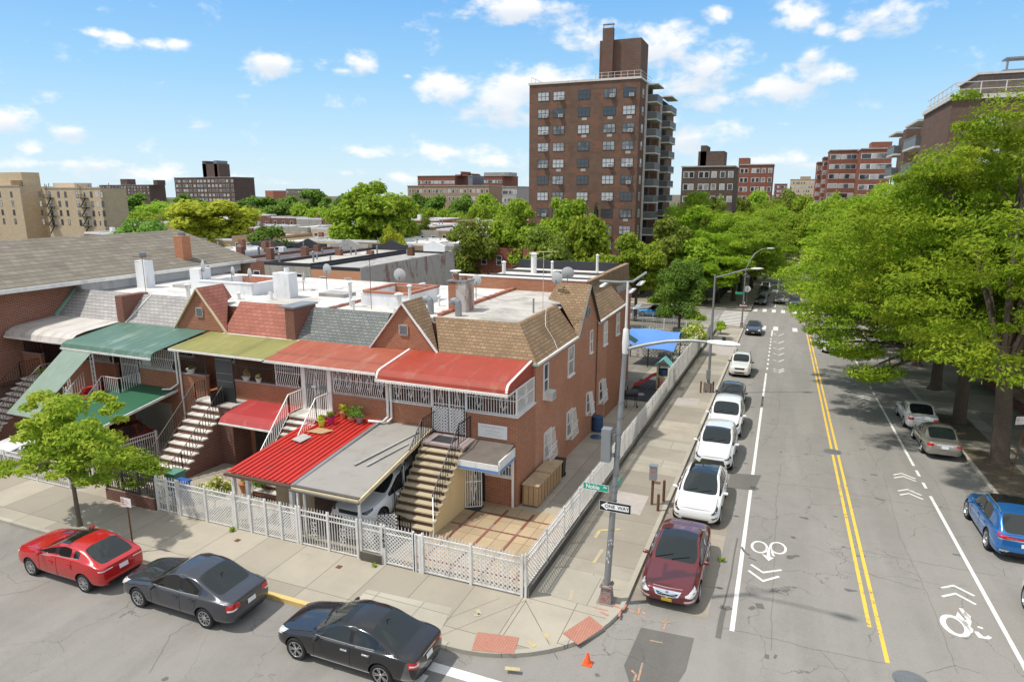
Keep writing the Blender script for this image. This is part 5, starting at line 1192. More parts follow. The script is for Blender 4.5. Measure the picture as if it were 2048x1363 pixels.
        railing(p,[(-26.32,23.9,2.6),(-26.32,23.3,2.6),(-26.32,20.6,.25)],'grey_iron',h=.9); railing(p,[(-24.55,23.3,2.6),(-24.55,20.6,.25),(-24.55,19.9,.0)],'grey_iron',h=.9,sp=.16)
        railing(p,[(-26.6,19.6,0),(-24.4,19.6,0)],'grey_iron',h=.8)
        awning_shell(p,-23.6,-20.5,[(FY-.02,2.76),(22.5,2.55),(22.15,2.42),(22.02,2.25)],'awning_small_red',name='lower_awning',edge=.10)
        m=MB(); m.box(-23.3,-22.5,FY-.05,FY-.005,-.3,2.1); m.build('lower_door','black_plastic',p); grille(p,(-23.3,FY-.1),(-22.5,FY-.1),-.25,2.1,mat='grey_iron',name='lower_gate',sp=.1)
        downpipe(p,[(x0+.25,FY-.10,5.0),(x0+.25,FY-.1,1.8),(x0+.22,FY-.1,-.2)],.05); downpipe(p,[(x0+.05,FY-.12,5.0),(x0+.05,FY-.12,3.1),(x0-.2,FY-.4,2.85),(x0-.7,FY-.45,2.8)],.05)
        m=MB(); m.box(-27.5,-26.35,30.6,31.35,6.6,8.05); m.lathe([(.14,8.05),(.14,8.35)],(-26.8,31.0,0),n=10); m.lathe([(.12,6.6),(.1,7.1)],(-27.1,29.9,0),n=8); m.build('chimney','white_wall',p)
        m=MB(); m.box(-25.4,-23.6,32.0,33.2,6.6,6.8); m.build('roof_hatch','roof_grey',p)
        m=MB(); m.box(x1-.09,x1+.09,28,BY-.4,6.6,6.78); m.build('parapet','white_wall',p)
    keep(t,f)
    # ---- house 3
    t=thing('row_house','brick house with large green awning and red carpeted stair under a green slide cover','house',(-31.2,FY,g(FY)),0,'row houses on the side street')
    def f(p):
        x0,x1=XB[4],XB[3]
        body_common(p,x0,x1,'shingle_light','brick_red','roof_white',mx0=x0-.1,mx1=GX[1]-1.55,gate=(-32.7,-30.9),fl=2.45)
        m=MB(); m.box(x0-.45,x0+.1,MY-.12,MY+1.6,5.40,6.92); m.build('fire_wall','brick_low',p)
        m=MB(); m.bar((x0+.12,MY-.1,5.42),(x0+.75,MY+1.3,MT+.02),.10,.06); m.build('mansard_flashing','metal_white',p)
        awning_shell(p,x0-.35,x1-.1,[(MY-.05,5.42),(22.9,4.98),(22.7,4.9),(22.6,4.72)],'awning_green',edge=.12,em='metal_white')
        # slide cover over the steps
        m=MB(); m.slab([(-34.55,22.75,4.72),(-32.45,22.75,4.72),(-32.2,19.2,2.2),(-34.2,19.2,2.2)],(0,0,-.03)); m.build('stair_cover','awning_slide',p)
        for x,y,z0,z1 in ((-32.5,22.6,0,4.7),(-32.3,20.9,0,3.3),(-34.4,20.9,0,3.3),(-34.5,22.6,0,4.7)):
            m=MB()
            for dx in (-.11,.11): m.box(x+dx-.02,x+dx+.02,y-.02,y+.02,z0,z1)
            k=int((z1-z0)/.25)
            for i in range(k): s=1 if i%2 else -1; m.bar((x-.1*s,y,z0+i*.25),(x+.1*s,y,z0+i*.25+.25),.02)
            m.build('lattice_post','white_paint',p)
        grille(p,(-30.8,FY-.02),(x1-.1,FY-.02),3.70,4.75,bulge=.16); grille(p,(x0+.1,FY-.02),(-32.8,FY-.02),3.70,4.75,bulge=.16)
        grille(p,(-32.2,FY-.02),(-31.0,FY-.02),2.5,4.75,name='porch_gate'); m=MB(); m.box(-30.9,-30.3,FY+.2,FY+.22,3.7,4.6); m.build('curtain','fabric_white',p)
        window(p,-30,MY,4.35,1.2,1.0); window(p,-33.5,MY,4.35,1.2,1.0)
        steps(p,-33.9,-32.2,23.2,20.2,2.45,.0,11,'red_carpet','red_carpet','brick_red',landing=False)
        m=MB(); m.box(-34.0,-30.9,22.8,FY,2.3,2.46); m.build('landing','red_carpet',p)
        railing(p,[(-30.95,24,2.45),(-30.95,22.8,2.45),(-32.2,22.8,2.45),(-32.2,20.2,.1)],'white_paint',h=.9); railing(p,[(-33.9,23.0,2.45),(-33.9,20.2,.1)],'white_paint',h=.9)
        # lower carport canopy, green
        m=MB(); m.slab([(-32.1,FY-.02,2.75),(-28.3,FY-.02,2.75),(-28.3,19.0,2.05),(-32.1,19.0,2.05)],(0,0,-.03)); m.build('lower_canopy','canopy_green',p)
        m=MB(); m.bar((-28.28,FY-.02,2.70),(-28.28,19.0,2.0),.06,.12); m.bar((-32.1,19,2.0),(-28.28,19,2.0),.06,.1); m.build('canopy_edge','metal_white',p)
        m=MB(); m.box(-28.36,-28.28,19.0,19.08,0,2.0); m.box(-32.1,-32.02,19.0,19.08,0,2.0); m.build('canopy_post','white_paint',p)
        m=MB(); m.box(-31.6,-28.9,FY-.04,FY-.003,-.3,1.9); m.build('garage_door','wood_grey',p)
        m=MB(); m.box(-34.2,-33.4,30.8,31.7,6.6,8.0); m.build('chimney','white_wall',p)
        # light shaft with holes
        m=MB(); m.box(-33.3,-33.05,30.6,34.2,6.6,7.3); m.box(-29.4,-29.15,30.6,34.2,6.6,7.3); m.box(-33.049,-29.401,30.6,30.85,6.6,7.3); m.box(-33.049,-29.401,33.95,34.2,6.6,7.3); m.mat(1).box(-33.0,-29.45,33.93,33.946,6.6,7.25); m.mat(0).box(-33.34,-29.11,30.56,30.9,7.301,7.34)
        m.build('light_shaft',['white_wall','tile_red'],p)
        for (x,y,h,r) in ((-29.6,28.9,.75,.06),(-28.9,29.3,.35,.09),(-31.8,28.4,.8,.12)):
            m=MB(); m.lathe([(r,6.6),(r,6.6+h)],(x,y,0),n=9); m.lathe([(r*1.9,6.6+h),(r*1.9,6.6+h+.04),(.01,6.6+h+.12)],(x,y,0),n=9); m.build('vent_pipe','metal_white',p)
    keep(t,f)
    # ---- house 4
    t=thing('row_house','last brick house of the row, with curved grey metal awning over a dark porch','house',(-37.4,FY,g(FY)),0,'row houses on the side street')
    def f(p):
        x0,x1=XB[5],XB[4]
        body_common(p,x0,x1,'shingle_light','brick_red','roof_white',mx0=x0+.1,mx1=x1-.55,gate=(-38.7,-36.9),fl=2.5)
        m=MB(); m.bar((x0+.15,MY-.1,5.45),(x0+.15,MY+1.35,MT+.03),.22,.08); m.build('mansard_flashing','copper_green',p)
        awning_shell(p,x0+.15,x1-.3,[(MY-.05,5.45),(24.0,5.28),(23.5,5.18),(23.2,5.0),(23.1,4.8)],'awning_grey',edge=.12)
        grille(p,(x0+.2,FY+.05),(-38.8,FY+.05),3.70,4.85,mat='black_iron'); grille(p,(-36.8,FY+.05),(x1-.1,FY+.05),3.70,4.85,mat='black_iron'); grille(p,(-38.3,FY-.03),(-37.2,FY-.03),2.55,4.85,mat='black_iron',name='porch_gate')
        steps(p,-38.9,-37.1,22.9,19.6,2.5,.0,12,'tread_white','brick_dark','brick_dark',landing=True)
        railing(p,[(-38.9,24,2.5),(-38.9,22.9,2.5),(-38.9,19.6,.15)],'grey_iron',h=.9); railing(p,[(-37.1,24,2.5),(-37.1,22.9,2.5),(-37.1,19.6,.15)],'galv_dark',h=.9,top=.05)
        window(p,-39.4,MY,4.35,1.0,1.0); window(p,-35.7,MY,4.35,1.2,1.0)
        m=MB(); m.box(-38.6,-37.75,30.55,31.2,6.6,8.35); m.mat(1).lathe([(.2,8.5),(.2,8.85)],(-38.2,30.9,0),n=10); m.lathe([(.24,8.85),(.01,8.9)],(-38.2,30.9,0),n=10)
        m.build('chimney',['white_wall','galv_dark'],p)
        m=MB(); m.box(x0+.02,x0+.12,MY+1.4,BY-.4,6.6,7.4); m.build('parapet','white_wall',p)
        m=MB(); m.box(-36.6,-35.1,31.5,32.7,6.6,6.8); m.build('roof_hatch','roof_grey',p)
    keep(t,f)
build_row()
# ---- the house backing on the corner house, fronting the far side
def rear_house():
    t=thing('rear_house','long red brick house behind the corner house, brown shingled parapet and white roof','house',(-15.5,43,g(43)))
    def f(p):
        y0=38.82; tx=-10.85
        m=MB(); m.box(-19.95,XB[0],y0,43.6,-2.4,5.45); m.box(-19.95,tx-.02,y0,y0+.3,5.45,7.35); m.box(-19.95,-16.4,y0+.3,50.5,-2.4,6.0); m.box(-16.4,-11.5,43.6,50.5,-2.6,6.0); m.box(-11.9,-10.6,43.6,50.5,-2.6,5.6); m.build('wall','brick_red',p)
        m=MB(); m.box(-19.85,-11.6,y0+.31,50.4,6.62,6.68); m.build('flat_roof','roof_white',p)
        m=MB(); m.box(-16.3,-11.7,44,50.3,6.001,6.61); m.box(-19.85,-16.45,y0+.32,50.3,6.002,6.61); m.box(-16.4,-11.6,y0+.32,43.9,5.45,6.61); m.build('roof_base','brick_low',p)
        m=MB(); b=XB[0]
        m.slab([(b+.06,y0,5.40),(b+.06,43.62,5.40),(tx,43.62,MT),(tx,y0,MT)],(-.07,0,-.03)); m.build('mansard_roof','shingle_brown',p)
        m=MB(); m.bar((b+.09,y0,5.36),(b+.09,43.62,5.36),.12,.10); m.build('gutter','metal_white',p)
        m=MB(); m.box(tx-.3,tx-.02,39.3,43.5,5.45,7.3); m.box(tx-.35,tx+.0,43.62,50.6,5.3,7.35); m.box(-11.6,-10.75,43.7,43.95,5.3,6.9); m.build('parapet','shingle_brown',p)
        m=MB(); m.box(-19.97,tx,y0-.03,y0+.34,7.352,7.42); m.build('coping','white_wall',p)
        m=MB(); m.slab([(-10.6,46.5,5.3),(-10.6,50.5,5.3),(-11.2,50.4,7.0),(-11.2,46.6,7.0)],(-.05,0,0)); m.build('side_mansard','shingle_light',p)
        m=MB(); 
        for y in (41.0,44.3,47.4): m.box(-19.8,-11.9,y,y+.2,6.68,6.86)
        m.build('parapet_tile','canopy_tar',p)
        for (x,y,h,r) in ((-18.9,45.0,1.0,.14),(-17.3,47,1.5,.22),(-15.0,44.5,1.2,.09),(-12.8,48.5,1.4,.1),(-14.2,42.5,.8,.08)):
            m=MB(); m.lathe([(r,6.66),(r,6.66+h)],(x,y,0),n=9); m.lathe([(r*1.5,6.66+h),(.01,6.66+h+.1)],(x,y,0),n=9); m.build('vent_pipe','metal_white',p)
        window(p,XB[0],41.5,4.4,.8,1.4,'+x')
        m=MB(); m.slab([(-9.5,42.9,3.4),(-9.5,43.9,3.4),(-8.6,43.9,2.9),(-8.6,42.9,2.9)],(0,0,-.03)); m.build('green_awning','canopy_green',p)
        m=MB(); m.box(-19.8,-11.6,50.2,50.45,6.68,7.35); m.build('back_parapet','black_parapet',p)
    keep(t,f)
rear_house()
# ---- big brick building with hipped shingle roof at the left
def hip_building():
    t=thing('brick_hall','large brick building with wide brown shingled roof and orange brick chimney, left of the row','building',(-46,30,0))
    def f(p):
        X1=-40.35; Y0,Y1=-6,41.0
        m=MB(); m.box(-62,X1,Y0,Y1,-2.5,7.05); m.build('wall','brick_left',p)
        ex=-39.15; ez=7.45; rx=-46.5; rz=9.62; ye=41.4
        m=MB(); m.slab([(ex,Y0-.5,ez),(ex,ye+.3,ez),(rx,ye-.2,rz),(rx,Y0-.5,rz)],(0,0,-.12)); m.slab([(rx,Y0-.5,rz),(rx,ye-.2,rz),(-63,ye+.3,4.9),(-63,Y0-.5,4.9)],(0,0,-.12)); m.build('shingle_roof','shingle_hip',p)
        m=MB(); m.bar((ex+.06,Y0-.5,ez-.12),(ex+.06,ye+.35,ez-.12),.12,.22); m.build('gutter','metal_white',p)
        m=MB(); m.poly([(ex-.1,ye,ez-.2),(rx,ye,rz-.2),(-62,ye,5.0),(-62,ye,3),(ex-1,ye,3)]); m.build('end_wall','cream_trim',p)
        m=MB(); m.box(X1,X1+.5,27.6,40.8,6.6,7.35); m.mat(1).box(X1+.5,X1+.56,27.7,40.8,6.6,7.1); m.build('upper_wall',['grey_stucco','white_wall'],p)
        m=MB(); m.box(-41.2,-40.4,36.0,36.75,7.2,9.55); m.mat(1).lathe([(.26,9.55),(.26,9.75)],(-40.8,36.4,0),n=10); m.build('chimney',['brick_orange','galv_dark'],p)
        m=MB(); m.box(-40.6,-40.1,Y0,MY-.1,2.0,2.1); m.build('water_table','brick_dark',p)
    keep(t,f)
hip_building()
# ---------------------------------------------------------------- carports, fences, yard things, street furniture
def carports():
    t=thing('carport','flat grey felt carport canopy on white posts beside the stair of the corner house','carport',(-14.6,21,0))
    def f(p):
        m=MB(); q=[(-16.0,17.95,2.10),(-13.12,17.95,2.10),(-13.50,23.97,2.72),(-15.95,23.97,2.66)]; m.slab(q,(0,0,-.05)); m.build('canopy','canopy_grey',p)
        m=MB(); m.bar((-16.0,17.92,2.02),(-13.08,17.92,2.02),.07,.13); m.bar((-13.08,17.95,2.02),(-13.45,23.97,2.62),.07,.15); m.build('fascia','cream_trim',p)
        m=MB(); m.bar((-16.02,17.84,2.0),(-13.02,17.84,2.0),.09,.05); m.bar((-16.0,18.0,2.12),(-13.1,18.0,2.12),.14,.03); m.build('gutter','canopy_tar',p)
        m=MB(); m.bar((-14.7,20.0,2.345),(-13.75,23.3,2.68),.09,.04); m.bar((-14.2,20.1,2.35),(-13.6,22.2,2.57),.08,.04); m.build('roof_batten','roof_grey',p)
        m=MB(); m.bar((-16.05,18.0,2.10),(-15.98,23.9,2.70),.16,.05); m.build('flashing','galvanised',p)
        for x,y,h in ((-15.9,18.1,1.98),(-15.6,18.1,1.98),(-13.2,18.1,1.98),(-13.45,21.5,2.3)):
            m=MB(); m.box(x-.035,x+.035,y-.035,y+.035,0,h); m.build('post','white_paint',p)
    keep(t,f)
    t=thing('carport','bright red ribbed metal carport canopy in front of the red awning house','carport',(-17.7,21,0))
    def f(p):
        m=MB(); x0,x1=-19.25,-16.12; n=13; 
        for k in range(n):
            xa=x0+(x1-x0)*k/n; w=(x1-x0)/n
            def zz(y): return 2.12+(2.62-2.12)*(y-18.05)/5.9
            pr=[(0,0),(.58,0),(.66,.055),(.92,.055),(1.0,0)]
            for (a,ha),(b,hb) in zip(pr[:-1],pr[1:]):
                m.slab([(xa+a*w,18.05,zz(18.05)+ha),(xa+b*w,18.05,zz(18.05)+hb),(xa+b*w,23.97,zz(23.97)+hb),(xa+a*w,23.97,zz(23.97)+ha)],(0,0,-.012))
        m.build('ribbed_canopy','ribbed_red',p)
        m=MB(); m.bar((-19.3,18.02,2.02),(-16.05,18.02,2.02),.12,.1); m.build('gutter','riser_brown',p); m=MB(); m.bar((-19.2,18.3,1.95),(-16.1,18.3,1.95),.05,.08); m.build('beam','white_paint',p)
        for x,y in ((-19.1,18.25),(-18.4,18.25),(-16.3,18.25),(-19.1,21.0)):
            m=MB(); m.box(x-.07,x+.07,y-.07,y+.07,0,2.0); m.build('post','white_paint',p)
        m=MB(); m.box(-18.3,-16.4,19.6,19.64,.2,1.3); m.build('side_panel','tread_cream',p)
    keep(t,f)
    m=MB(); m.slab([(-18.55,21.0,2.46),(-18.0,20.9,2.45),(-17.9,21.5,2.50),(-18.45,21.65,2.515)],(0,0,.02)); o=m.build('felt_sheet','roof_grey'); tag(o,'grey felt sheet lying on the edge of the red ribbed canopy','sheet')
    m=MB(); m.slab([(-18.5,21.9,2.52),(-17.7,21.9,2.52),(-17.4,22.35,2.56),(-18.2,22.4,2.565)],(0,0,.02)); o=m.build('wood_board','wood_box'); tag(o,'worn wooden board lying on the red ribbed canopy by the pots','board')
carports()
def spikes(m,A,B,z,h=.14,sp=.12):
    A=Vector(A);B=Vector(B); n=int((B-A).length/sp)
    for i in range(n+1):
        q=A.lerp(B,i/n); m.bar((q.x,q.y,z[0]+(z[1]-z[0])*i/n),(q.x,q.y,z[0]+(z[1]-z[0])*i/n+h),.016); m.bar((q.x-.02,q.y,z[0]+(z[1]-z[0])*i/n+h*.45),(q.x+.02,q.y,z[0]+(z[1]-z[0])*i/n+h*.45),.014)
def fence(name,label,A,B,h,posts,z0=0.05,base=None,sp=.10,mat='white_rusty',lat=True,spk=True,group=None,cap=True,barsp=None,lower=0,w=.034,scroll=0,cat='fence',numb=None,postlast=True):
    A=Vector(A);B=Vector(B); za,zb=g(A.y),g(B.y); t=thing(name,label,cat,(A.x,A.y,za),0,group)
    def f(p):
        L=(B-A).length; u=(B-A)/L
        if base:
            m=MB(); nrm=Vector((-u.y,u.x))*.11; a,b=A,B
            m.slab([(a.x+nrm.x,a.y+nrm.y,za-.3),(b.x+nrm.x,b.y+nrm.y,zb-.3),(b.x+nrm.x,b.y+nrm.y,zb+base[0]),(a.x+nrm.x,a.y+nrm.y,za+base[0])],(-nrm.x*2,-nrm.y*2,0)); m.build('base_wall',base[1],p)
        zo=(base[0] if base else 0)+z0
        n=posts
        for i in range(n+1):
            q=A.lerp(B,i/n); z=za+(zb-za)*i/n
            pw=.034 if n>5 else .045
            m=MB(); m.box(-pw,pw,-pw,pw,0,h+zo-z0+.04)
            if cap: m.lathe([(.03,h+zo-z0+.04),(.045,h+zo-z0+.08),(.03,h+zo-z0+.12),(.005,h+zo-z0+.15)],n=8)
            o=m.build('post',mat,p); o.location=(q.x,q.y,z)
        for i in range(n):
            a=A.lerp(B,i/n)+u*.055; b=A.lerp(B,(i+1)/n)-u*.055; z1=za+(zb-za)*i/n+zo; z2=za+(zb-za)*(i+1)/n+zo
            m=MB()
            for k in (0,h-.26,h-.06): m.bar((a.x,a.y,z1+k),(b.x,b.y,z2+k),.035,.045)
            if lat: lattice(m,a,b,z1+.02,z2+.02,h-.28,sp,w)
            if barsp: 
                bars(m,a,b,z1,z2,h-.06,barsp,.011)
            if lat: lattice(m,a,b,z1+h-.24,z2+h-.24,.18,.09,.014)
            if spk: spikes(m,a,b,(z1+h-.04,z2+h-.04))
            for s_ in range(scroll):
                c=a.lerp(b,(s_+.5)/scroll); zc=(z1+z2)/2+h*.42
                for sg in (-1,1):
                    for k in range(8):
                        a0=2*PI*k/8;a1=2*PI*(k+1)/8
                        for dz in (-.18,.05,.28): m.bar((c.x+u.x*(sg*.07+.06*math.cos(a0)),c.y-.02,zc+dz+.09*math.sin(a0)),(c.x+u.x*(sg*.07+.06*math.cos(a1)),c.y-.02,zc+dz+.09*math.sin(a1)),.016)
            m.build('panel',mat,p)
        if numb:
            for k,chx in enumerate(numb):
                me=text_mesh(chx,.21,'house_number','sign_black',.004,.008); o=part(me,'house_number',p,(A.x,A.y-.052,h+zo-.14-.19*k),(PI/2,0,0))
    keep(t,f); return t
Y_=17.72
fence('lattice_fence','white spiked lattice fence on a low concrete wall beside the avenue pavement',(-6.72,Y_+.0),(-6.72,45.5),1.12,14,base=(.30,'yard_dark'),sp=.115,w=.026)
fence('lattice_fence','tall white screened fence along the playground further up the avenue',(-6.72,45.6),(-6.72,66),1.7,8,base=(.35,'yard_dark'),sp=.15,w=.05,spk=False,cap=False)
fence('lattice_fence','white picket fence section nearest the far crossing',(-6.72,66.1),(-6.72,85),1.2,8,lat=False,barsp=.16,base=(.2,'yard_dark'),cap=False)
GF='white gates and fence panels along the side street pavement'
fence('corner_gate','wide white lattice double gate at the street corner',(-10.45,Y_),(-6.85,Y_),1.36,2,z0=.08,sp=.11,group=GF,cat='gate',barsp=.16,w=.03)
fence('number_fence','white lattice fence panel whose post carries house number 1363',(-10.73-.0,Y_),(-10.55-.0,Y_),1.36,1,z0=.08,sp=.11,group=GF,spk=False,cap=False,lat=False,numb='')
fence('lattice_gate','narrow open-work white lattice gate beside the numbered post, rust at its foot',(-11.95,Y_),(-10.78,Y_),1.36,1,z0=.08,sp=.10,group=GF,cat='gate',numb='1363',w=.03)
fence('lattice_fence','white lattice fence panel on a stained concrete base left of the numbered post',(-12.9-.0,Y_),(-12.05,Y_),1.05,1,base=(.34,'yard_dark'),sp=.105,group=GF)
fence('carport_gate','white vertical-bar double gate with scrolls in front of the carport',(-15.55,Y_),(-13.05,Y_),1.38,2,lat=False,barsp=.115,scroll=1,group=GF,cat='gate')
fence('lattice_gate','white lattice double gate left of the carport gate, in front of the red canopy',(-18.6,Y_),(-15.68,Y_),1.38,4,sp=.085,w=.03,group=GF,cat='gate')
fence('lattice_fence','white lattice fence panels with spikes before the rose bush',(-21.5,Y_),(-18.7,Y_),1.38,2,sp=.085,w=.03,group=GF)
fence('scroll_gate','white scrollwork garden gate beside the dark brick-based railing',(-22.7,Y_),(-21.6,Y_),1.38,2,lat=False,barsp=.13,scroll=2,group=GF,cat='gate')
t=fence('iron_railing','dark iron railing with scrollwork on a low brown brick wall',(-25.6,Y_),(-22.8,Y_),.95,3,base=(.5,'brick_dark'),mat='grey_iron',lat=False,barsp=.13,scroll=2,spk=False,cap=False)
fence('white_railing','long white metal railing behind the street tree at the left edge',(-45,Y_),(-28.0,Y_),1.15,8,lat=False,barsp=.12,mat='white_rusty',spk=False,cap=False)
fence('side_railing','white metal railing inside the yard beside the red driveway car',(-28.4,18.6),(-28.4,22.5),1.2,2,lat=False,barsp=.12,mat='white_rusty',spk=False,cap=False)
m=MB()
for (x,y,a,w_,h_) in ((-13.6,18.5,.0,1.3,.85),(-12.9,19.1,.3,1.0,.8)):
    lattice(m,(x-w_/2,y-a*.5),(x+w_/2,y+a*.5),.15,.15+a*.5,h_,.10,.035)
o=m.build('loose_lattice','white_paint'); tag(o,'loose white lattice panels propped inside the fence at the foot of the stair','lattice')
# corner yard paving strips
m=MB()
for x in (-10.9,-9.75,-8.6,-7.45): sheet('',rect(x-.06,x+.06,17.9,23.6),.006,'',mb=m)
for y in (18.6,20.1,21.6,23.0): 
    xs=[-11.4,-10.96,-10.84,-9.81,-9.69,-8.66,-8.54,-7.51,-7.39,-6.9]
    for k in range(0,9,2): sheet('',rect(xs[k],xs[k+1],y-.055,y+.055),.006,'',mb=m)
o=m.build('brick_paving_strip','brick_low'); o['kind']='structure'
sheet('corner_yard_paving',rect(-11.45,-6.85,17.85,23.95),.001,'yard_tiles')
# wooden storage box
t=thing('storage_box','long low wooden storage cupboard on castors against the side wall','cupboard',(-9.03,24.25,g(24.25)+.0))
t.rotation_euler=(-math.atan(SL),0,0)
m=MB(); m.box(-.34,.34,0,3.25,.08,.95)
for k in range(8): m.mat(1).box(.341,.352,.05+.4*k,.07+.4*k,.1,.93)
for k in range(3): m.box(-.3+.22*k,-.285+.22*k,-.012,-.001,.1,.93)
m.build('cupboard_body',['wood_box','rusty_iron'],t); m=MB(); m.box(-.37,.38,-.04,1.55,.952,.99); m.build('lid','wood_top',t); m=MB(); m.box(-.37,.38,1.6,3.3,.952,1.03); m.build('lid','wood_top',t)
for x,y in ((-.25,.1),(.25,.1),(-.25,3.1),(.25,3.1)): m=MB(); m.lathe([(.001,-.02),(.04,-.02),(.04,.02),(.001,.02)],c=(x,y,.04),ax='x',n=10); m.build('castor','black_plastic',t)
# bins, barrel, grill
def bin_(x,y,z,label,mat='black_plastic',s=1,rz=0):
    t=thing('wheelie_bin',label,'bin',(x,y,z),rz); m=MB(); m.slab([(-.26*s,-.24*s,.05),(.26*s,-.24*s,.05),(.26*s,.24*s,.05),(-.26*s,.24*s,.05)],(0,0,.9*s)); 
    for i in range(4,8): v=m.v[i]; m.v[i]=(v[0]*1.15,v[1]*1.15,v[2])
    m.build('bin_body',mat,t); m=MB(); m.box(-.33*s,.33*s,-.31*s,.32*s,.955*s,1.0*s); m.bar((-.3*s,.34*s,.93*s),(.3*s,.34*s,.93*s),.035); m.build('bin_lid',mat,t)
    for sx in(-1,1): m=MB(); m.lathe([(.001,-.02),(.09,-.02),(.09,.02),(.001,.02)],c=(sx*.27*s,.2*s,.09),ax='x',n=12); m.build('wheel','tyre',t)
bin_(-9.0,28.15,g(28),'black wheeled bin behind the wooden storage cupboard','black_plastic',.85)
bin_(-23.4,19.2,0,'dark green lidded bin at the foot of the white stone stair','porch_green',1.0); bin_(-22.4,18.6,0,'blue recycling bin behind the scrollwork gate','bin_blue',.95)
t=thing('rain_barrel','dark blue plastic barrel standing against the side wall','barrel',(-9.2,35.9,g(35.9))); m=MB(); m.lathe([(.001,0),(.27,0),(.31,.15),(.32,.45),(.31,.75),(.29,.86),(.001,.86)],n=20); m.build('barrel_body','blue_plastic',t,True); m=MB(); m.lathe([(.33,.86),(.33,.90),(.001,.92)],n=20); m.build('barrel_lid','blue_plastic',t)
for z in (.2,.62): m=MB(); m.lathe([(.315,z),(.335,z+.02),(.315,z+.04)],n=20); m.build('hoop','blue_plastic',t)
m=MB(); m.lathe([(.001,.0),(.30,.0),(.33,.03),(.30,.06),(.001,.09)],n=20); o=m.build('barrel_lid','blue_plastic',None,True); o.location=(-8.95,34.7,g(34.7)+.005); tag(o,'round dark blue lid lying on the ground below the barrel','lid')
t=thing('barbecue_grill','black barrel barbecue on thin legs beside the dark rubber mat','barbecue',(-8.55,42.0,g(42)),.5); m=MB(); m.lathe([(.001,-.42),(.2,-.42),(.24,-.4),(.24,.4),(.2,.42),(.001,.42)],c=(0,0,.95),ax='x',n=16); m.build('drum','black_plastic',t,True)
for x,y in ((-.35,-.2),(.35,-.2),(-.35,.2),(.35,.2)): m=MB(); m.bar((x,y,0),(x*.85,y*.7,.85),.03); m.build('leg','black_iron',t)
m=MB(); m.box(.45,.85,-.2,.2,.85,.88); m.build('side_shelf','galvanised',t); m=MB(); m.lathe([(.04,1.15),(.04,1.45)],(-.25,0,0),n=8); m.build('flue','black_iron',t)
for x in (-.38,.38): m=MB(); m.lathe([(.001,-.02),(.08,-.02),(.08,.02),(.001,.02)],c=(x,-.22,.08),ax='x',n=12); m.build('wheel','tyre',t)
# playground
sheet('rubber_mat',rect(-9.6,-7.0,43.8,50.8),.006,'rubber_mat',kind=None)
o=bpy.data.objects['rubber_mat']; tag(o,'dark rubber safety mat in front of the toddler slide','mat')
m=MB()
for i in range(5): sheet('',rect(-9.6,-7.0,44.6+i*1.2,44.63+i*1.2),.010,'',mb=m)
for i in range(4): sheet('',rect(-9.1+i*.6,-9.07+i*.6,43.8,50.8),.014,'',mb=m)
me=m.mesh('mat_joint','black_plastic'); part(me,'mat_joint',o)
t=thing('toddler_slide','small plastic play tower with red slide and teal roof','slide',(-7.75,48.2,g(48.2)))
m=MB(); pts=[(-.1,0,1.05),(-.5,-.1,.95),(-1.0,-.25,.55),(-1.4,-.35,.25),(-1.8,-.4,.18)]
for a,b in zip(pts[:-1],pts[1:]):
    m.bar(a,b,.42,.03); 
    for s in (-1,1): m.bar((a[0],a[1]+s*.22,a[2]+.06),(b[0],b[1]+s*.22,b[2]+.06),.04,.14)
m.build('slide_chute','toy_red',t)
for x,y in ((-.1,-.4),(.7,-.4),(-.1,.4),(.7,.4)): m=MB(); m.box(x-.06,x+.06,y-.06,y+.06,0,1.9); m.build('tower_post','toy_tan',t)
m=MB(); m.box(-.1,.7,-.4,.4,.95,1.05); m.build('deck','toy_tan',t)
m=MB(); m.slab([(-.35,-.55,1.75),(.3,-.55,2.35),(.3,.55,2.35),(-.35,.55,1.75)],(0,0,.05)); m.slab([(.95,-.55,1.75),(.3,-.55,2.352),(.3,.55,2.352),(.95,.55,1.75)],(0,0,.05)); m.build('tower_roof','toy_teal',t)
m=MB(); m.box(.10,.62,-.46,-.42,0,.95); m.mat(1).box(.1,.6,-.5,-.461,.2,.7); m.build('side_panel',['toy_tan','toy_pink'],t)
m=MB(); m.lathe([(.35,1.05),(.42,1.5),(.36,1.5),(.3,1.1)],(.3,0,0),n=14); m.build('barrel_tub','blue_plastic',t)
t=thing('tarpaulin_shelter','sagging blue tarpaulin shelter on poles over the playground','tarpaulin',(-10,58,g(58)))
def f(p):
    nx,ny=14,10; x0,x1,y0,y1=-12.35,-7.9,55.6,59.6; vs=[];fs=[]
    for j in range(ny+1):
        for i in range(nx+1):
            u,v=i/nx,j/ny; z=-.12+.62*v-.4*u*(1-v)-.20*math.sin(PI*u)*math.sin(PI*v)+.07*math.sin(9*u+4*v)+.05*math.sin(14*v+3*u)
            vs.append((x0+(x1-x0)*u,y0+(y1-y0)*v,z))
    for j in range(ny):
        for i in range(nx): a=j*(nx+1)+i; fs.append((a,a+1,a+nx+2,a+nx+1))
    m=MB(); m.add(vs,fs); m.build('tarpaulin','tarp_blue',p,True)
    for x,y,z in ((x0,y0,-.15),(x1,y0,-.55),(x0,y1,.45),(x1,y1,.45),(-10,y0,-.4)): m=MB(); m.box(x-.04,x+.04,y-.04,y+.04,g(y),z); m.build('pole','black_iron',p)
keep(t,f)
fence('lattice_screen','white diagonal lattice screen closing the playground under the blue tarpaulin',(-12.6,60.0),(-7.0,60.0),1.75,3,sp=.22,w=.06,spk=False,cap=False)
fence('garden_fence','white picket fence round the far garden by the round dark tree',(-20,78),(-7.2,78),1.3,5,lat=False,barsp=.2,spk=True,cap=False)
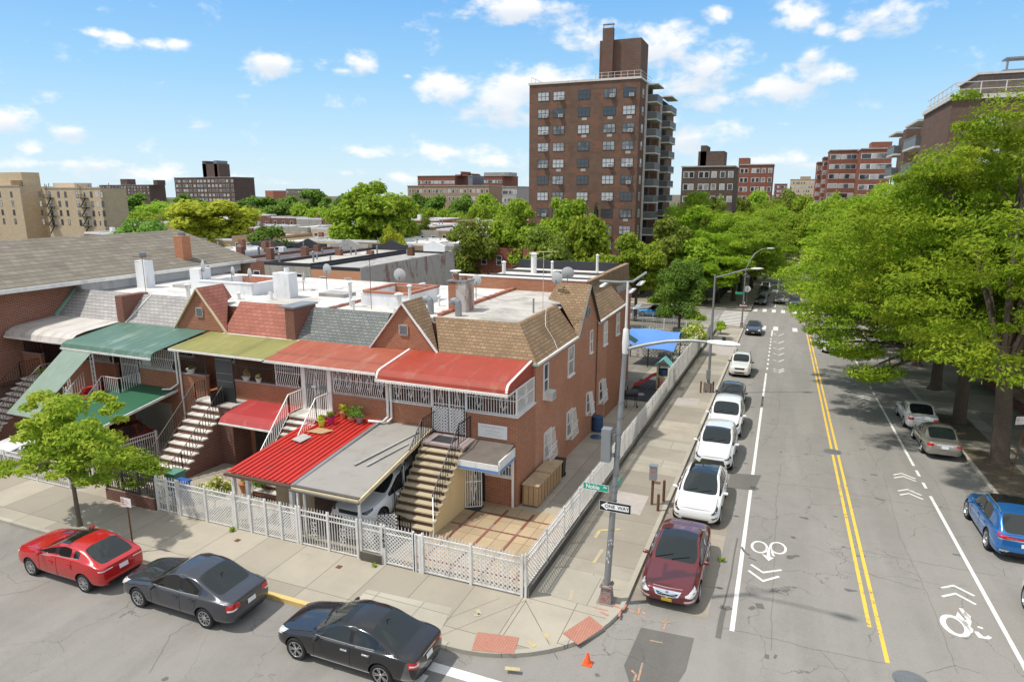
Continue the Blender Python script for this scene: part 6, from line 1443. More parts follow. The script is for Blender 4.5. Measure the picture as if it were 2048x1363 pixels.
fence('garden_fence','short white picket fence beside the far crossing hedge',(-20,84.5),(-7.0,84.5),1.2,5,lat=False,barsp=.22,spk=False,cap=False)
t=thing('garden_bench','grey garden bench against the lattice screen','bench',(-8.9,57.5,g(57.5))); m=MB(); m.box(-.6,.6,-.2,.2,.4,.45); m.build('seat','galv_dark',t); m=MB(); m.box(-.6,.6,.2,.24,.5,.85); m.build('backrest','galv_dark',t)
for x in (-.5,.5): m=MB(); m.box(x-.03,x+.03,-.2,.2,0,.4); m.build('leg','black_iron',t)
# tyres / kids bikes left simple: planters further back
# wall sign
t=thing('wall_sign','white printed sign board fixed above the small entrance roof','sign',(-10.6,23.98,2.92)); m=MB(); m.box(-.66,.66,-.03,0,-.29,.29); m.build('board','sign_white',t)
m=MB(); rs_=random.Random(2)
def scr(x0,x1,z,h):
    x=x0
    while x<x1:
        w=rs_.uniform(.014,.03); m.box(x,x+w*.5,-.0335,-.0305,z,z+h*rs_.uniform(.4,1)); m.box(x,x+w,-.0338,-.0308,z,z+.006); x+=w+.006
scr(-.5,.5,.16,.05); scr(-.03,.03,.08,.04); scr(-.3,.32,-.01,.05); scr(-.2,.22,-.09,.03); scr(-.38,.4,-.17,.025)
m.build('faint_lettering','sign_print',t)
# ---------------------------------------------------------------- lamp posts and signs
def lamp_post(name,label,x,y,h,arm_pts,head,big=False,lean=(0,0),base=True):
    z=g(y); t=thing(name,label,'street lamp',(x,y,z))
    if base:
        m=MB(); m.slab([(-.20,-.20,0),(.20,-.20,0),(.20,.20,0),(-.20,.20,0)],(0,0,.55))
        for i in range(4,8): v=m.v[i]; m.v[i]=(v[0]*.72,v[1]*.72,v[2])
        m.box(-.27,.27,-.27,.27,0,.03); m.box(-.19,.19,-.19,.19,.55,.60)
        for sx in(-1,1):
            for sy in (-1,1): m.lathe([(.03,.60),(.03,.66),(.001,.68)],(sx*.14,sy*.14,0),n=6)
        m.build('base','base_rusted',t)
    m=MB(); m.tube([(0,0,.55 if base else 0),(lean[0]*h*.5,lean[1]*h*.5,h*.5),(lean[0]*h,lean[1]*h,h)],[.105,.085,.065],14); m.build('pole','galvanised',t,True)
    if arm_pts:
        m=MB(); m.tube(arm_pts,[.055]*(len(arm_pts)-1)+[.04],10); m.lathe([(.09,arm_pts[0][2]-.12),(.09,arm_pts[0][2]+.12)],(arm_pts[0][0],arm_pts[0][1],0),n=12); m.build('lamp_arm','galvanised',t,True)
    if head:
        a=Vector(head[0]); d=Vector(head[1]).normalized(); m=MB(); L=.85; s=d.cross(Vector((0,0,1))).normalized()
        prof=[(0,.05,.05),(.15,.10,.07),(.4,.16,.09),(.65,.14,.08),(.85,.03,.03)]; rings=[]
        vs=[];fs=[]
        for (q,w,hh) in prof:
            c=a+d*q
            for k in range(10): an=2*PI*k/10; vs.append(c+s*(w*math.cos(an))+Vector((0,0,hh*max(-.55,math.sin(an)))))
        for i in range(4):
            for k in range(10): fs.append((i*10+k,i*10+(k+1)%10,(i+1)*10+(k+1)%10,(i+1)*10+k))
        fs+=[tuple(range(9,-1,-1)),tuple(range(40,50))]; m.add(vs,fs); m.build('lamp_head','metal_white',t,True)
        m=MB(); m.lathe([(.05,0),(.05,.07),(.001,.08)],a+d*.42+Vector((0,0,.09)),n=8); m.build('photocell','black_plastic',t)
    return t
LPX,LPY=-4.30,18.55
t=lamp_post('street_lamp','grey corner lamp post carrying green street sign, one way sign and control box',LPX,LPY,8.5,
   None,None,lean=(.036,.0))
# the arm, measured from the photograph: leaves the pole at 6.35 m and reaches over the avenue
ax=[(0.05,0,6.42)]
for px,py,yy in ((1300,678,.6),(1350,671,1.5),(1410,671,2.6)): pass
d=Vector((1,-.08,0)).normalized()
arm=[Vector((.30,0,8.20))+d*q+Vector((0,0,h)) for q,h in ((-.05,0),(.6,.22),(1.2,.38),(1.8,.46),(2.3,.47))]
LAMP1=(t,arm,d)
m=MB(); m.tube(arm,[.055,.052,.048,.045,.04],10); m.build('lamp_arm','galvanised',t,True)
def head_on(t,a,d,L=.85):
    m=MB(); s=d.cross(Vector((0,0,1))).normalized(); prof=[(0,.05,.05),(.15,.10,.07),(.4,.16,.09),(.65,.14,.08),(L,.03,.03)]; vs=[];fs=[]
    for (q,w,hh) in prof:
        c=a+d*q
        for k in range(10): an=2*PI*k/10; vs.append(c+s*(w*math.cos(an))+Vector((0,0,hh*max(-.55,math.sin(an)))))
    for i in range(4):
        for k in range(10): fs.append((i*10+k,i*10+(k+1)%10,(i+1)*10+(k+1)%10,(i+1)*10+k))
    fs+=[tuple(range(9,-1,-1)),tuple(range(40,50))]; m.add(vs,fs); m.build('lamp_head','metal_white',t,True)
    m=MB(); m.lathe([(.05,0),(.05,.09),(.001,.10)],a+d*.42+Vector((0,0,.09)),n=8); m.build('photocell','black_plastic',t)
head_on(t,arm[-1],d)
# upper mast with small antennas above the lamp arm
m=MB(); m.lathe([(.085,8.1),(.10,8.4),(.08,8.8),(.05,8.85)],(.30,0,0),n=12); m.tube([(.30,0,8.8),(.30,0,10.2)],[.038,.03],8); m.build('top_mast','metal_white',t,True)
m=MB(); m.tube([(-.48,-.15,10.18),(.10,0,10.16),(.42,.10,10.18),(.74,.40,10.42)],.035,7); m.tube([(.30,0,9.8),(.30,0,10.2)],.03,6); m.build('antenna_bracket','galvanised',t)
for q in ((-.36,-.1,10.08),(.40,.1,9.92),(.62,.3,10.12),(.55,.25,9.45)):
    m=MB(); m.lathe([(.001,-.13),(.075,-.11),(.085,.0),(.075,.11),(.001,.13)],(0,0,0),n=10); 
    for i,v in enumerate(m.v): m.v[i]=(v[0]+v[2]*.5,v[1]+v[2]*.3,v[2]*.55)
    o=m.build('antenna_head','metal_white',t,True); o.location=q
# control box
m=MB(); m.box(-.28,.0,-.20,.08,4.75,5.78); m.box(.0,.1,-.08,.02,4.9,5.0); m.box(.0,.1,-.08,.02,5.5,5.6); m.build('control_box','galvanised',t)
m=MB(); 
for k in range(5): m.box(.001,.02,-.16,.04,5.30+.07*k,5.33+.07*k)
m.build('vent_slat','galv_dark',t)
# signs
def sign_board(par,c,w,h,ang,mats,arrow=None):
    e=bpy.data.objects.new('x',None)
    m=MB(); m.box(-w/2,w/2,-.008,.0,-h/2,h/2); o=m.build(mats[0],mats[1],par); o.location=c; o.rotation_euler=(0,0,ang); return o
s=sign_board(t,(-.42,-.10,3.86),.80,.22,0.0,('street_name_sign','sign_green'))
me=text_mesh('Noble',.185,'sign_text','sign_letter_white',.002,.003); q=part(me,'sign_text',s,(-.10,-.011,-.005),(PI/2,0,0)); q.scale=(.92,1,1)
me=text_mesh('Av',.10,'sign_text','sign_letter_white',.002,.002); part(me,'sign_text',s,(.29,-.011,.035),(PI/2,0,0))
m=MB()
for a,b,c_,d_ in ((-.40,.40,.10,.11),(-.40,.40,-.11,-.10),(-.40,-.392,-.1,.1),(.392,.40,-.1,.1)): m.box(a,b,-.0105,-.0085,c_,d_)
m.build('sign_border','sign_letter_white',s)
m=MB(); m.box(.15,.162,.10,.85,3.74,3.96); m.build('street_name_sign','sign_green',t)
s=sign_board(t,(.20,-.13,3.32),.98,.33,0.0,('one_way_sign','sign_black'))
m=MB(); m.slab([(-.44,-.0085,0),(-.24,-.0085,.135),(-.24,-.0085,.085),(.42,-.0085,.085),(.42,-.0085,-.085),(-.24,-.0085,-.085),(-.24,-.0085,-.135)],(0,-.002,0)); m.build('arrow','sign_letter_white',s)
m=MB()
for a,b,c_,d_ in ((-.485,.485,.155,.163),(-.485,.485,-.163,-.155),(-.488,-.48,-.155,.155),(.48,.488,-.155,.155)): m.box(a,b,-.0105,-.0085,c_,d_)
m.build('sign_border','sign_letter_white',s)
me=text_mesh('ONE',.15,'sign_text','sign_black',.002,.002); part(me,'sign_text',s,(-.16,-.013,0),(PI/2,0,0)); me=text_mesh('WAY',.15,'sign_text','sign_black',.002,.002); part(me,'sign_text',s,(.25,-.013,0),(PI/2,0,0))
m=MB()
for z in (1.9,2.5,3.15,3.45,3.75,3.95,4.3,4.9,5.6,6.1,6.6): m.lathe([(.100,z),(.100,z+.03)],(.036*z,0,0),n=14)
m.build('strap','galv_dark',t)
m=MB(); rs_=random.Random(4)
for k in range(16):
    z=1.35+rs_.uniform(0,.9); a=rs_.uniform(-2.2,-.9); x=.105*math.cos(a)+.036*z; y=.105*math.sin(a); m.bar((x,y,z),(x+rs_.uniform(-.03,.03),y,z+rs_.uniform(-.07,.07)),.014)
m.build('graffiti','sign_letter_white',t)
m=MB()
for k in range(12):
    z=.12+rs_.uniform(0,.36); x=rs_.uniform(-.1,.1); y=-.20+.10*z; m.bar((x,y-.003,z),(x+rs_.uniform(-.06,.06),y-.003,z+rs_.uniform(-.08,.08)),.012)
m.build('graffiti','sign_red',t)
# second and third lamps
t=lamp_post('street_lamp','grey street lamp post with curved arm beside the parked off-white SUV',-4.28,48.6,8.6,None,None,lean=(-.002,.0),base=False)
d=Vector((.9,.42,0)).normalized(); arm=[Vector((0,0,8.4)),Vector((0,0,8.65))+d*1.0,Vector((0,0,8.9))+d*1.9,Vector((0,0,9.0))+d*2.5]
m=MB(); m.tube(arm,[.055,.05,.045,.04],9); m.build('lamp_arm','galvanised',t,True); head_on(t,arm[-1],d,.9)
m=MB(); m.box(-.16,.16,-.16,.16,0,.7); m.box(-.32,-.17,-.1,.1,.0,.75); m.box(.17,.34,-.1,.1,0,.65); m.build('base_box','base_rusted',t); m=MB(); m.box(-.17,.13,-.22,-.1,1.0,1.7); m.build('meter_box','galvanised',t)
t=lamp_post('street_lamp','tall pale lamp post at the far crossing carrying small street signs',-4.0,84.6,7.2,None,None,lean=(0,.0))
d=Vector((.85,.5,0)).normalized(); arm=[Vector((0,0,7.1)),Vector((0,0,8.1))+d*.4,Vector((0,0,9.0))+d*1.0,Vector((0,0,9.5))+d*1.8,Vector((0,0,9.6))+d*2.5]
m=MB(); m.tube(arm,[.05,.05,.045,.04,.04],8); m.build('lamp_arm','galvanised',t,True); head_on(t,arm[-1],d,1.0)
m=MB(); m.box(-1.0,-.12,-.1,-.08,4.1,4.38); m.build('street_name_sign','sign_green',t); m=MB(); m.box(-.55,.6,-.12,-.1,2.6,2.9); m.build('one_way_sign','sign_black',t); m=MB(); m.slab([(-.45,-.121,2.75),(-.25,-.121,2.86),(-.25,-.121,2.80),(.5,-.121,2.80),(.5,-.121,2.70),(-.25,-.121,2.70),(-.25,-.121,2.64)],(0,-.004,0)); m.build('arrow','sign_letter_white',t)
t=thing('stop_sign','back of an octagonal stop sign on a thin post at the far crossing','sign',(-4.6,106.5,g(106.5))); m=MB(); m.box(-.03,.03,-.03,.03,0,3.2); m.build('post','galv_dark',t); m=MB(); m.lathe([(.001,-.01),(.5,-.01),(.5,.01),(.001,.01)],(0,.05,3.0),ax='y',n=8,a0=PI/8); m.build('octagon','metal_white',t)
t=thing('fire_hydrant','red fire hydrant between white bollards at the far crossing','hydrant',(-4.9,105.6,g(105.6))); m=MB(); m.lathe([(.2,0),(.2,.06),(.14,.1),(.14,.75),(.18,.78),(.16,.9),(.08,1.05),(.001,1.1)],n=14); m.build('hydrant_body','hydrant_red',t,True); m=MB(); m.lathe([(.001,-.28),(.07,-.28),(.07,.28),(.001,.28)],c=(0,0,.6),ax='x',n=10); m.build('side_cap','hydrant_red',t); m=MB(); m.lathe([(.16,.78),(.17,.9),(.08,1.06),(.001,1.11)],n=14); m.build('bonnet','metal_white',t)
# parking sign posts
def sign_post(x,y,h,label,w,hh,faceang,lean=(0,0),logo=True):
    t=thing('parking_sign',label,'sign',(x,y,g(y)),faceang); m=MB(); m.tube([(0,0,0),(lean[0]*h,lean[1]*h,h)],.03,6); m.build('post','rusty_iron',t)
    m=MB(); m.box(-w/2,w/2,-.05,-.04,h-hh*.75,h+hh*.25); o=m.build('sign_plate','sign_white',t)
    if logo:
        zc=h-hh*.25; m=MB(); m.lathe([(.085,-.053),(.060,-.053)],(-w*.3,0,zc+hh*.12),ax='y',n=20); m.box(-w*.3-.008,-w*.3+.008,-.054,-.0515,zc+hh*.12-.06,zc+hh*.12+.06)
        m.box(-w*.40,w*.12,-.053,-.051,zc-hh*.30,zc-hh*.30+.025); m.slab([(-w*.40,-.053,zc-hh*.30-.02),(-w*.46,-.053,zc-hh*.30+.0125),(-w*.40,-.053,zc-hh*.30+.045)],(0,.002,0)); m.build('sign_print','sign_red',o)
        m=MB()
        for k,ww in ((.22,.16),(.08,.2),(-.06,.24)): m.box(-w*.08,-w*.08+ww*.8,-.053,-.051,zc+hh*k,zc+hh*k+.018)
        m.build('sign_text','sign_print',o)
    return t
sign_post(-20.75,14.98,2.05,'white parking sign with red symbol on a thin brown post by the red hatchback',.5,.33,0)
sign_post(11.3,37.6,3.0,'white parking sign on a dark slanting post before the big street tree',.55,.4,.5,(.12,.0))
# electric box on rusty post and bollards
t=thing('meter_post','small grey electric meter box on a rusty steel post by the white crossover','meter',(-4.35,26.7,g(26.7))); m=MB(); m.box(-.05,.05,-.05,.05,0,1.25); m.build('post','rusty_iron',t); m=MB(); m.box(-.15,.15,-.12,.12,1.15,1.78); m.box(-.18,.18,-.15,.15,1.78,1.81); m.build('meter_box','galvanised',t); m=MB(); m.box(-.07,-.02,-.128,-.121,1.52,1.58); m.box(.03,.08,-.128,-.121,1.52,1.58); m.build('warning_label','sign_red',t)
for i,(x,y,h,lb) in enumerate(((-4.0,26.15,.72,'shorter rusty steel bollard nearest the kerb in front of the meter post'),(-3.95,27.25,.95,'taller rusty steel bollard behind the meter post'),(-4.75,48.2,.85,'rusty bollard left of the second lamp post'),(-3.95,48.9,.75,'rusty bollard right of the second lamp post'))):
    m=MB(); m.lathe([(.06,0),(.06,h),(.045,h+.03),(.001,h+.035)],n=12); o=m.build('bollard','rusty_iron'); o.location=(x,y,g(y)); tag(o,lb,'bollard')
# traffic cone
t=thing('traffic_cone','small orange traffic cone on the road at the corner kerb','cone',onG(1175,1326,RO)); m=MB(); m.lathe([(.10,.03),(.02,.36),(.001,.365)],n=16); m.build('cone','orange_cone',t,True); m=MB(); m.box(-.13,.13,-.13,.13,0,.03); m.build('cone_base','orange_cone',t)
# roof dishes and aerials
def dish(x,y,z,r,label,az=PI*.75,h=.6):
    t=thing('satellite_dish',label,'satellite dish',(x,y,z),az,'satellite dishes on the roofs'); m=MB(); m.tube([(0,0,0),(0,0,h)],.025,6); m.build('mast','galv_dark',t)
    m=MB(); n=20; vs=[(0,-.02,h+.1)];fs=[]
    for j,(rr_,dd) in enumerate(((.5,-.0),(1.0,.10))):
        for k in range(n): a=2*PI*k/n; vs.append((rr_*r*math.cos(a),-.02-dd*r*2.2+.0,h+.1+rr_*r*.92*math.sin(a)-.0))
    for k in range(n): fs.append((0,1+k,1+(k+1)%n)); fs.append((1+k,1+n+k,1+n+(k+1)%n,1+(k+1)%n))
    m.add(vs,fs); m.build('reflector','dish_grey',t,True); m=MB(); m.bar((0,-.02,h-.2*r),(0,-.9*r,h+.05),.02); m.box(-.04,.04,-.9*r-.06,-.9*r+.02,h,h+.1); m.build('feed_arm','galv_dark',t)
for (x,y,z,r,h,lb,az) in ((-33.4,31.0,7.32,.42,.75,'large grey dish at the left corner of the white light shaft',2.6),(-31.2,31.2,7.32,.32,.5,'small grey dish at the middle of the white light shaft',2.7),(-29.5,30.8,7.32,.32,.5,'small grey dish at the right corner of the white light shaft',2.7),(-27.8,33.6,6.6,.36,.8,'grey dish standing left of the white block chimney',2.2),(-26.7,34.5,6.6,.36,1.2,'grey dish behind the white block chimney',3.0),(-21.0,33.9,7.4,.42,.35,'grey dish on the tiled light shaft in the middle roof',PI),(-16.1,34.2,6.65,.34,1.0,'grey dish right of the twin pot chimney',PI-.3),(-11.15,33.7,8.0-.3,.36,.35,'grey dish on the side gable ridge, left of the pair',PI-.3),(-10.75,34.5,7.7,.36,.55,'grey dish on the side gable ridge, right of the pair',PI+.2)):
    dish(x,y,z,r,lb,az,h)
def aerial(x,y,z,h,label,s=1,col='rusty_iron',seed=1):
    t=thing('roof_aerial',label,'aerial',(x,y,z)); m=MB(); m.tube([(0,0,0),(.02,0,h)],.016,6); m.build('mast',col,t); m=MB(); m.bar((-.7*s,0,h-.05),(.7*s,.1*s,h+.05),.02)
    for k in range(7): a=-.6+.2*k; l=.30*s*(1-.07*k); m.bar((a*s,-l,h-.02+.07*a),(a*s,l,h+.0+.07*a),.014)
    m.bar((-.3*s,-.3*s,h-.35),(.35*s,.35*s,h-.15),.016); m.build('antenna_rods',col,t)
aerial(-34.6,27.9,6.4,2.6,'thin rusty television aerial between the two pale grey mansards'); aerial(-19.9,29.3,6.6,2.6,'thin television aerial on the middle white roof',.6); aerial(-11.2,31.8,6.6,3.1,'tall yellowish television aerial on the corner house roof',1.1,'cream_trim')
# ---------------------------------------------------------------- towers and distant buildings
def wmesh(w,h,pane,frame='frame_dark',mull=2,d=.05):
    m=MB(); t=.07; m.mat(0); m.box(-w/2,w/2,-d,0,-h/2,-h/2+t); m.box(-w/2,w/2,-d,0,h/2-t,h/2); m.box(-w/2,-w/2+t,-d,0,-h/2+t,h/2-t); m.box(w/2-t,w/2,-d,0,-h/2+t,h/2-t)
    for k in range(1,mull): x=-w/2+w*k/mull; m.box(x-.035,x+.035,-d,0,-h/2+t,h/2-t)
    m.box(-w/2+t,w/2-t,-d*.9,-.001,-.03,.03)
    fr=m.mesh('window',frame); m=MB(); m.box(-w/2+t,w/2-t,-.03,-.01,-h/2+t,h/2-t); return fr,m.mesh('pane',pane)
WM={}
def win(par,key,x,y,z,rz=0,pane=True):
    fr,pa=WM[key]; o=part(fr,'window',par,(x,y,z),(0,0,rz))
    if pane: part(pa,'pane',o)
    return o
WM['tower']=wmesh(2.05,1.45,'tower_pane',mull=3); WM['far']=wmesh(1.9,1.5,'far_pane','frame_white',1); WM['tall']=wmesh(1.1,1.9,'window_pane','frame_dark',1); WM['small']=wmesh(1.0,1.3,'far_pane','frame_white',1); WM['house']=wmesh(.9,1.5,'window_pane','frame_white',1)
def ac_mesh():
    m=MB(); m.mat(0).box(-.35,.35,-.38,0,-.24,.24); m.mat(1).box(-.27,.27,-.392,-.381,-.18,.18); return m.mesh('air_conditioner',['ac_white','galv_dark'])
AC=ac_mesh()
def tower1():
    Y=112.0; A=onY(1059,171,Y); B=onY(1281,157,Y); X0,X1=A.x,B.x; zt=(A.z+B.z)/2; gz=g(Y)
    t=thing('apartment_tower','tallest dark brown brick apartment tower in the middle, with stacked side balconies','tower block',(X0,Y,gz))
    def f(p):
        W_=X1-X0
        m=MB(); m.box(X0,X1,Y,Y+11,gz-1,zt); m.box(X0+3,X1-2.2,Y+11,Y+19,gz-1,zt-.02); m.box(X0+4,X1-.2,Y+19,Y+36,gz-1,zt-.6); m.build('wall','brick_tower',p)
        m=MB(); m.box(X0-.15,X1+.15,Y-.15,Y+.2,zt+.01,zt+.35); m.box(X1-.2,X1+.15,Y+.2,Y+11,zt+.01,zt+.35); m.box(X0-.15,X0+.2,Y+.2,Y+11,zt+.01,zt+.35); m.build('coping','balcony_slab',p)
        # penthouse
        a=onY(1198,155,Y+3); b=onY(1283,75,Y+3); m=MB(); m.box(a.x,b.x,Y+3,Y+9,zt,b.z); m.build('lift_tower','brick_tower_top',p)
        a=onY(1203,155,Y+2.2); b=onY(1227,55,Y+2.2); m=MB(); m.box(a.x,b.x,Y+2.2,Y+2.98,zt,b.z); m.build('chimney_stack','brick_tower_top',p)
        m=MB()
        for x in (a.x+.1,b.x-.1): m.box(x-.06,x+.06,Y+2.4,Y+2.5,b.z,b.z+.55)
        m.box(a.x-.05,b.x+.05,Y+2.3,Y+2.9,b.z+.55,b.z+.68); m.build('chimney_cap','galvanised',p)
        m=MB(); q0=a.x-.5
        for z in (1.3,.8): m.bar((q0,Y+.2,zt+z),(X1,Y+.2,zt+z),.05); m.bar((X1,Y+.2,zt+z),(X1,Y+10,zt+z),.05)
        for k in range(8): x=q0+(X1-q0)*k/7; m.bar((x,Y+.2,zt+.3),(x,Y+.2,zt+1.3),.06)
        m.build('roof_railing','balcony_slab',p); m=MB(); m.bar((X0+.2,Y+.3,zt+1.3),(X0+.2,Y+10,zt+1.3),.05)
        for k in range(5): m.bar((X0+.2,Y+.3+k*2,zt+.3),(X0+.2,Y+.3+k*2,zt+1.3),.06)
        m.build('roof_railing','balcony_slab',p)
        m=MB(); m.box(X1-6,X1-3,Y+2.9,Y+2.98,zt,zt+1.2); m.build('red_screen','brick_far',p)
        fl=2.74; cols=[1086,1116.5,1166,1217,1255]
        for r in range(11):
            z=zt-1.95-fl*r
            for c,px in enumerate(cols):
                x=onY(px,300,Y).x; win(p,'tower',x,Y,z)
                rr=random.Random(r*7+c).random()
                if rr<.34: part(AC,'air_conditioner',p,(x+.4,Y-.02,z-.45))
                elif rr<.62 and c>0:
                    m=MB(); m.box(-.42,.42,-.03,0,-.22,.22); o=m.build('vent_panel','concrete_band',p); o.location=(x+.1,Y,z-1.12)
            # side face balconies : two stacks
            for (y0,y1,xo) in ((Y+5.2,Y+10.4,X1),(Y+20.5,Y+27.5,X1-.2)):
                zz=z-.95; m=MB(); m.mat(0).box(xo,xo+1.9,y0,y1,zz-.2,zz); m.mat(1)
                m.box(xo+1.84,xo+1.88,y0+.05,y1-.05,zz+.02,zz+1.05); m.box(xo+.02,xo+1.84,y0+.02,y0+.06,zz+.02,zz+1.05)
                m.mat(2).box(xo+1.82,xo+1.92,y0,y1,zz+1.05,zz+1.12); m.box(xo,xo+1.82,y0,y0+.08,zz+1.05,zz+1.12)
                for k in range(int((y1-y0)/.6)): m.box(xo+1.88,xo+1.91,y0+.3+k*.6,y0+.34+k*.6,zz,zz+1.05)
                m.build('balcony',['balcony_slab','balcony_panel','galvanised'],p)
                m=MB(); m.box(xo,xo+.05,y0+.6,y1-.6,zz+.02,zz+2.2); m.build('balcony_door','dark_interior',p)
            for y in (Y+2.6,Y+13.5,Y+17): 
                if y<Y+11: win(p,'small',X1,y,z,PI/2)
                else: win(p,'small',X1-2.2 if y<Y+19 else X1-.2,y,z,PI/2)
        for (y0,y1,xo) in ((Y+5.0,Y+10.6,X1),(Y+20.3,Y+27.7,X1-.2)):
            m=MB(); m.box(xo,xo+2.0,y0,y1,zt-1.2+.9,zt-.12); m.box(xo,xo+.3,y0-.3,y0,gz,zt-.3); m.build('balcony_roof','balcony_slab',p)
    keep(t,f)
tower1()
def tower2():
    Y=74.0; A=onY(1905,200,Y); X0=A.x; zt=A.z; gz=g(Y)
    t=thing('apartment_tower','brown apartment block with railed roof rising behind the big tree at the right edge','tower block',(X0,Y,gz))
    def f(p):
        m=MB(); m.box(X0,X0+26,Y,Y+14,gz-1,zt); m.box(X0+1.6,X0+20,Y+14,Y+44,gz-1,zt-.3); m.box(X0+.1,X0+1.58,Y+26,Y+29,gz-1,zt-.3); m.build('wall','brick_tower_top',p)
        m=MB(); m.box(X0-.2,X0+26,Y-.2,Y+.2,zt+.01,zt+.4); m.box(X0-.2,X0+.2,Y+.2,Y+14,zt+.01,zt+.4); m.build('coping','balcony_slab',p)
        b=onY(1960,150,Y+4); m=MB(); m.box(b.x,b.x+16,Y+4,Y+12,zt,b.z); m.build('lift_tower','brick_far_grey',p); m=MB(); m.box(b.x-.2,b.x+16.2,Y+3.8,Y+12.2,b.z+.01,b.z+.2); m.build('coping','balcony_slab',p)
        c=onY(2000,150,Y+6); m=MB(); m.box(c.x,c.x+3,Y+5,Y+8,b.z,b.z+.5); 
        for x in (c.x+.3,c.x+2.6): m.box(x,x+.15,Y+5.5,Y+5.7,b.z+.5,b.z+1.5)
        m.box(c.x+.2,c.x+2.9,Y+5.4,Y+7,b.z+1.5,b.z+1.65); m.build('roof_tank','galv_dark',p)
        m=MB()
        for z in (1.5,.9): m.bar((X0+.2,Y+.2,zt+z),(X0+26,Y+.2,zt+z),.06); m.bar((X0+.2,Y+.2,zt+z),(X0+.2,Y+14,zt+z),.06)
        for k in range(14): m.bar((X0+.2+k*1.9,Y+.2,zt+.3),(X0+.2+k*1.9,Y+.2,zt+1.5),.08)
        for k in range(7): m.bar((X0+.2,Y+.2+k*2,zt+.3),(X0+.2,Y+.2+k*2,zt+1.5),.07)
        m.build('roof_railing','balcony_slab',p)
        fl=2.85
        for r in range(5):
            z=zt-2.1-fl*r
            for x in (X0+3.2,X0+9,X0+14,X0+19,X0+23.5): win(p,'tower',x,Y,z)
            for (y0,y1,xo) in ((Y+14.3,Y+23,X0+1.6),(Y+31,Y+38,X0+1.6)):
                zz=z-1.0; m=MB(); m.mat(0).box(xo-2.1,xo,y0,y1,zz-.22,zz); m.mat(1).box(xo-2.07,xo-2.03,y0+.05,y1-.05,zz+.02,zz+1.05); m.box(xo-2.03,xo,y0+.02,y0+.06,zz+.02,zz+1.05); m.mat(2).box(xo-2.12,xo-2.0,y0,y1,zz+1.05,zz+1.12)
                m.build('balcony',['balcony_slab','balcony_panel','galvanised'],p); m=MB(); m.box(xo-.05,xo,y0+.6,y1-.6,zz,zz+2.2); m.build('balcony_door','dark_interior',p)
        for (y0,y1) in ((Y+14.2,Y+23.2),(Y+30.8,Y+38.2)): m=MB(); m.box(X0-.5,X0+1.6,y0,y1,zt-.5,zt-.28); m.build('balcony_roof','balcony_slab',p)
    keep(t,f)
tower2()
def block(label,px0,px1,pyt,Y,mat,depth=14,rows=0,cols=0,r0=2.0,fl=2.9,wk='far',extra=(),name='apartment_block',side=0,base=None,cat='building',coping=True,py0=None,group=None,gap=1.0,topmat=None):
    A=onY(px0,pyt,Y+(depth if px0>1577 else 0)); B=onY(px1,pyt,Y+(depth if px1<1577 else 0)); zt=(A.z+B.z)/2; zt=onY((px0+px1)/2,pyt,Y).z; gz=base if base is not None else g(Y)-1
    t=thing(name,label,cat,(A.x,Y,gz),0,group)
    def f(p):
        m=MB(); m.box(A.x,B.x,Y,Y+depth,gz-2,zt); m.build('wall',mat,p)
        if coping: m=MB(); m.box(A.x-.2,B.x+.2,Y-.2,Y+depth+.2,zt+.005,zt+.3); m.build('roof',topmat or 'roof_grey',p)
        for (a,b,py,mt,nm) in extra:
            q=onY(a,py,Y+2); w=onY(b,py,Y+2); m=MB(); m.box(q.x,w.x,Y+2,Y+2+max(3,depth*.5),zt,q.z); m.build(nm,mt,p)
        for r in range(rows):
            for c in range(cols):
                x=A.x+(B.x-A.x)*(c+.5+ (random.Random(c).random()-.5)*.35*gap)/cols; win(p,wk,x,Y,zt-r0-fl*r,0,False if wk in('far','small') and Y>160 else True)
        if side:
            for r in range(rows):
                for c in range(side): win(p,wk,B.x if side>0 else A.x,Y+depth*(c+.5)/side,zt-r0-fl*r,PI/2,False)
    keep(t,f); return t
# panes for the far windows: one shared mesh with frame and glass
WMp=wmesh(1.9,1.6,'far_pane','far_pane',1); WM['far']=(WMp[0],WMp[1])
def farwin(w,h):
    m=MB(); m.mat(0).box(-w/2,w/2,-.05,0,-h/2,h/2); m.mat(1).box(-w/2+.12,w/2-.12,-.07,-.051,-h/2+.1,h/2-.1); return m.mesh('window',['frame_white','far_pane'])
WM['far']=(farwin(1.7,1.5),None); WM['far3']=(farwin(1.2,1.5),None); WM['small']=(farwin(1.0,1.3),WM['small'][1])
_w=win
def win(par,key,x,y,z,rz=0,pane=True):
    fr,pa=WM[key]; o=part(fr,'window',par,(x,y,z),(0,0,rz))
    if pane and pa and key not in('far','far3','small'): part(pa,'pane',o)
    return o
# middle right blocks
block('dark brown brick block with a square chimney tower, right of the tall tower',1364,1478,334,172,'brick_far_dark',16,3,7,1.8,2.9,'far3',((1397,1449,303,'brick_far_dark','lift_tower'),(1402,1414,291,'brick_far_dark','chimney_stack')))
block('red brown block with a narrow stair tower beyond the dark brick block',1478,1549,330,235,'brick_far',16,6,6,1.8,2.9,'far3',((1478,1499,316,'brick_far','lift_tower'),))
block('small hazy pink block on the horizon left of the beige block',1549,1575,368,520,'brick_far',14,3,5,2,3,'far')
block('pale beige block on the horizon between the brown blocks',1581,1633,359,560,'brick_beige',20,8,10,2.5,3,'far3',((1601,1622,353,'brick_tan','lift_tower'),),topmat='roof_dirty')
block('narrow far wing of the brown slab complex on the right',1633,1648,325,262,'brick_far',14,8,2,2,2.9,'far3')
block('second narrow wing of the brown slab complex on the right',1645,1660,315,250,'brick_far',14,8,2,2,2.9,'far3')
block('wide front slab of the brown complex above the right hand trees',1657,1716,301,235,'brick_far',14,8,5,1.9,2.9,'far')
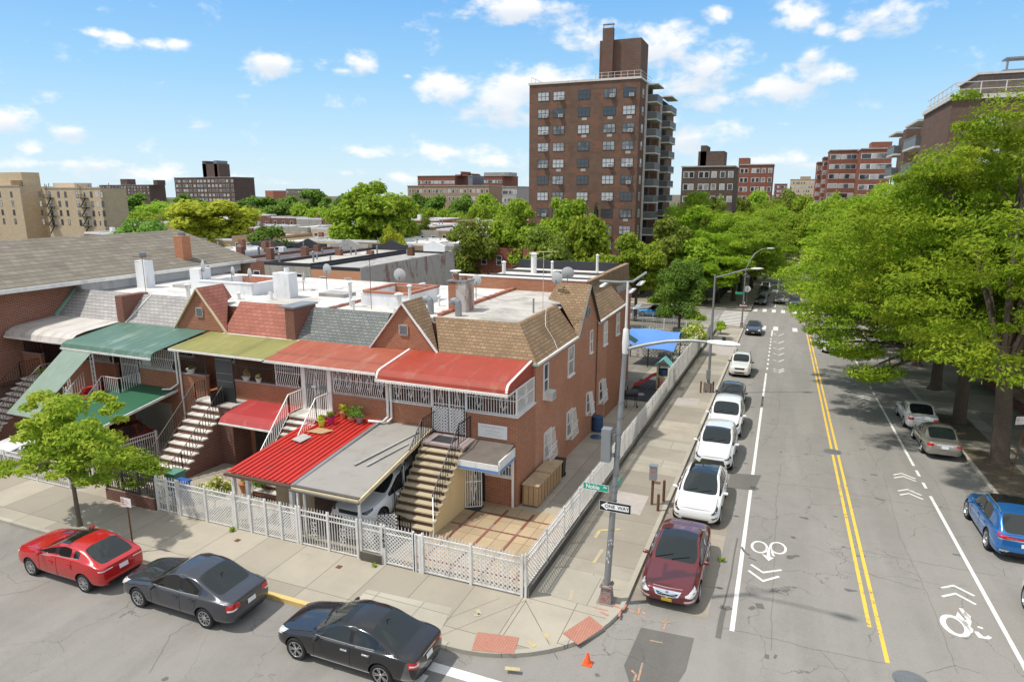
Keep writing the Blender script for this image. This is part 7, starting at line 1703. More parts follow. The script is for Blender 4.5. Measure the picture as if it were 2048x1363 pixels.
block('right slab of the brown complex topped by a brick lift house',1716,1786,298,222,'brick_far',14,8,6,1.9,2.9,'far',((1744,1785,284,'brick_far','lift_tower'),))
# left horizon
block('long dark brown slab with a square tower in the middle of its roof, left horizon',348,508,355,330,'brick_far_dark',18,5,16,2.2,2.9,'far',((404,437,328,'brick_far_dark','lift_tower'),(404,411,322,'brick_far_dark','chimney_stack'),(427,433,321,'galv_dark','chimney_cap')))
block('far purple brown slab just above the beige apartment house',198,330,370,520,'brick_far_dark',20,3,16,2.2,3,'far',((240,254,358,'brick_far_dark','lift_tower'),(306,314,360,'brick_far_dark','stair_tower')))
block('low dark red hall behind the trees, left of the red school',835,945,352,300,'brick_far',20,2,14,3,4,'far3',((910,944,349,'brick_far','lift_tower'),(921,924,343,'brick_far','chimney_stack'),(936,942,347,'brick_far_dark','chimney_stack')),base=-4)
block('bright red school block with a grey metal roof box',968,1036,352,290,'brick_far',20,2,10,2.5,4,'small',((968,1018,345,'roof_grey','roof_box'),),base=-4)
block('slate grey wing joined left of the bright red school',945,968,352,291,'galv_dark',18,0,0)
block('long pale tan apartment row below the dark red hall',815,1005,372,250,'brick_tan',14,2,20,2,3,'far3',base=-8)
block('pale grey apartment row left of the tall tower',1005,1058,374,246,'concrete_band',14,3,8,2,3,'far3',base=-8)
block('small orange roofed building among the trees on the left horizon',530,572,381,400,'tile_red',14,0,0,coping=False)
block('long low grey brown building on the far horizon left of centre',572,640,378,600,'brick_far_grey',20,1,10,3,3,'far')
block('distant purple brown block behind the beige apartment roofs',96,160,381,480,'brick_far_dark',20,0,0)
# beige apartment house with fire escapes
def beige():
    Y=150.0; t=thing('apartment_house','beige brick apartment house with black fire escapes at the left edge','building',(onY(0,400,Y).x,Y,-7))
    def f(p):
        P=lambda px,py=378: onY(px,py,Y)
        zt=P(120,377).z; secs=[(-230,-60,372),(-60,52,374),(88,120,377),(120,252,378)]
        EX=onY(252,378,Y+9).x; m=MB(); m.box(P(-240).x,P(52).x,Y-2,Y+9,-9,P(20,373).z); m.box(P(52).x,P(88).x,Y+5,Y+9,-9,zt-.02); m.box(P(88).x,EX,Y,Y+9,-9,zt); m.build('wall','brick_beige',p)
        m=MB(); m.box(P(-240).x,P(52).x,Y-2.15,Y-1.9,P(20,373).z+.005,P(20,373).z+.4); m.box(P(88).x,EX+.1,Y-.15,Y+.1,zt+.005,zt+.4); m.build('coping','curb_stone',p)
        a=onY(-5,345,Y+3); b=onY(42,345,Y+3); m=MB(); m.box(a.x-6,b.x,Y+3,Y+9,zt,a.z); m.build('roof_tower','brick_beige',p); m=MB(); m.lathe([(1.6,zt),(1.6,zt+2.8),(.01,zt+3.1)],(onY(22,360,Y).x,Y+1.5,0),n=16); m.build('water_tank','brick_tan',p)
        m=MB(); m.box(onY(107,378,Y+4).x,onY(150,378,Y+4).x,Y+4,Y+10,zt,onY(107,366,Y+4).z); m.build('roof_house','cream_wall',p)
        fl=2.95
        for r in range(4):
            z=zt-1.9-fl*r
            for px in (91,111,129,143,166,182,195,206,216): win(p,'tall' if px not in (182,206) else 'house',onY(px,400,Y).x-2.5,Y,z)
            for px in (2,14,37): win(p,'tall',onY(px,400,Y).x,Y-2,z)
        for px in (111,180,-2):
            x=onY(px,400,Y).x-2.5; yy=Y-2 if px<50 else Y; m=MB()
            for r in range(4):
                z=zt-2.9-fl*r; m.box(x-2.0,x+2.0,yy-1.1,yy-.02,z-.1,z); 
                for k in range(9): m.bar((x-2+k*.5,yy-1.08,z),(x-2+k*.5,yy-1.08,z+.95),.05)
                m.bar((x-2,yy-1.08,z+.95),(x+2,yy-1.08,z+.95),.07); m.bar((x-1.4,yy-.6,z-fl+.1),(x+1.4,yy-.6,z),.35,.06)
            m.bar((x-.9,yy-.5,zt-2.9),(x-.9,yy-.5,zt+.9),.08); m.bar((x-.4,yy-.5,zt-2.9),(x-.4,yy-.5,zt+.9),.08)
            m.build('fire_escape','black_iron',p)
        m=MB(); rr=random.Random(8)
        for k in range(26):
            px=rr.uniform(50,245); x=onY(px,380,Y+3).x; hh=rr.uniform(.5,1.8); m.lathe([(.12,zt),(.12,zt+hh),(.01,zt+hh+.1)],(x,Y+3+rr.uniform(0,6),0),n=6)
        m.build('roof_vents','galv_dark',p)
    keep(t,f)
beige()
# ---------------------------------------------------------------- low houses beyond the row
def lowrise(x0,x1,y0,y1,zt,mat,roof,label,wins='front',ped=None,stuff=0,name='terraced_house',group='low flat-roofed houses beyond the row',seed=0,par=.35,pm=None):
    t=thing(name,label,'house',((x0+x1)/2,y0,g(y0)),0,group); rr=random.Random(seed)
    def f(p):
        m=MB(); m.box(x0,x1,y0,y1,g(y1)-2,zt)
        m.build('wall',mat,p); m=MB(); m.box(x0+.3,x1-.3,y0+.3,y1-.3,zt+.002,zt+.06); m.build('flat_roof',roof,p)
        m=MB(); m.box(x0,x1,y0,y0+.28,zt+.001,zt+par); m.box(x0,x1,y1-.28,y1,zt+.001,zt+par); m.box(x0,x0+.28,y0+.281,y1-.281,zt+.001,zt+par); m.box(x1-.28,x1,y0+.281,y1-.281,zt+.001,zt+par); m.build('parapet',pm or (mat if rr.random()<.4 else 'white_wall'),p)
        if wins:
            n=max(1,int((x1-x0)/2.2))
            for r in range(2):
                for c in range(n): win(p,'house',x0+(x1-x0)*(c+.5)/n,y0,zt-1.5-2.8*r)
            if wins=='both':
                k=max(1,int((y1-y0)/3.5))
                for c in range(k): win(p,'house',x1,y0+(y1-y0)*(c+.5)/k,zt-1.6,PI/2)
        for k in range(stuff):
            x=rr.uniform(x0+.6,x1-.6); y=rr.uniform(y0+.6,y1-.6); m=MB()
            if rr.random()<.35: m.box(x-.4,x+.4,y-.3,y+.3,zt+.06,zt+rr.uniform(.7,1.5)); m.build('chimney','brick_low' if rr.random()<.5 else 'white_wall',p)
            else: h=rr.uniform(.4,1.2); m.lathe([(.1,zt+.06),(.1,zt+h),(.16,zt+h+.02),(.01,zt+h+.1)],(x,y,0),n=7); m.build('vent_pipe','galvanised',p)
        if ped:
            m=MB(); xm=(x0+x1)/2; w=min(2.6,(x1-x0)/2.2); w*=.62; m.slab([(xm-w,y1-.3,zt),(xm+w,y1-.3,zt),(xm+w,y1-.3,zt+.8),(xm,y1-.3,zt+1.45),(xm-w,y1-.3,zt+.8)],(0,.3,0)); m.box(x0,xm-w-.01,y1-.3,y1,zt+.3,zt+.8); m.box(xm+w+.01,x1,y1-.3,y1,zt+.3,zt+.8); m.build('shaped_gable',ped,p)
    keep(t,f); return t
# the second row: weathered wall house, its neighbours with shaped gables
c=onZ(720,537,5.0); c2=onX(908,498,c.x); l=onY(622,543,c.y)
Y2=c.y; XR=c.x
lowrise(l.x,XR,Y2,c2.y,4.7,'peach_wall','roof_grey','peach fronted house with weathered peeling side wall and black parapet, behind the white roofs',seed=1,par=.35,stuff=1,pm='black_parapet')
m=MB(); m.slab([(XR+.004,Y2+.0,g(c2.y)-2),(XR+.004,c2.y,g(c2.y)-2),(XR+.004,c2.y,5.06),(XR+.004,Y2,5.06)],(.05,0,0)); me=m.mesh('peeling_wall','weathered_wall'); 
pp=[o for o in bpy.data.objects if o.get('label','').startswith('peach fronted')][0]
o=part(me,'peeling_wall',pp,(-pp.location.x,-pp.location.y,-pp.location.z))
q=onX(782,500,XR-1.2); m=MB(); m.box(-.35,.35,-.3,.3,0,1.0); m.mat(1).lathe([(.3,1.0),(.36,1.05),(.3,1.3),(.01,1.4)],n=10); o=m.build('roof_exhaust',['rusty_iron','galvanised'],pp); o.location=Vector((XR-2.2,Y2+14,5.06))-pp.location
m=MB(); m.slab([(XR-4.4,c2.y-.35,5.0),(XR-1.2,c2.y-.35,5.0),(XR-1.2,c2.y-.35,5.75),(XR-2.8,c2.y-.35,6.4),(XR-4.4,c2.y-.35,5.75)],(0,.3,0)); o=m.build('shaped_gable','white_wall',pp); o.location=-pp.location
W2=XR-l.x
xx=l.x-.05; labs=['flat grey house with a dark shaped gable, left of the peach fronted house','flat house with white shaped gable and cluttered tiled roof','flat black parapet house beside the brown shingled roof','flat pale roofed house behind the chimney of the shingled hall']
for i,(w,mt,rf,pd) in enumerate(((6.2,'grey_stucco','roof_dirty','black_parapet'),(6.2,'brick_low','roof_dark','roof_grey'),(6.2,'brick_low','roof_dark','black_parapet'),(6.2,'grey_stucco','roof_dirty','black_parapet'))):
    lowrise(xx-w,xx,Y2+.5*i,c2.y-1.0*i,4.9,mt,rf,labs[i],ped=pd,stuff=9,seed=20+i,pm=('black_parapet' if i%2==0 else None)); xx-=w+.03
# rows further back, stepping away: (x0,y0,n,width,depth,z)
LR=random.Random(12); cnt=0; ORD=['leftmost','second','third','fourth','fifth','sixth','seventh','eighth','ninth','tenth','eleventh','twelfth','thirteenth','fourteenth','fifteenth','sixteenth']
palw=['brick_low','brick_low','brick_tan','grey_stucco','cream_wall','white_wall','brick_far']; palr=['roof_white','roof_white','roof_dirty','roof_grey','roof_dark','roof_dirty']
nmw={'brick_low':'red brick','brick_tan':'tan brick','grey_stucco':'grey stucco','cream_wall':'cream','white_wall':'white','brick_far':'dark red brick'}; nmr={'roof_white':'white','roof_dirty':'stained','roof_grey':'grey','roof_dark':'black'}
rows=[(-62,64,10,7.2,11,4.2,'behind the shaped gables'),(-130,92,13,7.5,12,4.5,'left of the big round tree'),(-150,118,14,7.5,12,5.0,'in the far block by the park'),(-66,96,4,7.0,12,4.3,'behind the big round tree'),(-160,142,16,8,12,5.9,'in the last block by the park'),(-95,60,4,7.5,12,5.0,'behind the brown shingled hall'),(-75,124,6,7.5,12,5.2,'right of the big round tree')]
for (x0,y0,n,w,d,z,where) in rows:
    for i in range(n):
        mt=LR.choice(palw); rf=LR.choice(palr); ww=w*LR.choice((1,1,1,1.5)); x=x0+i*w*1.05
        if x+w>-22 and y0<110: continue
        if y0==64 and x+w>XR-3: continue
        lowrise(x,x+w,y0+LR.uniform(-.6,.6),y0+d,z+LR.uniform(-.35,.45),mt,rf,'%s %s house with %s roof %s'%(ORD[i],nmw[mt],nmr[rf],where),wins='front' if LR.random()<.8 else None,stuff=2,seed=cnt); cnt+=1
t=lowrise(-49,-45.6,102,106,3.9,'white_wall','roof_white','small white stair house standing above the low roofs','front',seed=99,group=None,name='stair_house')
# ---------------------------------------------------------------- trees
def leaf_mesh(name,clumps,n,size,mat,seed=0,flat=.35,droop=.0,aspect=.55):
    """clumps: list of (cx,cy,cz,rx,ry,rz,weight); n leaves as folded rhombs spread through shells of the clumps"""
    r=np.random.default_rng(seed); w=np.array([c[6] for c in clumps],float); w/=w.sum(); k=r.choice(len(clumps),n,p=w)
    C=np.array([c[:6] for c in clumps])[k]
    d=r.normal(size=(n,3)); d/=np.linalg.norm(d,axis=1)[:,None]
    d[:,2]=np.where(d[:,2]<-.35,d[:,2]*.4,d[:,2])
    rad=r.uniform(.2,1.0,n)**.42*(1+r.normal(0,.10,n))
    P=C[:,:3]+d*C[:,3:6]*rad[:,None]; P[:,2]-=droop*np.abs(rad-.6)*r.uniform(0,1,n)
    nm=d*np.array([.7,.7,.9])+r.normal(0,.55,(n,3))+np.array([0,0,flat]); nm/=np.linalg.norm(nm,axis=1)[:,None]
    t=np.cross(nm,r.normal(size=(n,3))); t/=np.linalg.norm(t,axis=1)[:,None]; b=np.cross(nm,t)
    s=size*r.uniform(.6,1.35,n)[:,None]
    V=np.empty((n,4,3)); V[:,0]=P-t*s; V[:,1]=P-b*s*aspect; V[:,2]=P+t*s+nm*s*.15*0; V[:,3]=P+b*s*aspect
    me=bpy.data.meshes.new(name); me.vertices.add(n*4); me.vertices.foreach_set('co',V.reshape(-1)); me.loops.add(n*4); me.loops.foreach_set('vertex_index',np.arange(n*4,dtype=np.int32))
    me.polygons.add(n); me.polygons.foreach_set('loop_start',np.arange(0,n*4,4,dtype=np.int32)); me.polygons.foreach_set('loop_total',np.full(n,4,dtype=np.int32)); me.materials.append(MATS[mat]); me.update(calc_edges=True); me.validate(); return me
def crown_clumps(R_,H,zc,n,seed,cr=.34,flatten=.75,shape='round',fill=.35):
    r=random.Random(seed); out=[]
    for i in range(n):
        a=r.uniform(0,2*PI); 
        u=r.uniform(-.85,1); rr=math.sqrt(max(.05,1-u*u)); q=r.uniform(.55,.88) if r.random()>fill else r.uniform(.0,.5)
        if shape=='cone': rr=(1-u)*.5
        x,y,z=R_*rr*q*math.cos(a),R_*rr*q*math.sin(a),zc+H/2*u*q
        s=R_*cr*r.uniform(.7,1.25); out.append((x,y,z,s,s,s*flatten*(H/2/R_)**.5,s*s))
    return out
def trunk_mesh(name,h,r0,clumps,seed,nb=7,mat='bark',split=.45,lean=(0,0),must=()):
    r=random.Random(seed); m=MB(); top=Vector((lean[0],lean[1],h)); m.tube([(0,0,-.3),(0,0,.0),(r0*.1,0,.35),(lean[0]*.3,lean[1]*.3,h*.5),top],[r0*1.9,r0*1.45,r0*1.02,r0*.9,r0*.72],10)
    cl=sorted(clumps,key=lambda c:-c[6])[:nb*3]; r.shuffle(cl)
    for c in cl[:nb]+list(must):
        e=Vector(c[:3]); s=Vector((lean[0]*r.uniform(.5,1),lean[1]*r.uniform(.5,1),h*r.uniform(.62,1.0))); mid=s.lerp(e,.45)+Vector((r.uniform(-.3,.3),r.uniform(-.3,.3),(e-s).length*.10))
        rr=r0*r.uniform(.32,.5); m.tube([s,s.lerp(mid,.5)+Vector((0,0,.1)),mid,mid.lerp(e,.55)+Vector((r.uniform(-.2,.2),r.uniform(-.2,.2),.1)),e],[rr,rr*.85,rr*.7,rr*.42,rr*.15],6)
        for _ in range(2):
            f=mid.lerp(e,r.uniform(.1,.6)); q=f+Vector((r.uniform(-1,1),r.uniform(-1,1),r.uniform(.1,.9)))*c[3]*1.1; m.tube([f,f.lerp(q,.5)+Vector((0,0,.06)),q],[rr*.4,rr*.28,rr*.08],5)
    return m.mesh(name,mat,True)
def tree(name,label,x,y,crown,trunk,group=None,z=None,rz=0,sc=1,scz=None,cat='tree'):
    t=thing(name,label,cat,(x,y,(g(y) if z is None else z)),rz,group); t.scale=(sc,sc,scz or sc)
    if trunk: part(trunk,'trunk',t)
    part(crown,'crown',t); return t
# --- the young street tree in the foreground
cl=[(-.9,.1,4.1,1.1,1.0,.6,1.2),(.9,.0,3.9,1.2,1.0,.55,1.3),(-1.9,.1,3.5,.9,.9,.5,.8),(2.0,-.1,3.6,.9,.8,.45,.8),(0,.2,4.8,1.1,1.0,.6,1.2),(-.6,-.3,3.1,1.1,.9,.5,1),(.9,-.4,3.0,1.0,.8,.5,.9),(-2.2,.3,2.7,.8,.8,.4,.6),(2.2,.2,2.9,.7,.7,.4,.5),(-1.4,.2,5.0,.6,.6,.4,.5),(.2,0,2.3,.7,.6,.5,.5),(-1.6,-.2,2.3,.8,.6,.35,.4),(2.9,.0,3.3,.4,.4,.2,.2),(-2.8,0,3.2,.4,.4,.25,.2),(-.2,.1,3.6,1.6,1.2,.8,1.4),(1.5,.1,2.2,.8,.6,.25,.3),(-1.9,0,4.6,.4,.4,.25,.25)]
for i in range(26):
    a=random.Random(i).uniform(0,6.28); q=random.Random(i+50).uniform(1.2,2.7); zz=random.Random(i+90).uniform(2.3,4.9); cl.append((q*math.cos(a)*1.05,q*math.sin(a)*.8,zz,.42,.4,.22,.22))
cl=[(c[0],c[1],c[2],c[3]*.82,c[4]*.82,c[5]*.8,c[6]) for c in cl]; cr=leaf_mesh('crown',cl,12500,.088,'leaf_fresh',3,.45,.25); tk=trunk_mesh('trunk',2.2,.085,cl,3,9,'bark_light')
tree('street_tree','young yellow green street tree on the pavement behind the red hatchback','tree' and -24.5+.05,15.6,cr,tk,sc=1.0)
# --- the locust trees on the right
def locust(seed,R_,H,h,n,ls,ncl=60,mat='leaf_locust',bias=(0,0),extra=()):
    r=random.Random(seed); cl=list(extra)
    for i in range(ncl):
        a=r.uniform(0,2*PI); q=math.sqrt(r.uniform(.02,1)); x=R_*q*math.cos(a)+bias[0]*q; y=R_*q*math.sin(a)+bias[1]*q
        top=h+(H-h)*(1-q**2.6*.66); lo=h+(q**2)*-.8
        z=top-(top-lo)*r.random()**1.5; s=R_*r.uniform(.13,.24); cl.append((x,y,z,s*1.1,s*1.1,s*.75,s*s*1.2))
        for _ in range(3):
            b=r.uniform(0,2*PI); cl.append((x+s*1.1*math.cos(b),y+s*1.1*math.sin(b),z+r.uniform(-.5,.5)*s,s*.42,s*.42,s*.2,s*s*.28))
    return leaf_mesh('crown',cl,n,ls,mat,seed,.6,.3,.36),cl
c1,l1=locust(1,7.6,16.6,6.6,105000,.125,95,bias=(-1.1,0)); t1=trunk_mesh('trunk',5.8,.42,l1,1,18,'bark',lean=(-.5,0))
LOW=[]
for px,py in ((1618,575),(1612,625),(1640,655),(1650,690),(1680,640),(1690,705),(1715,735),(1700,670),(1735,760),(1760,750),(1700,640),(1780,740),(1740,700),(1630,520),(1820,700),(1660,590),(1690,580),(1730,620),(1770,670),(1720,560),(1650,620),(1680,680),(1670,540)):
    q=onY(px,py,46.0); LOW.append((q.x-11.15,-1.8+(px%7-3)*.35,q.z-g(47.8),.95,.95,.6,1.5))
c2,l2=locust(2,7.8,16.2,6.0,110000,.125,95,bias=(-1.6,0),extra=LOW); t2=trunk_mesh('trunk',5.4,.38,l2,2,16,'bark',must=LOW[:19])
c3,l3=locust(5,6.8,14.4,4.6,42000,.18,70); t3=trunk_mesh('trunk',5.0,.36,l3,5,12,'bark')
GL='locust trees along the right hand pavement'
tree('locust_tree','nearest big locust tree with thick leaning trunk by the silver saloon',11.25,39.6,c1,t1,GL,sc=1.0,scz=1.07)
tree('locust_tree','second big locust tree with straight trunk by the white saloon',11.15,47.8,c2,t2,GL)
tree('locust_tree','tall locust crown filling the right edge behind the first two trees',18.8,47.5,c3,t3,GL,sc=1.12,rz=1)
for i,(x,y,s,lb) in enumerate(((11.6,57.5,1.16,'third locust tree on the right pavement, overhanging the white van'),(12.0,67.5,1.08,'fourth locust tree on the right pavement'),(12.0,78,1.0,'fifth locust tree on the right pavement, nearest the crossing'),(19.5,60,1.1,'locust tree in the second line right of the pavement'),(21,74,1.0,'back row locust tree before the right hand tower'),(12.5,112,1.15,'first locust tree right of the avenue beyond the crossing'),(12.6,124,1.1,'second locust tree right of the avenue beyond the crossing'),(12.8,138,1.15,'third locust tree right of the avenue beyond the crossing'),(12.5,154,1.2,'fourth locust tree right of the avenue beyond the crossing'),(12.5,172,1.2,'far locust tree closing the right side of the avenue'),(24,92,1.15,'locust tree behind the right pavement beyond the van'),(25,110,1.1,'rear locust tree right of the crossing'))):
    tree('locust_tree',lb,x,y,(c2 if i==0 else (c3,c2,c3)[i%3]) if y<80 else c3,t3,GL,rz=(i*1.3 if y>66 else 0),sc=s*.93,scz=(s*.93 if y>80 or s<1.05 else .90))
c4,l4=locust(9,6.6,13.2,4.6,34000,.19,62,'leaf_mid'); t4=trunk_mesh('trunk',4.8,.34,l4,9,12,'bark')
c5,l5=locust(11,6.8,13.4,4.6,34000,.19,62,'leaf_locust')
GL2='street trees along the left side of the avenue beyond the crossing'
for i,(x,y,s,lb) in enumerate(((-7.2,117,.95,'spreading tree over the parked row just beyond the crossing'),(-7.0,131,1.0,'second spreading tree over the far parked row'),(-5.6,146,1.05,'third spreading tree left of the avenue'),(-5.5,162,1.1,'fourth spreading tree left of the avenue'),(-5.5,182,1.1,'fifth spreading tree left of the avenue'),(-14,120,1.1,'tree behind the spreading trees left of the avenue'),(-16,138,1.15,'large tree between the tall tower and the avenue'),(-14,158,1.1,'far tree between the tall tower and the avenue'),(-4.5,205,1.15,'farthest tree closing the left side of the avenue'),(12,200,1.1,'farthest tree closing the right side of the avenue'),(2,240,1.2,'trees meeting over the end of the avenue'),(-11,110,.8,'lower tree at the corner beyond the crossing'))):
    tree('street_tree',lb,x,y,(c4,c5)[i%2],t4,GL2,rz=i*1.7,sc=s*1.1)
# --- park and garden trees
def rtree(seed,mat,n=9000,ls=.33,R_=4.2,H=8.0,zc=6.2,ncl=34,cr_=.34,shape='round',h=3.2,fl=.8):
    cl=crown_clumps(R_,H,zc,ncl,seed,cr_,fl,shape); return leaf_mesh('crown',cl,n,ls,mat,seed,.5),trunk_mesh('trunk',h,.24,cl,seed,7)
RT_=[rtree(21,'leaf_mid'),rtree(22,'leaf_dark'),rtree(23,'leaf_olive'),rtree(24,'leaf_mid',R_=4.6),rtree(25,'leaf_yellow',n=7000),rtree(26,'leaf_dark',R_=4.0)]
def ptree(px0,px1,pyt,Y,k,label,name='round_tree',group=None,rz=None,pyb=None):
    xm=onY((px0+px1)/2,pyt,Y); w=(onY(px1,pyt,Y)-onY(px0,pyt,Y)).x; c,tk=RT_[k] if isinstance(k,int) else k
    s=w/9.2; gz=g(Y); H=(xm.z-gz)/10.4
    return tree(name,label,xm.x,Y,c,tk,group,rz=rz if rz is not None else (px0*.37)%6.28,sc=s,scz=H)
big=rtree(31,'leaf_mid',n=26000,ls=.24,R_=4.2,H=8.6,zc=5.9,ncl=60,cr_=.28)
ptree(668,832,353,100,big,'large bright green tree standing high over the low roofs in the middle')
ptree(754,812,452,99-14,(rtree(32,'leaf_lime',n=6000,ls=.3,R_=4.6,H=6.0,zc=7.2)),'small vivid lime green tree in front of the large bright green tree')
ptree(332,500,390,95,(rtree(33,'leaf_yellow',n=12000,ls=.26,ncl=44,cr_=.27)),'yellow green tree with spreading branches left of centre')
ptree(232,342,434,72,(rtree(34,'leaf_dark',n=9000,ls=.26)),'dark green tree behind the ridge of the shingled hall')
ptree(492,580,450,84,5,'dark bushy tree between the shingled roof and the low houses')
ptree(592,662,394,150,3,'rounded mid green tree standing before the park belt')
ptree(890,995,436,92,(rtree(35,'leaf_olive',n=12000,ls=.26,ncl=44)),'olive green tree right of the weathered wall house',rz=0)
ptree(975,1095,398,96,(rtree(36,'leaf_mid',n=16000,ls=.26,ncl=50,cr_=.28)),'leafy green tree left of the tall tower foot')
ptree(1070,1185,384,104,(rtree(37,'leaf_mid',n=16000,ls=.26,ncl=50,cr_=.28)),'leafy green tree in front of the tall tower')
ptree(1035,1150,452,80,(rtree(38,'leaf_olive',n=14000,ls=.24,ncl=44)),'dull olive tree behind the white rear roof')
ptree(1120,1230,418,92,0,'green tree at the foot of the tall tower windows')
ptree(1210,1345,462,84,(rtree(39,'leaf_mid',n=16000,ls=.22,ncl=50,cr_=.28)),'broad green tree behind the shingled side parapet')
ptree(1160,1250,500,76,0,'lower green tree right behind the rear house')
ptree(1290,1400,432,108,2,'olive tree right of the tall tower')
ptree(1345,1440,372,150,0,'pale green tree before the dark brown block')
ptree(1380,1475,395,140,2,'soft green tree beside the avenue end')
ptree(1340,1450,470,108,0,'green tree behind the round garden tree')
ptree(1410,1480,490,112,3,'bright tree shading the far left pavement')
ptree(1290,1380,540,90,0,'low tree behind the blue tarpaulin garden')
t=rtree(40,'leaf_pine',n=6000,ls=.2,R_=3.4,H=9.5,zc=6.0,shape='cone',cr_=.24,ncl=40); ptree(1168,1218,388,98,t,'dark conifer in front of the tall tower',name='conifer')
dk=rtree(41,'leaf_dark',n=26000,ls=.16,R_=4.2,H=8.6,zc=5.6,ncl=60,cr_=.27,fl=.9)
p0=onY(1368,505,72); w=(onY(1428,600,72)-onY(1305,600,72)).x
tree('garden_tree','round dark green tree in the garden beside the avenue fence',p0.x-.1,72,dk[0],dk[1],sc=w/9.2,scz=(p0.z-g(72))/10.3)
# park belt behind the low houses and other filler trees
GP='park trees along the horizon'
r=random.Random(77); i=0
words=['round','broad','dense','bushy','tall','low','spreading','full']; nm={0:'mid green',1:'dark green',2:'olive green',3:'bright green',5:'deep green'}
def place(px,i):
    lm=[(300,'the far left by the beige house'),(380,'the foot of the long dark slab'),(470,'the yellow green tree'),(560,'the dark slab right end'),(640,'the orange roofed building'),(720,'the left of the big bright tree'),(880,'the right of the big bright tree'),(960,'the dark red hall'),(1070,'the left of the tall tower'),(1440,'the dark brown block'),(1540,'the red brown block'),(1640,'the beige horizon block'),(1720,'the brown slab complex'),(2100,'the right hand locusts')]
    return next(t for m_,t in lm if px<m_)
USED=set()
def lab(px,i,k):
    for j in range(12):
        q='%s %s tree in the horizon belt, at %s'%((words+['slim','sprawling','leaning','ragged'])[(i*3+j)%12],nm[k],place(px,i))
        if q not in USED: USED.add(q); return q
for (px,pyt,w,Y,k) in [(262,384,70,210,1),(318,392,70,190,3),(372,384,64,215,1),(330,410,60,150,3),(285,418,60,150,0),(470,398,80,185,1),(525,392,80,200,5),(580,388,70,215,1),(560,400,60,170,1),(625,378,80,205,5),(655,400,60,160,1),(690,385,60,170,5),(640,412,60,150,0),(500,412,70,160,0),(450,420,70,150,1),(840,382,60,200,1),(880,388,70,190,5),(925,384,70,205,1),(970,380,70,200,0),(1010,388,70,190,3),(1045,392,60,180,0),(860,410,60,160,0),(910,405,60,160,3),(960,398,60,165,0),(845,430,50,120,2),(1000,415,60,140,3),(820,400,50,170,0),(1030,425,60,125,2),(240,392,60,220,0),(410,398,60,200,0),(1390,385,60,190,0),(1430,372,70,200,0),(1475,378,70,210,2),(1520,372,70,215,0),(1570,378,70,230,2),(1610,382,70,220,0),(1650,378,70,200,3),(1700,368,80,180,3),(1745,355,80,165,3),(1790,345,90,150,3),(1500,400,70,180,3),(1560,405,70,185,0),(1620,402,70,180,3),(1670,400,80,150,3),(1440,405,60,160,3),(1730,390,90,130,3)]:
    ptree(px-w/2,px+w/2,pyt,Y,k,lab(px,i,k),name='park_tree',group=GP); i+=1
woods=[]
rg=np.random.default_rng(9)
for k in range(170):
    px=rg.uniform(-200,2200); Y=rg.uniform(330,900); p=onY(px,388,Y); woods.append((p.x,Y,g(Y)+rg.uniform(4,9),rg.uniform(8,16),rg.uniform(8,14),rg.uniform(3,6),10))
me=leaf_mesh('distant_woods',woods,26000,1.1,'leaf_dark',5,.6); o=bpy.data.objects.new('distant_woods',me); link(o); tag(o,'hazy belt of distant treetops along the whole horizon','woods',kind='stuff')
# --- shrubs, pots and creepers
def shrub(name,label,x,y,z,s,mat,n=900,ls=.07,flowers=None,h=.7,group=None,cat='shrub',ncl=9,sq=.9):
    sd=int(abs(x*31+y*17)*10)%9999; cl=crown_clumps(s,s*1.6*sq,h,ncl,sd,.5,.9); t=thing(name,label,cat,(x,y,z),0,group)
    me=leaf_mesh('foliage',cl,n,ls,mat,sd,.4); part(me,'foliage',t)
    if flowers: part(leaf_mesh('flowers',[(c[0],c[1],c[2]+.04,c[3]*1.05,c[4]*1.05,c[5]*1.05,c[6]) for c in cl],int(n*.4),ls*.8,flowers,sd+1,.4,.0,.9),'flowers',t)
    m=MB(); m.tube([(0,0,0),(.02,0,h*.6)],[.03,.02],6)
    for k in range(4): a=k*1.6; m.tube([(0,0,h*.2),(s*.3*math.cos(a),s*.3*math.sin(a),h*.9)],[.015,.006],5)
    m.build('stems','bark',t); return t
shrub('rose_bush','rose bush with cream and yellow blooms behind the lattice fence',-20.6,18.6,0,.68,'leaf_mid',2600,.06,'flower_cream',h=.95,ncl=14)
def pot(x,y,z,r,h,pm,label,mat='leaf_mid',flowers=None,ps=.3,n=350,group='potted plants around the houses'):
    t=thing('potted_plant',label,'pot plant',(x,y,z),0,group); m=MB(); m.lathe([(.001,0),(r*.7,0),(r,h),(r*1.12,h),(r*1.12,h*1.12),(r*.9,h*1.1),(.001,h*.95)],n=14); m.build('pot',pm,t,True)
    sd=int(abs(x*41+y*19+z*7)*10)%9999; cl=crown_clumps(ps,ps*1.6,h+ps*.8,7,sd,.5,.9); part(leaf_mesh('leaves',cl,n,.045,mat,sd,.4),'leaves',t)
    if flowers: part(leaf_mesh('flowers',cl,int(n*.5),.04,flowers,sd+2,.4,0,.9),'flowers',t)
    return t
pot(-20.6,20.3,.02,.27,.42,'terracotta','terracotta pot with leafy plant beside the red ribbed canopy',ps=.25); shrub('hydrangea','pale green leafy bush beside the terracotta pot',-19.9,20.6,0,.5,'leaf_dark',1200,.06,'leaf_mid',h=.6)
pot(-18.3,22.7,2.55,.16,.24,'lime_pot','lime green pot at the left edge of the red ribbed canopy','leaf_lime',ps=.16,n=160); pot(-18.0,23.0,2.58,.16,.3,'magenta_pot','magenta pot beside the lime green pot on the red canopy','leaf_mid',ps=.2,n=200)
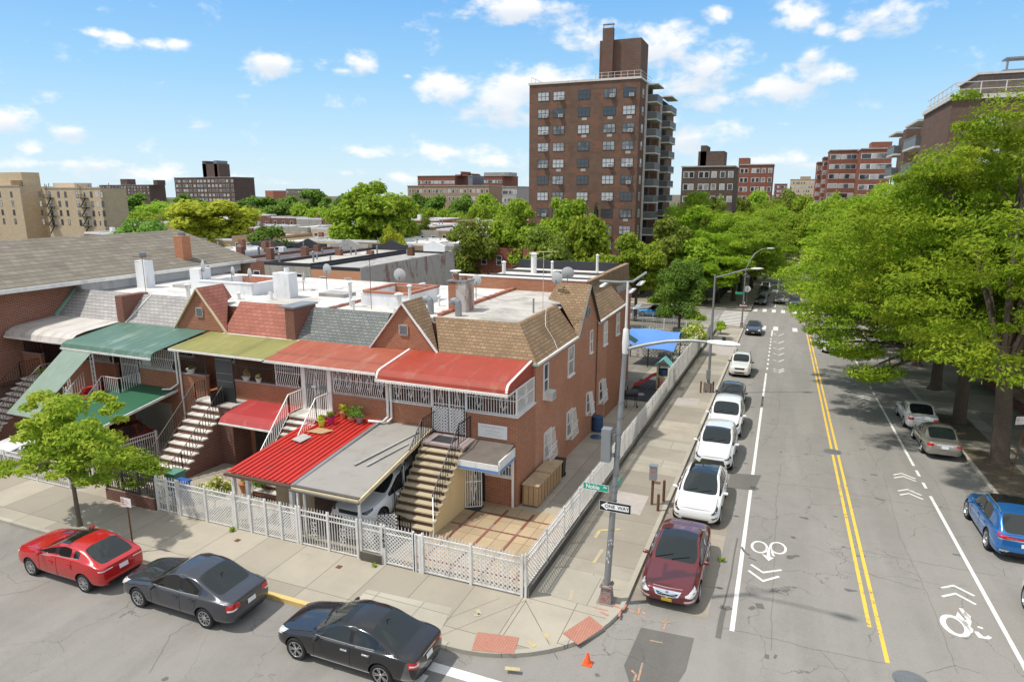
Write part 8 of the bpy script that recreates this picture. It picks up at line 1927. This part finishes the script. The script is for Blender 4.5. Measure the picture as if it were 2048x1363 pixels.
pot(-17.9,23.75,2.62,.16,.26,'terracotta','tall plant in a pale pot against the porch wall','leaf_lime',ps=.26,n=250); pot(-16.85,23.5,2.62,.18,.26,'galvanised','spiky plant in a grey pot near the white downpipe','leaf_dark',ps=.3,n=350); pot(-17.3,23.6,2.62,.2,.15,'terracotta','low bushy plant left of the grey pot on the red canopy','leaf_dark',ps=.3,n=350)
pot(-27.3,24.05,3.69,.22,.22,'stone_pot','white planter beside a wire chair on the olive awning porch sill','leaf_olive',ps=.12,n=90); pot(-23.7,24.05,3.69,.2,.2,'stone_pot','flower trough on the porch sill under the olive awning','leaf_mid','flower_pink',ps=.22,n=220); pot(-22.9,24.0,3.69,.14,.2,'stone_pot','round stone pot at the right end of the olive awning porch sill','leaf_olive','flower_cream',ps=.16,n=160)
for k,(y,z) in enumerate(((20.2,.55),(21.1,1.25),(22.0,1.95))): pot(-36.95,y,z,.22,.2,'stone_pot','white bowl planter on the stair rail of the last house, %s step'%('lowest','middle','upper')[k] if False else ('white bowl planter on the lowest steps of the last house','white bowl planter halfway up the steps of the last house','white bowl planter on the upper steps of the last house')[k],'leaf_mid',ps=.18,n=160)
pot(-37.6,23.3,2.5,.2,.22,'stone_pot','yellow flowering pot on the landing of the last house','leaf_mid','flower_cream',ps=.35,n=350); pot(-35.2,23.8,3.69,.25,.2,'porch_green','pink flowering basket between the grey and green awnings','leaf_mid','flower_pink',ps=.38,n=380)
pot(-22.0,23.6,1.5,.14,.15,'terracotta','orange flowering hanging basket under the small red awning, left','leaf_olive','flower_cream',ps=.26,n=220); pot(-21.2,23.55,1.5,.14,.15,'terracotta','orange flowering hanging basket under the small red awning, right','leaf_olive','flower_cream',ps=.26,n=220)
shrub('climbing_vine','leafy green vine climbing over the dark iron railing',-24.3,18.5,0,.95,'leaf_mid',2600,.07,h=1.1,ncl=16); shrub('climbing_vine','tall thin vine shoot rising above the white side railing',-26.9,19.2,0,.55,'leaf_fresh',1100,.07,h=1.7,sq=2.6,ncl=10); shrub('climbing_vine','bright leaves spilling across the street tree toward the sign',-25.6,18.2,0,.8,'leaf_fresh',1600,.07,h=1.3,ncl=12)
shrub('garden_bush','green flowering bush spilling over the avenue fence by the tarpaulin',-6.9,63.5,g(63.5),1.35,'leaf_mid',3800,.11,'flower_cream',h=1.7,ncl=18); shrub('garden_bush','low mixed shrubs in front of the white garden fence',-12.5,66,g(66),1.3,'leaf_olive',2500,.12,'flower_cream',h=1.0,ncl=14); shrub('garden_bush','bushy shrub behind the blue tarpaulin',-9.5,62.5,g(62.5),1.2,'leaf_mid',2500,.12,h=1.0,ncl=14); shrub('garden_bush','small bush by the picket fence at the far crossing',-5.9,78,g(78),.8,'leaf_mid',1400,.11,h=.9); shrub('garden_bush','hedge bush inside the picket fence near the far crossing',-9.5,82,g(82),1.4,'leaf_mid',2600,.12,h=1.1)
m=MB()
for (px,py) in ((783,1137),(1472,1165),(1290,1215),(486,1150)): 
    pass
shrub('weed','small green weed growing at the foot of the lattice fence',-16.0-2.6,17.5,0,.13,'leaf_mid',90,.04,h=.08); shrub('weed','small green weed in the joint before the numbered post',-12.2,17.45,0,.10,'leaf_mid',60,.035,h=.06); shrub('weed','small weed growing in the road joint beside the maroon saloon',-1.15,23.0,g(23)-.13,.14,'leaf_mid',90,.04,h=.06)
# right hand strip: low brick and iron fence
fence('garden_railing','low red brick and iron garden railing behind the right hand pavement',(15.8,36),(15.8,62),1.0,8,base=(.5,'brick_low'),mat='rusty_iron',lat=False,barsp=.18,spk=False,cap=False)
fence('dark_fence','dark mesh fence along the far left pavement',(-9.5,106),(-9.5,150),1.8,10,mat='black_iron',lat=False,barsp=.35,spk=False,cap=False)
# ---------------------------------------------------------------- pieces that lie apart become parts of their own
def split_islands(names):
    cache={}
    for o in [q for q in bpy.data.objects if q.type=='MESH' and q.name.split('.')[0] in names]:
        me=o.data
        if me.name not in cache:
            bm=bmesh.new(); bm.from_mesh(me); bmesh.ops.remove_doubles(bm,verts=bm.verts,dist=.0001) if False else None
            seen=set(); groups=[]
            bm.faces.ensure_lookup_table()
            for f in bm.faces:
                if f.index in seen: continue
                st=[f]; seen.add(f.index); gset=[]
                while st:
                    q=st.pop(); gset.append(q.index)
                    for v in q.verts:
                        for w in v.link_faces:
                            if w.index not in seen: seen.add(w.index); st.append(w)
                groups.append(gset)
            out=[]
            if len(groups)<2 or len(groups)>8: out=None
            else:
                for gs in groups:
                    b=bm.copy(); b.faces.ensure_lookup_table(); s=set(gs); bmesh.ops.delete(b,geom=[f for f in b.faces if f.index not in s],context='FACES')
                    m_=bpy.data.meshes.new(me.name.split('.')[0]); b.to_mesh(m_); b.free()
                    for mt in me.materials: m_.materials.append(mt)
                    out.append(m_)
            bm.free(); cache[me.name]=out
        ms=cache[me.name]
        if not ms: continue
        for k in ms[1:]:
            c=o.copy(); c.data=k; COL.objects.link(c)
        o.data=ms[0]
split_islands({'side_window','bonnet_seam','stair_wall','porch_post','awning_rib','roof_batten','wiper','door_seam','roof_railing'})
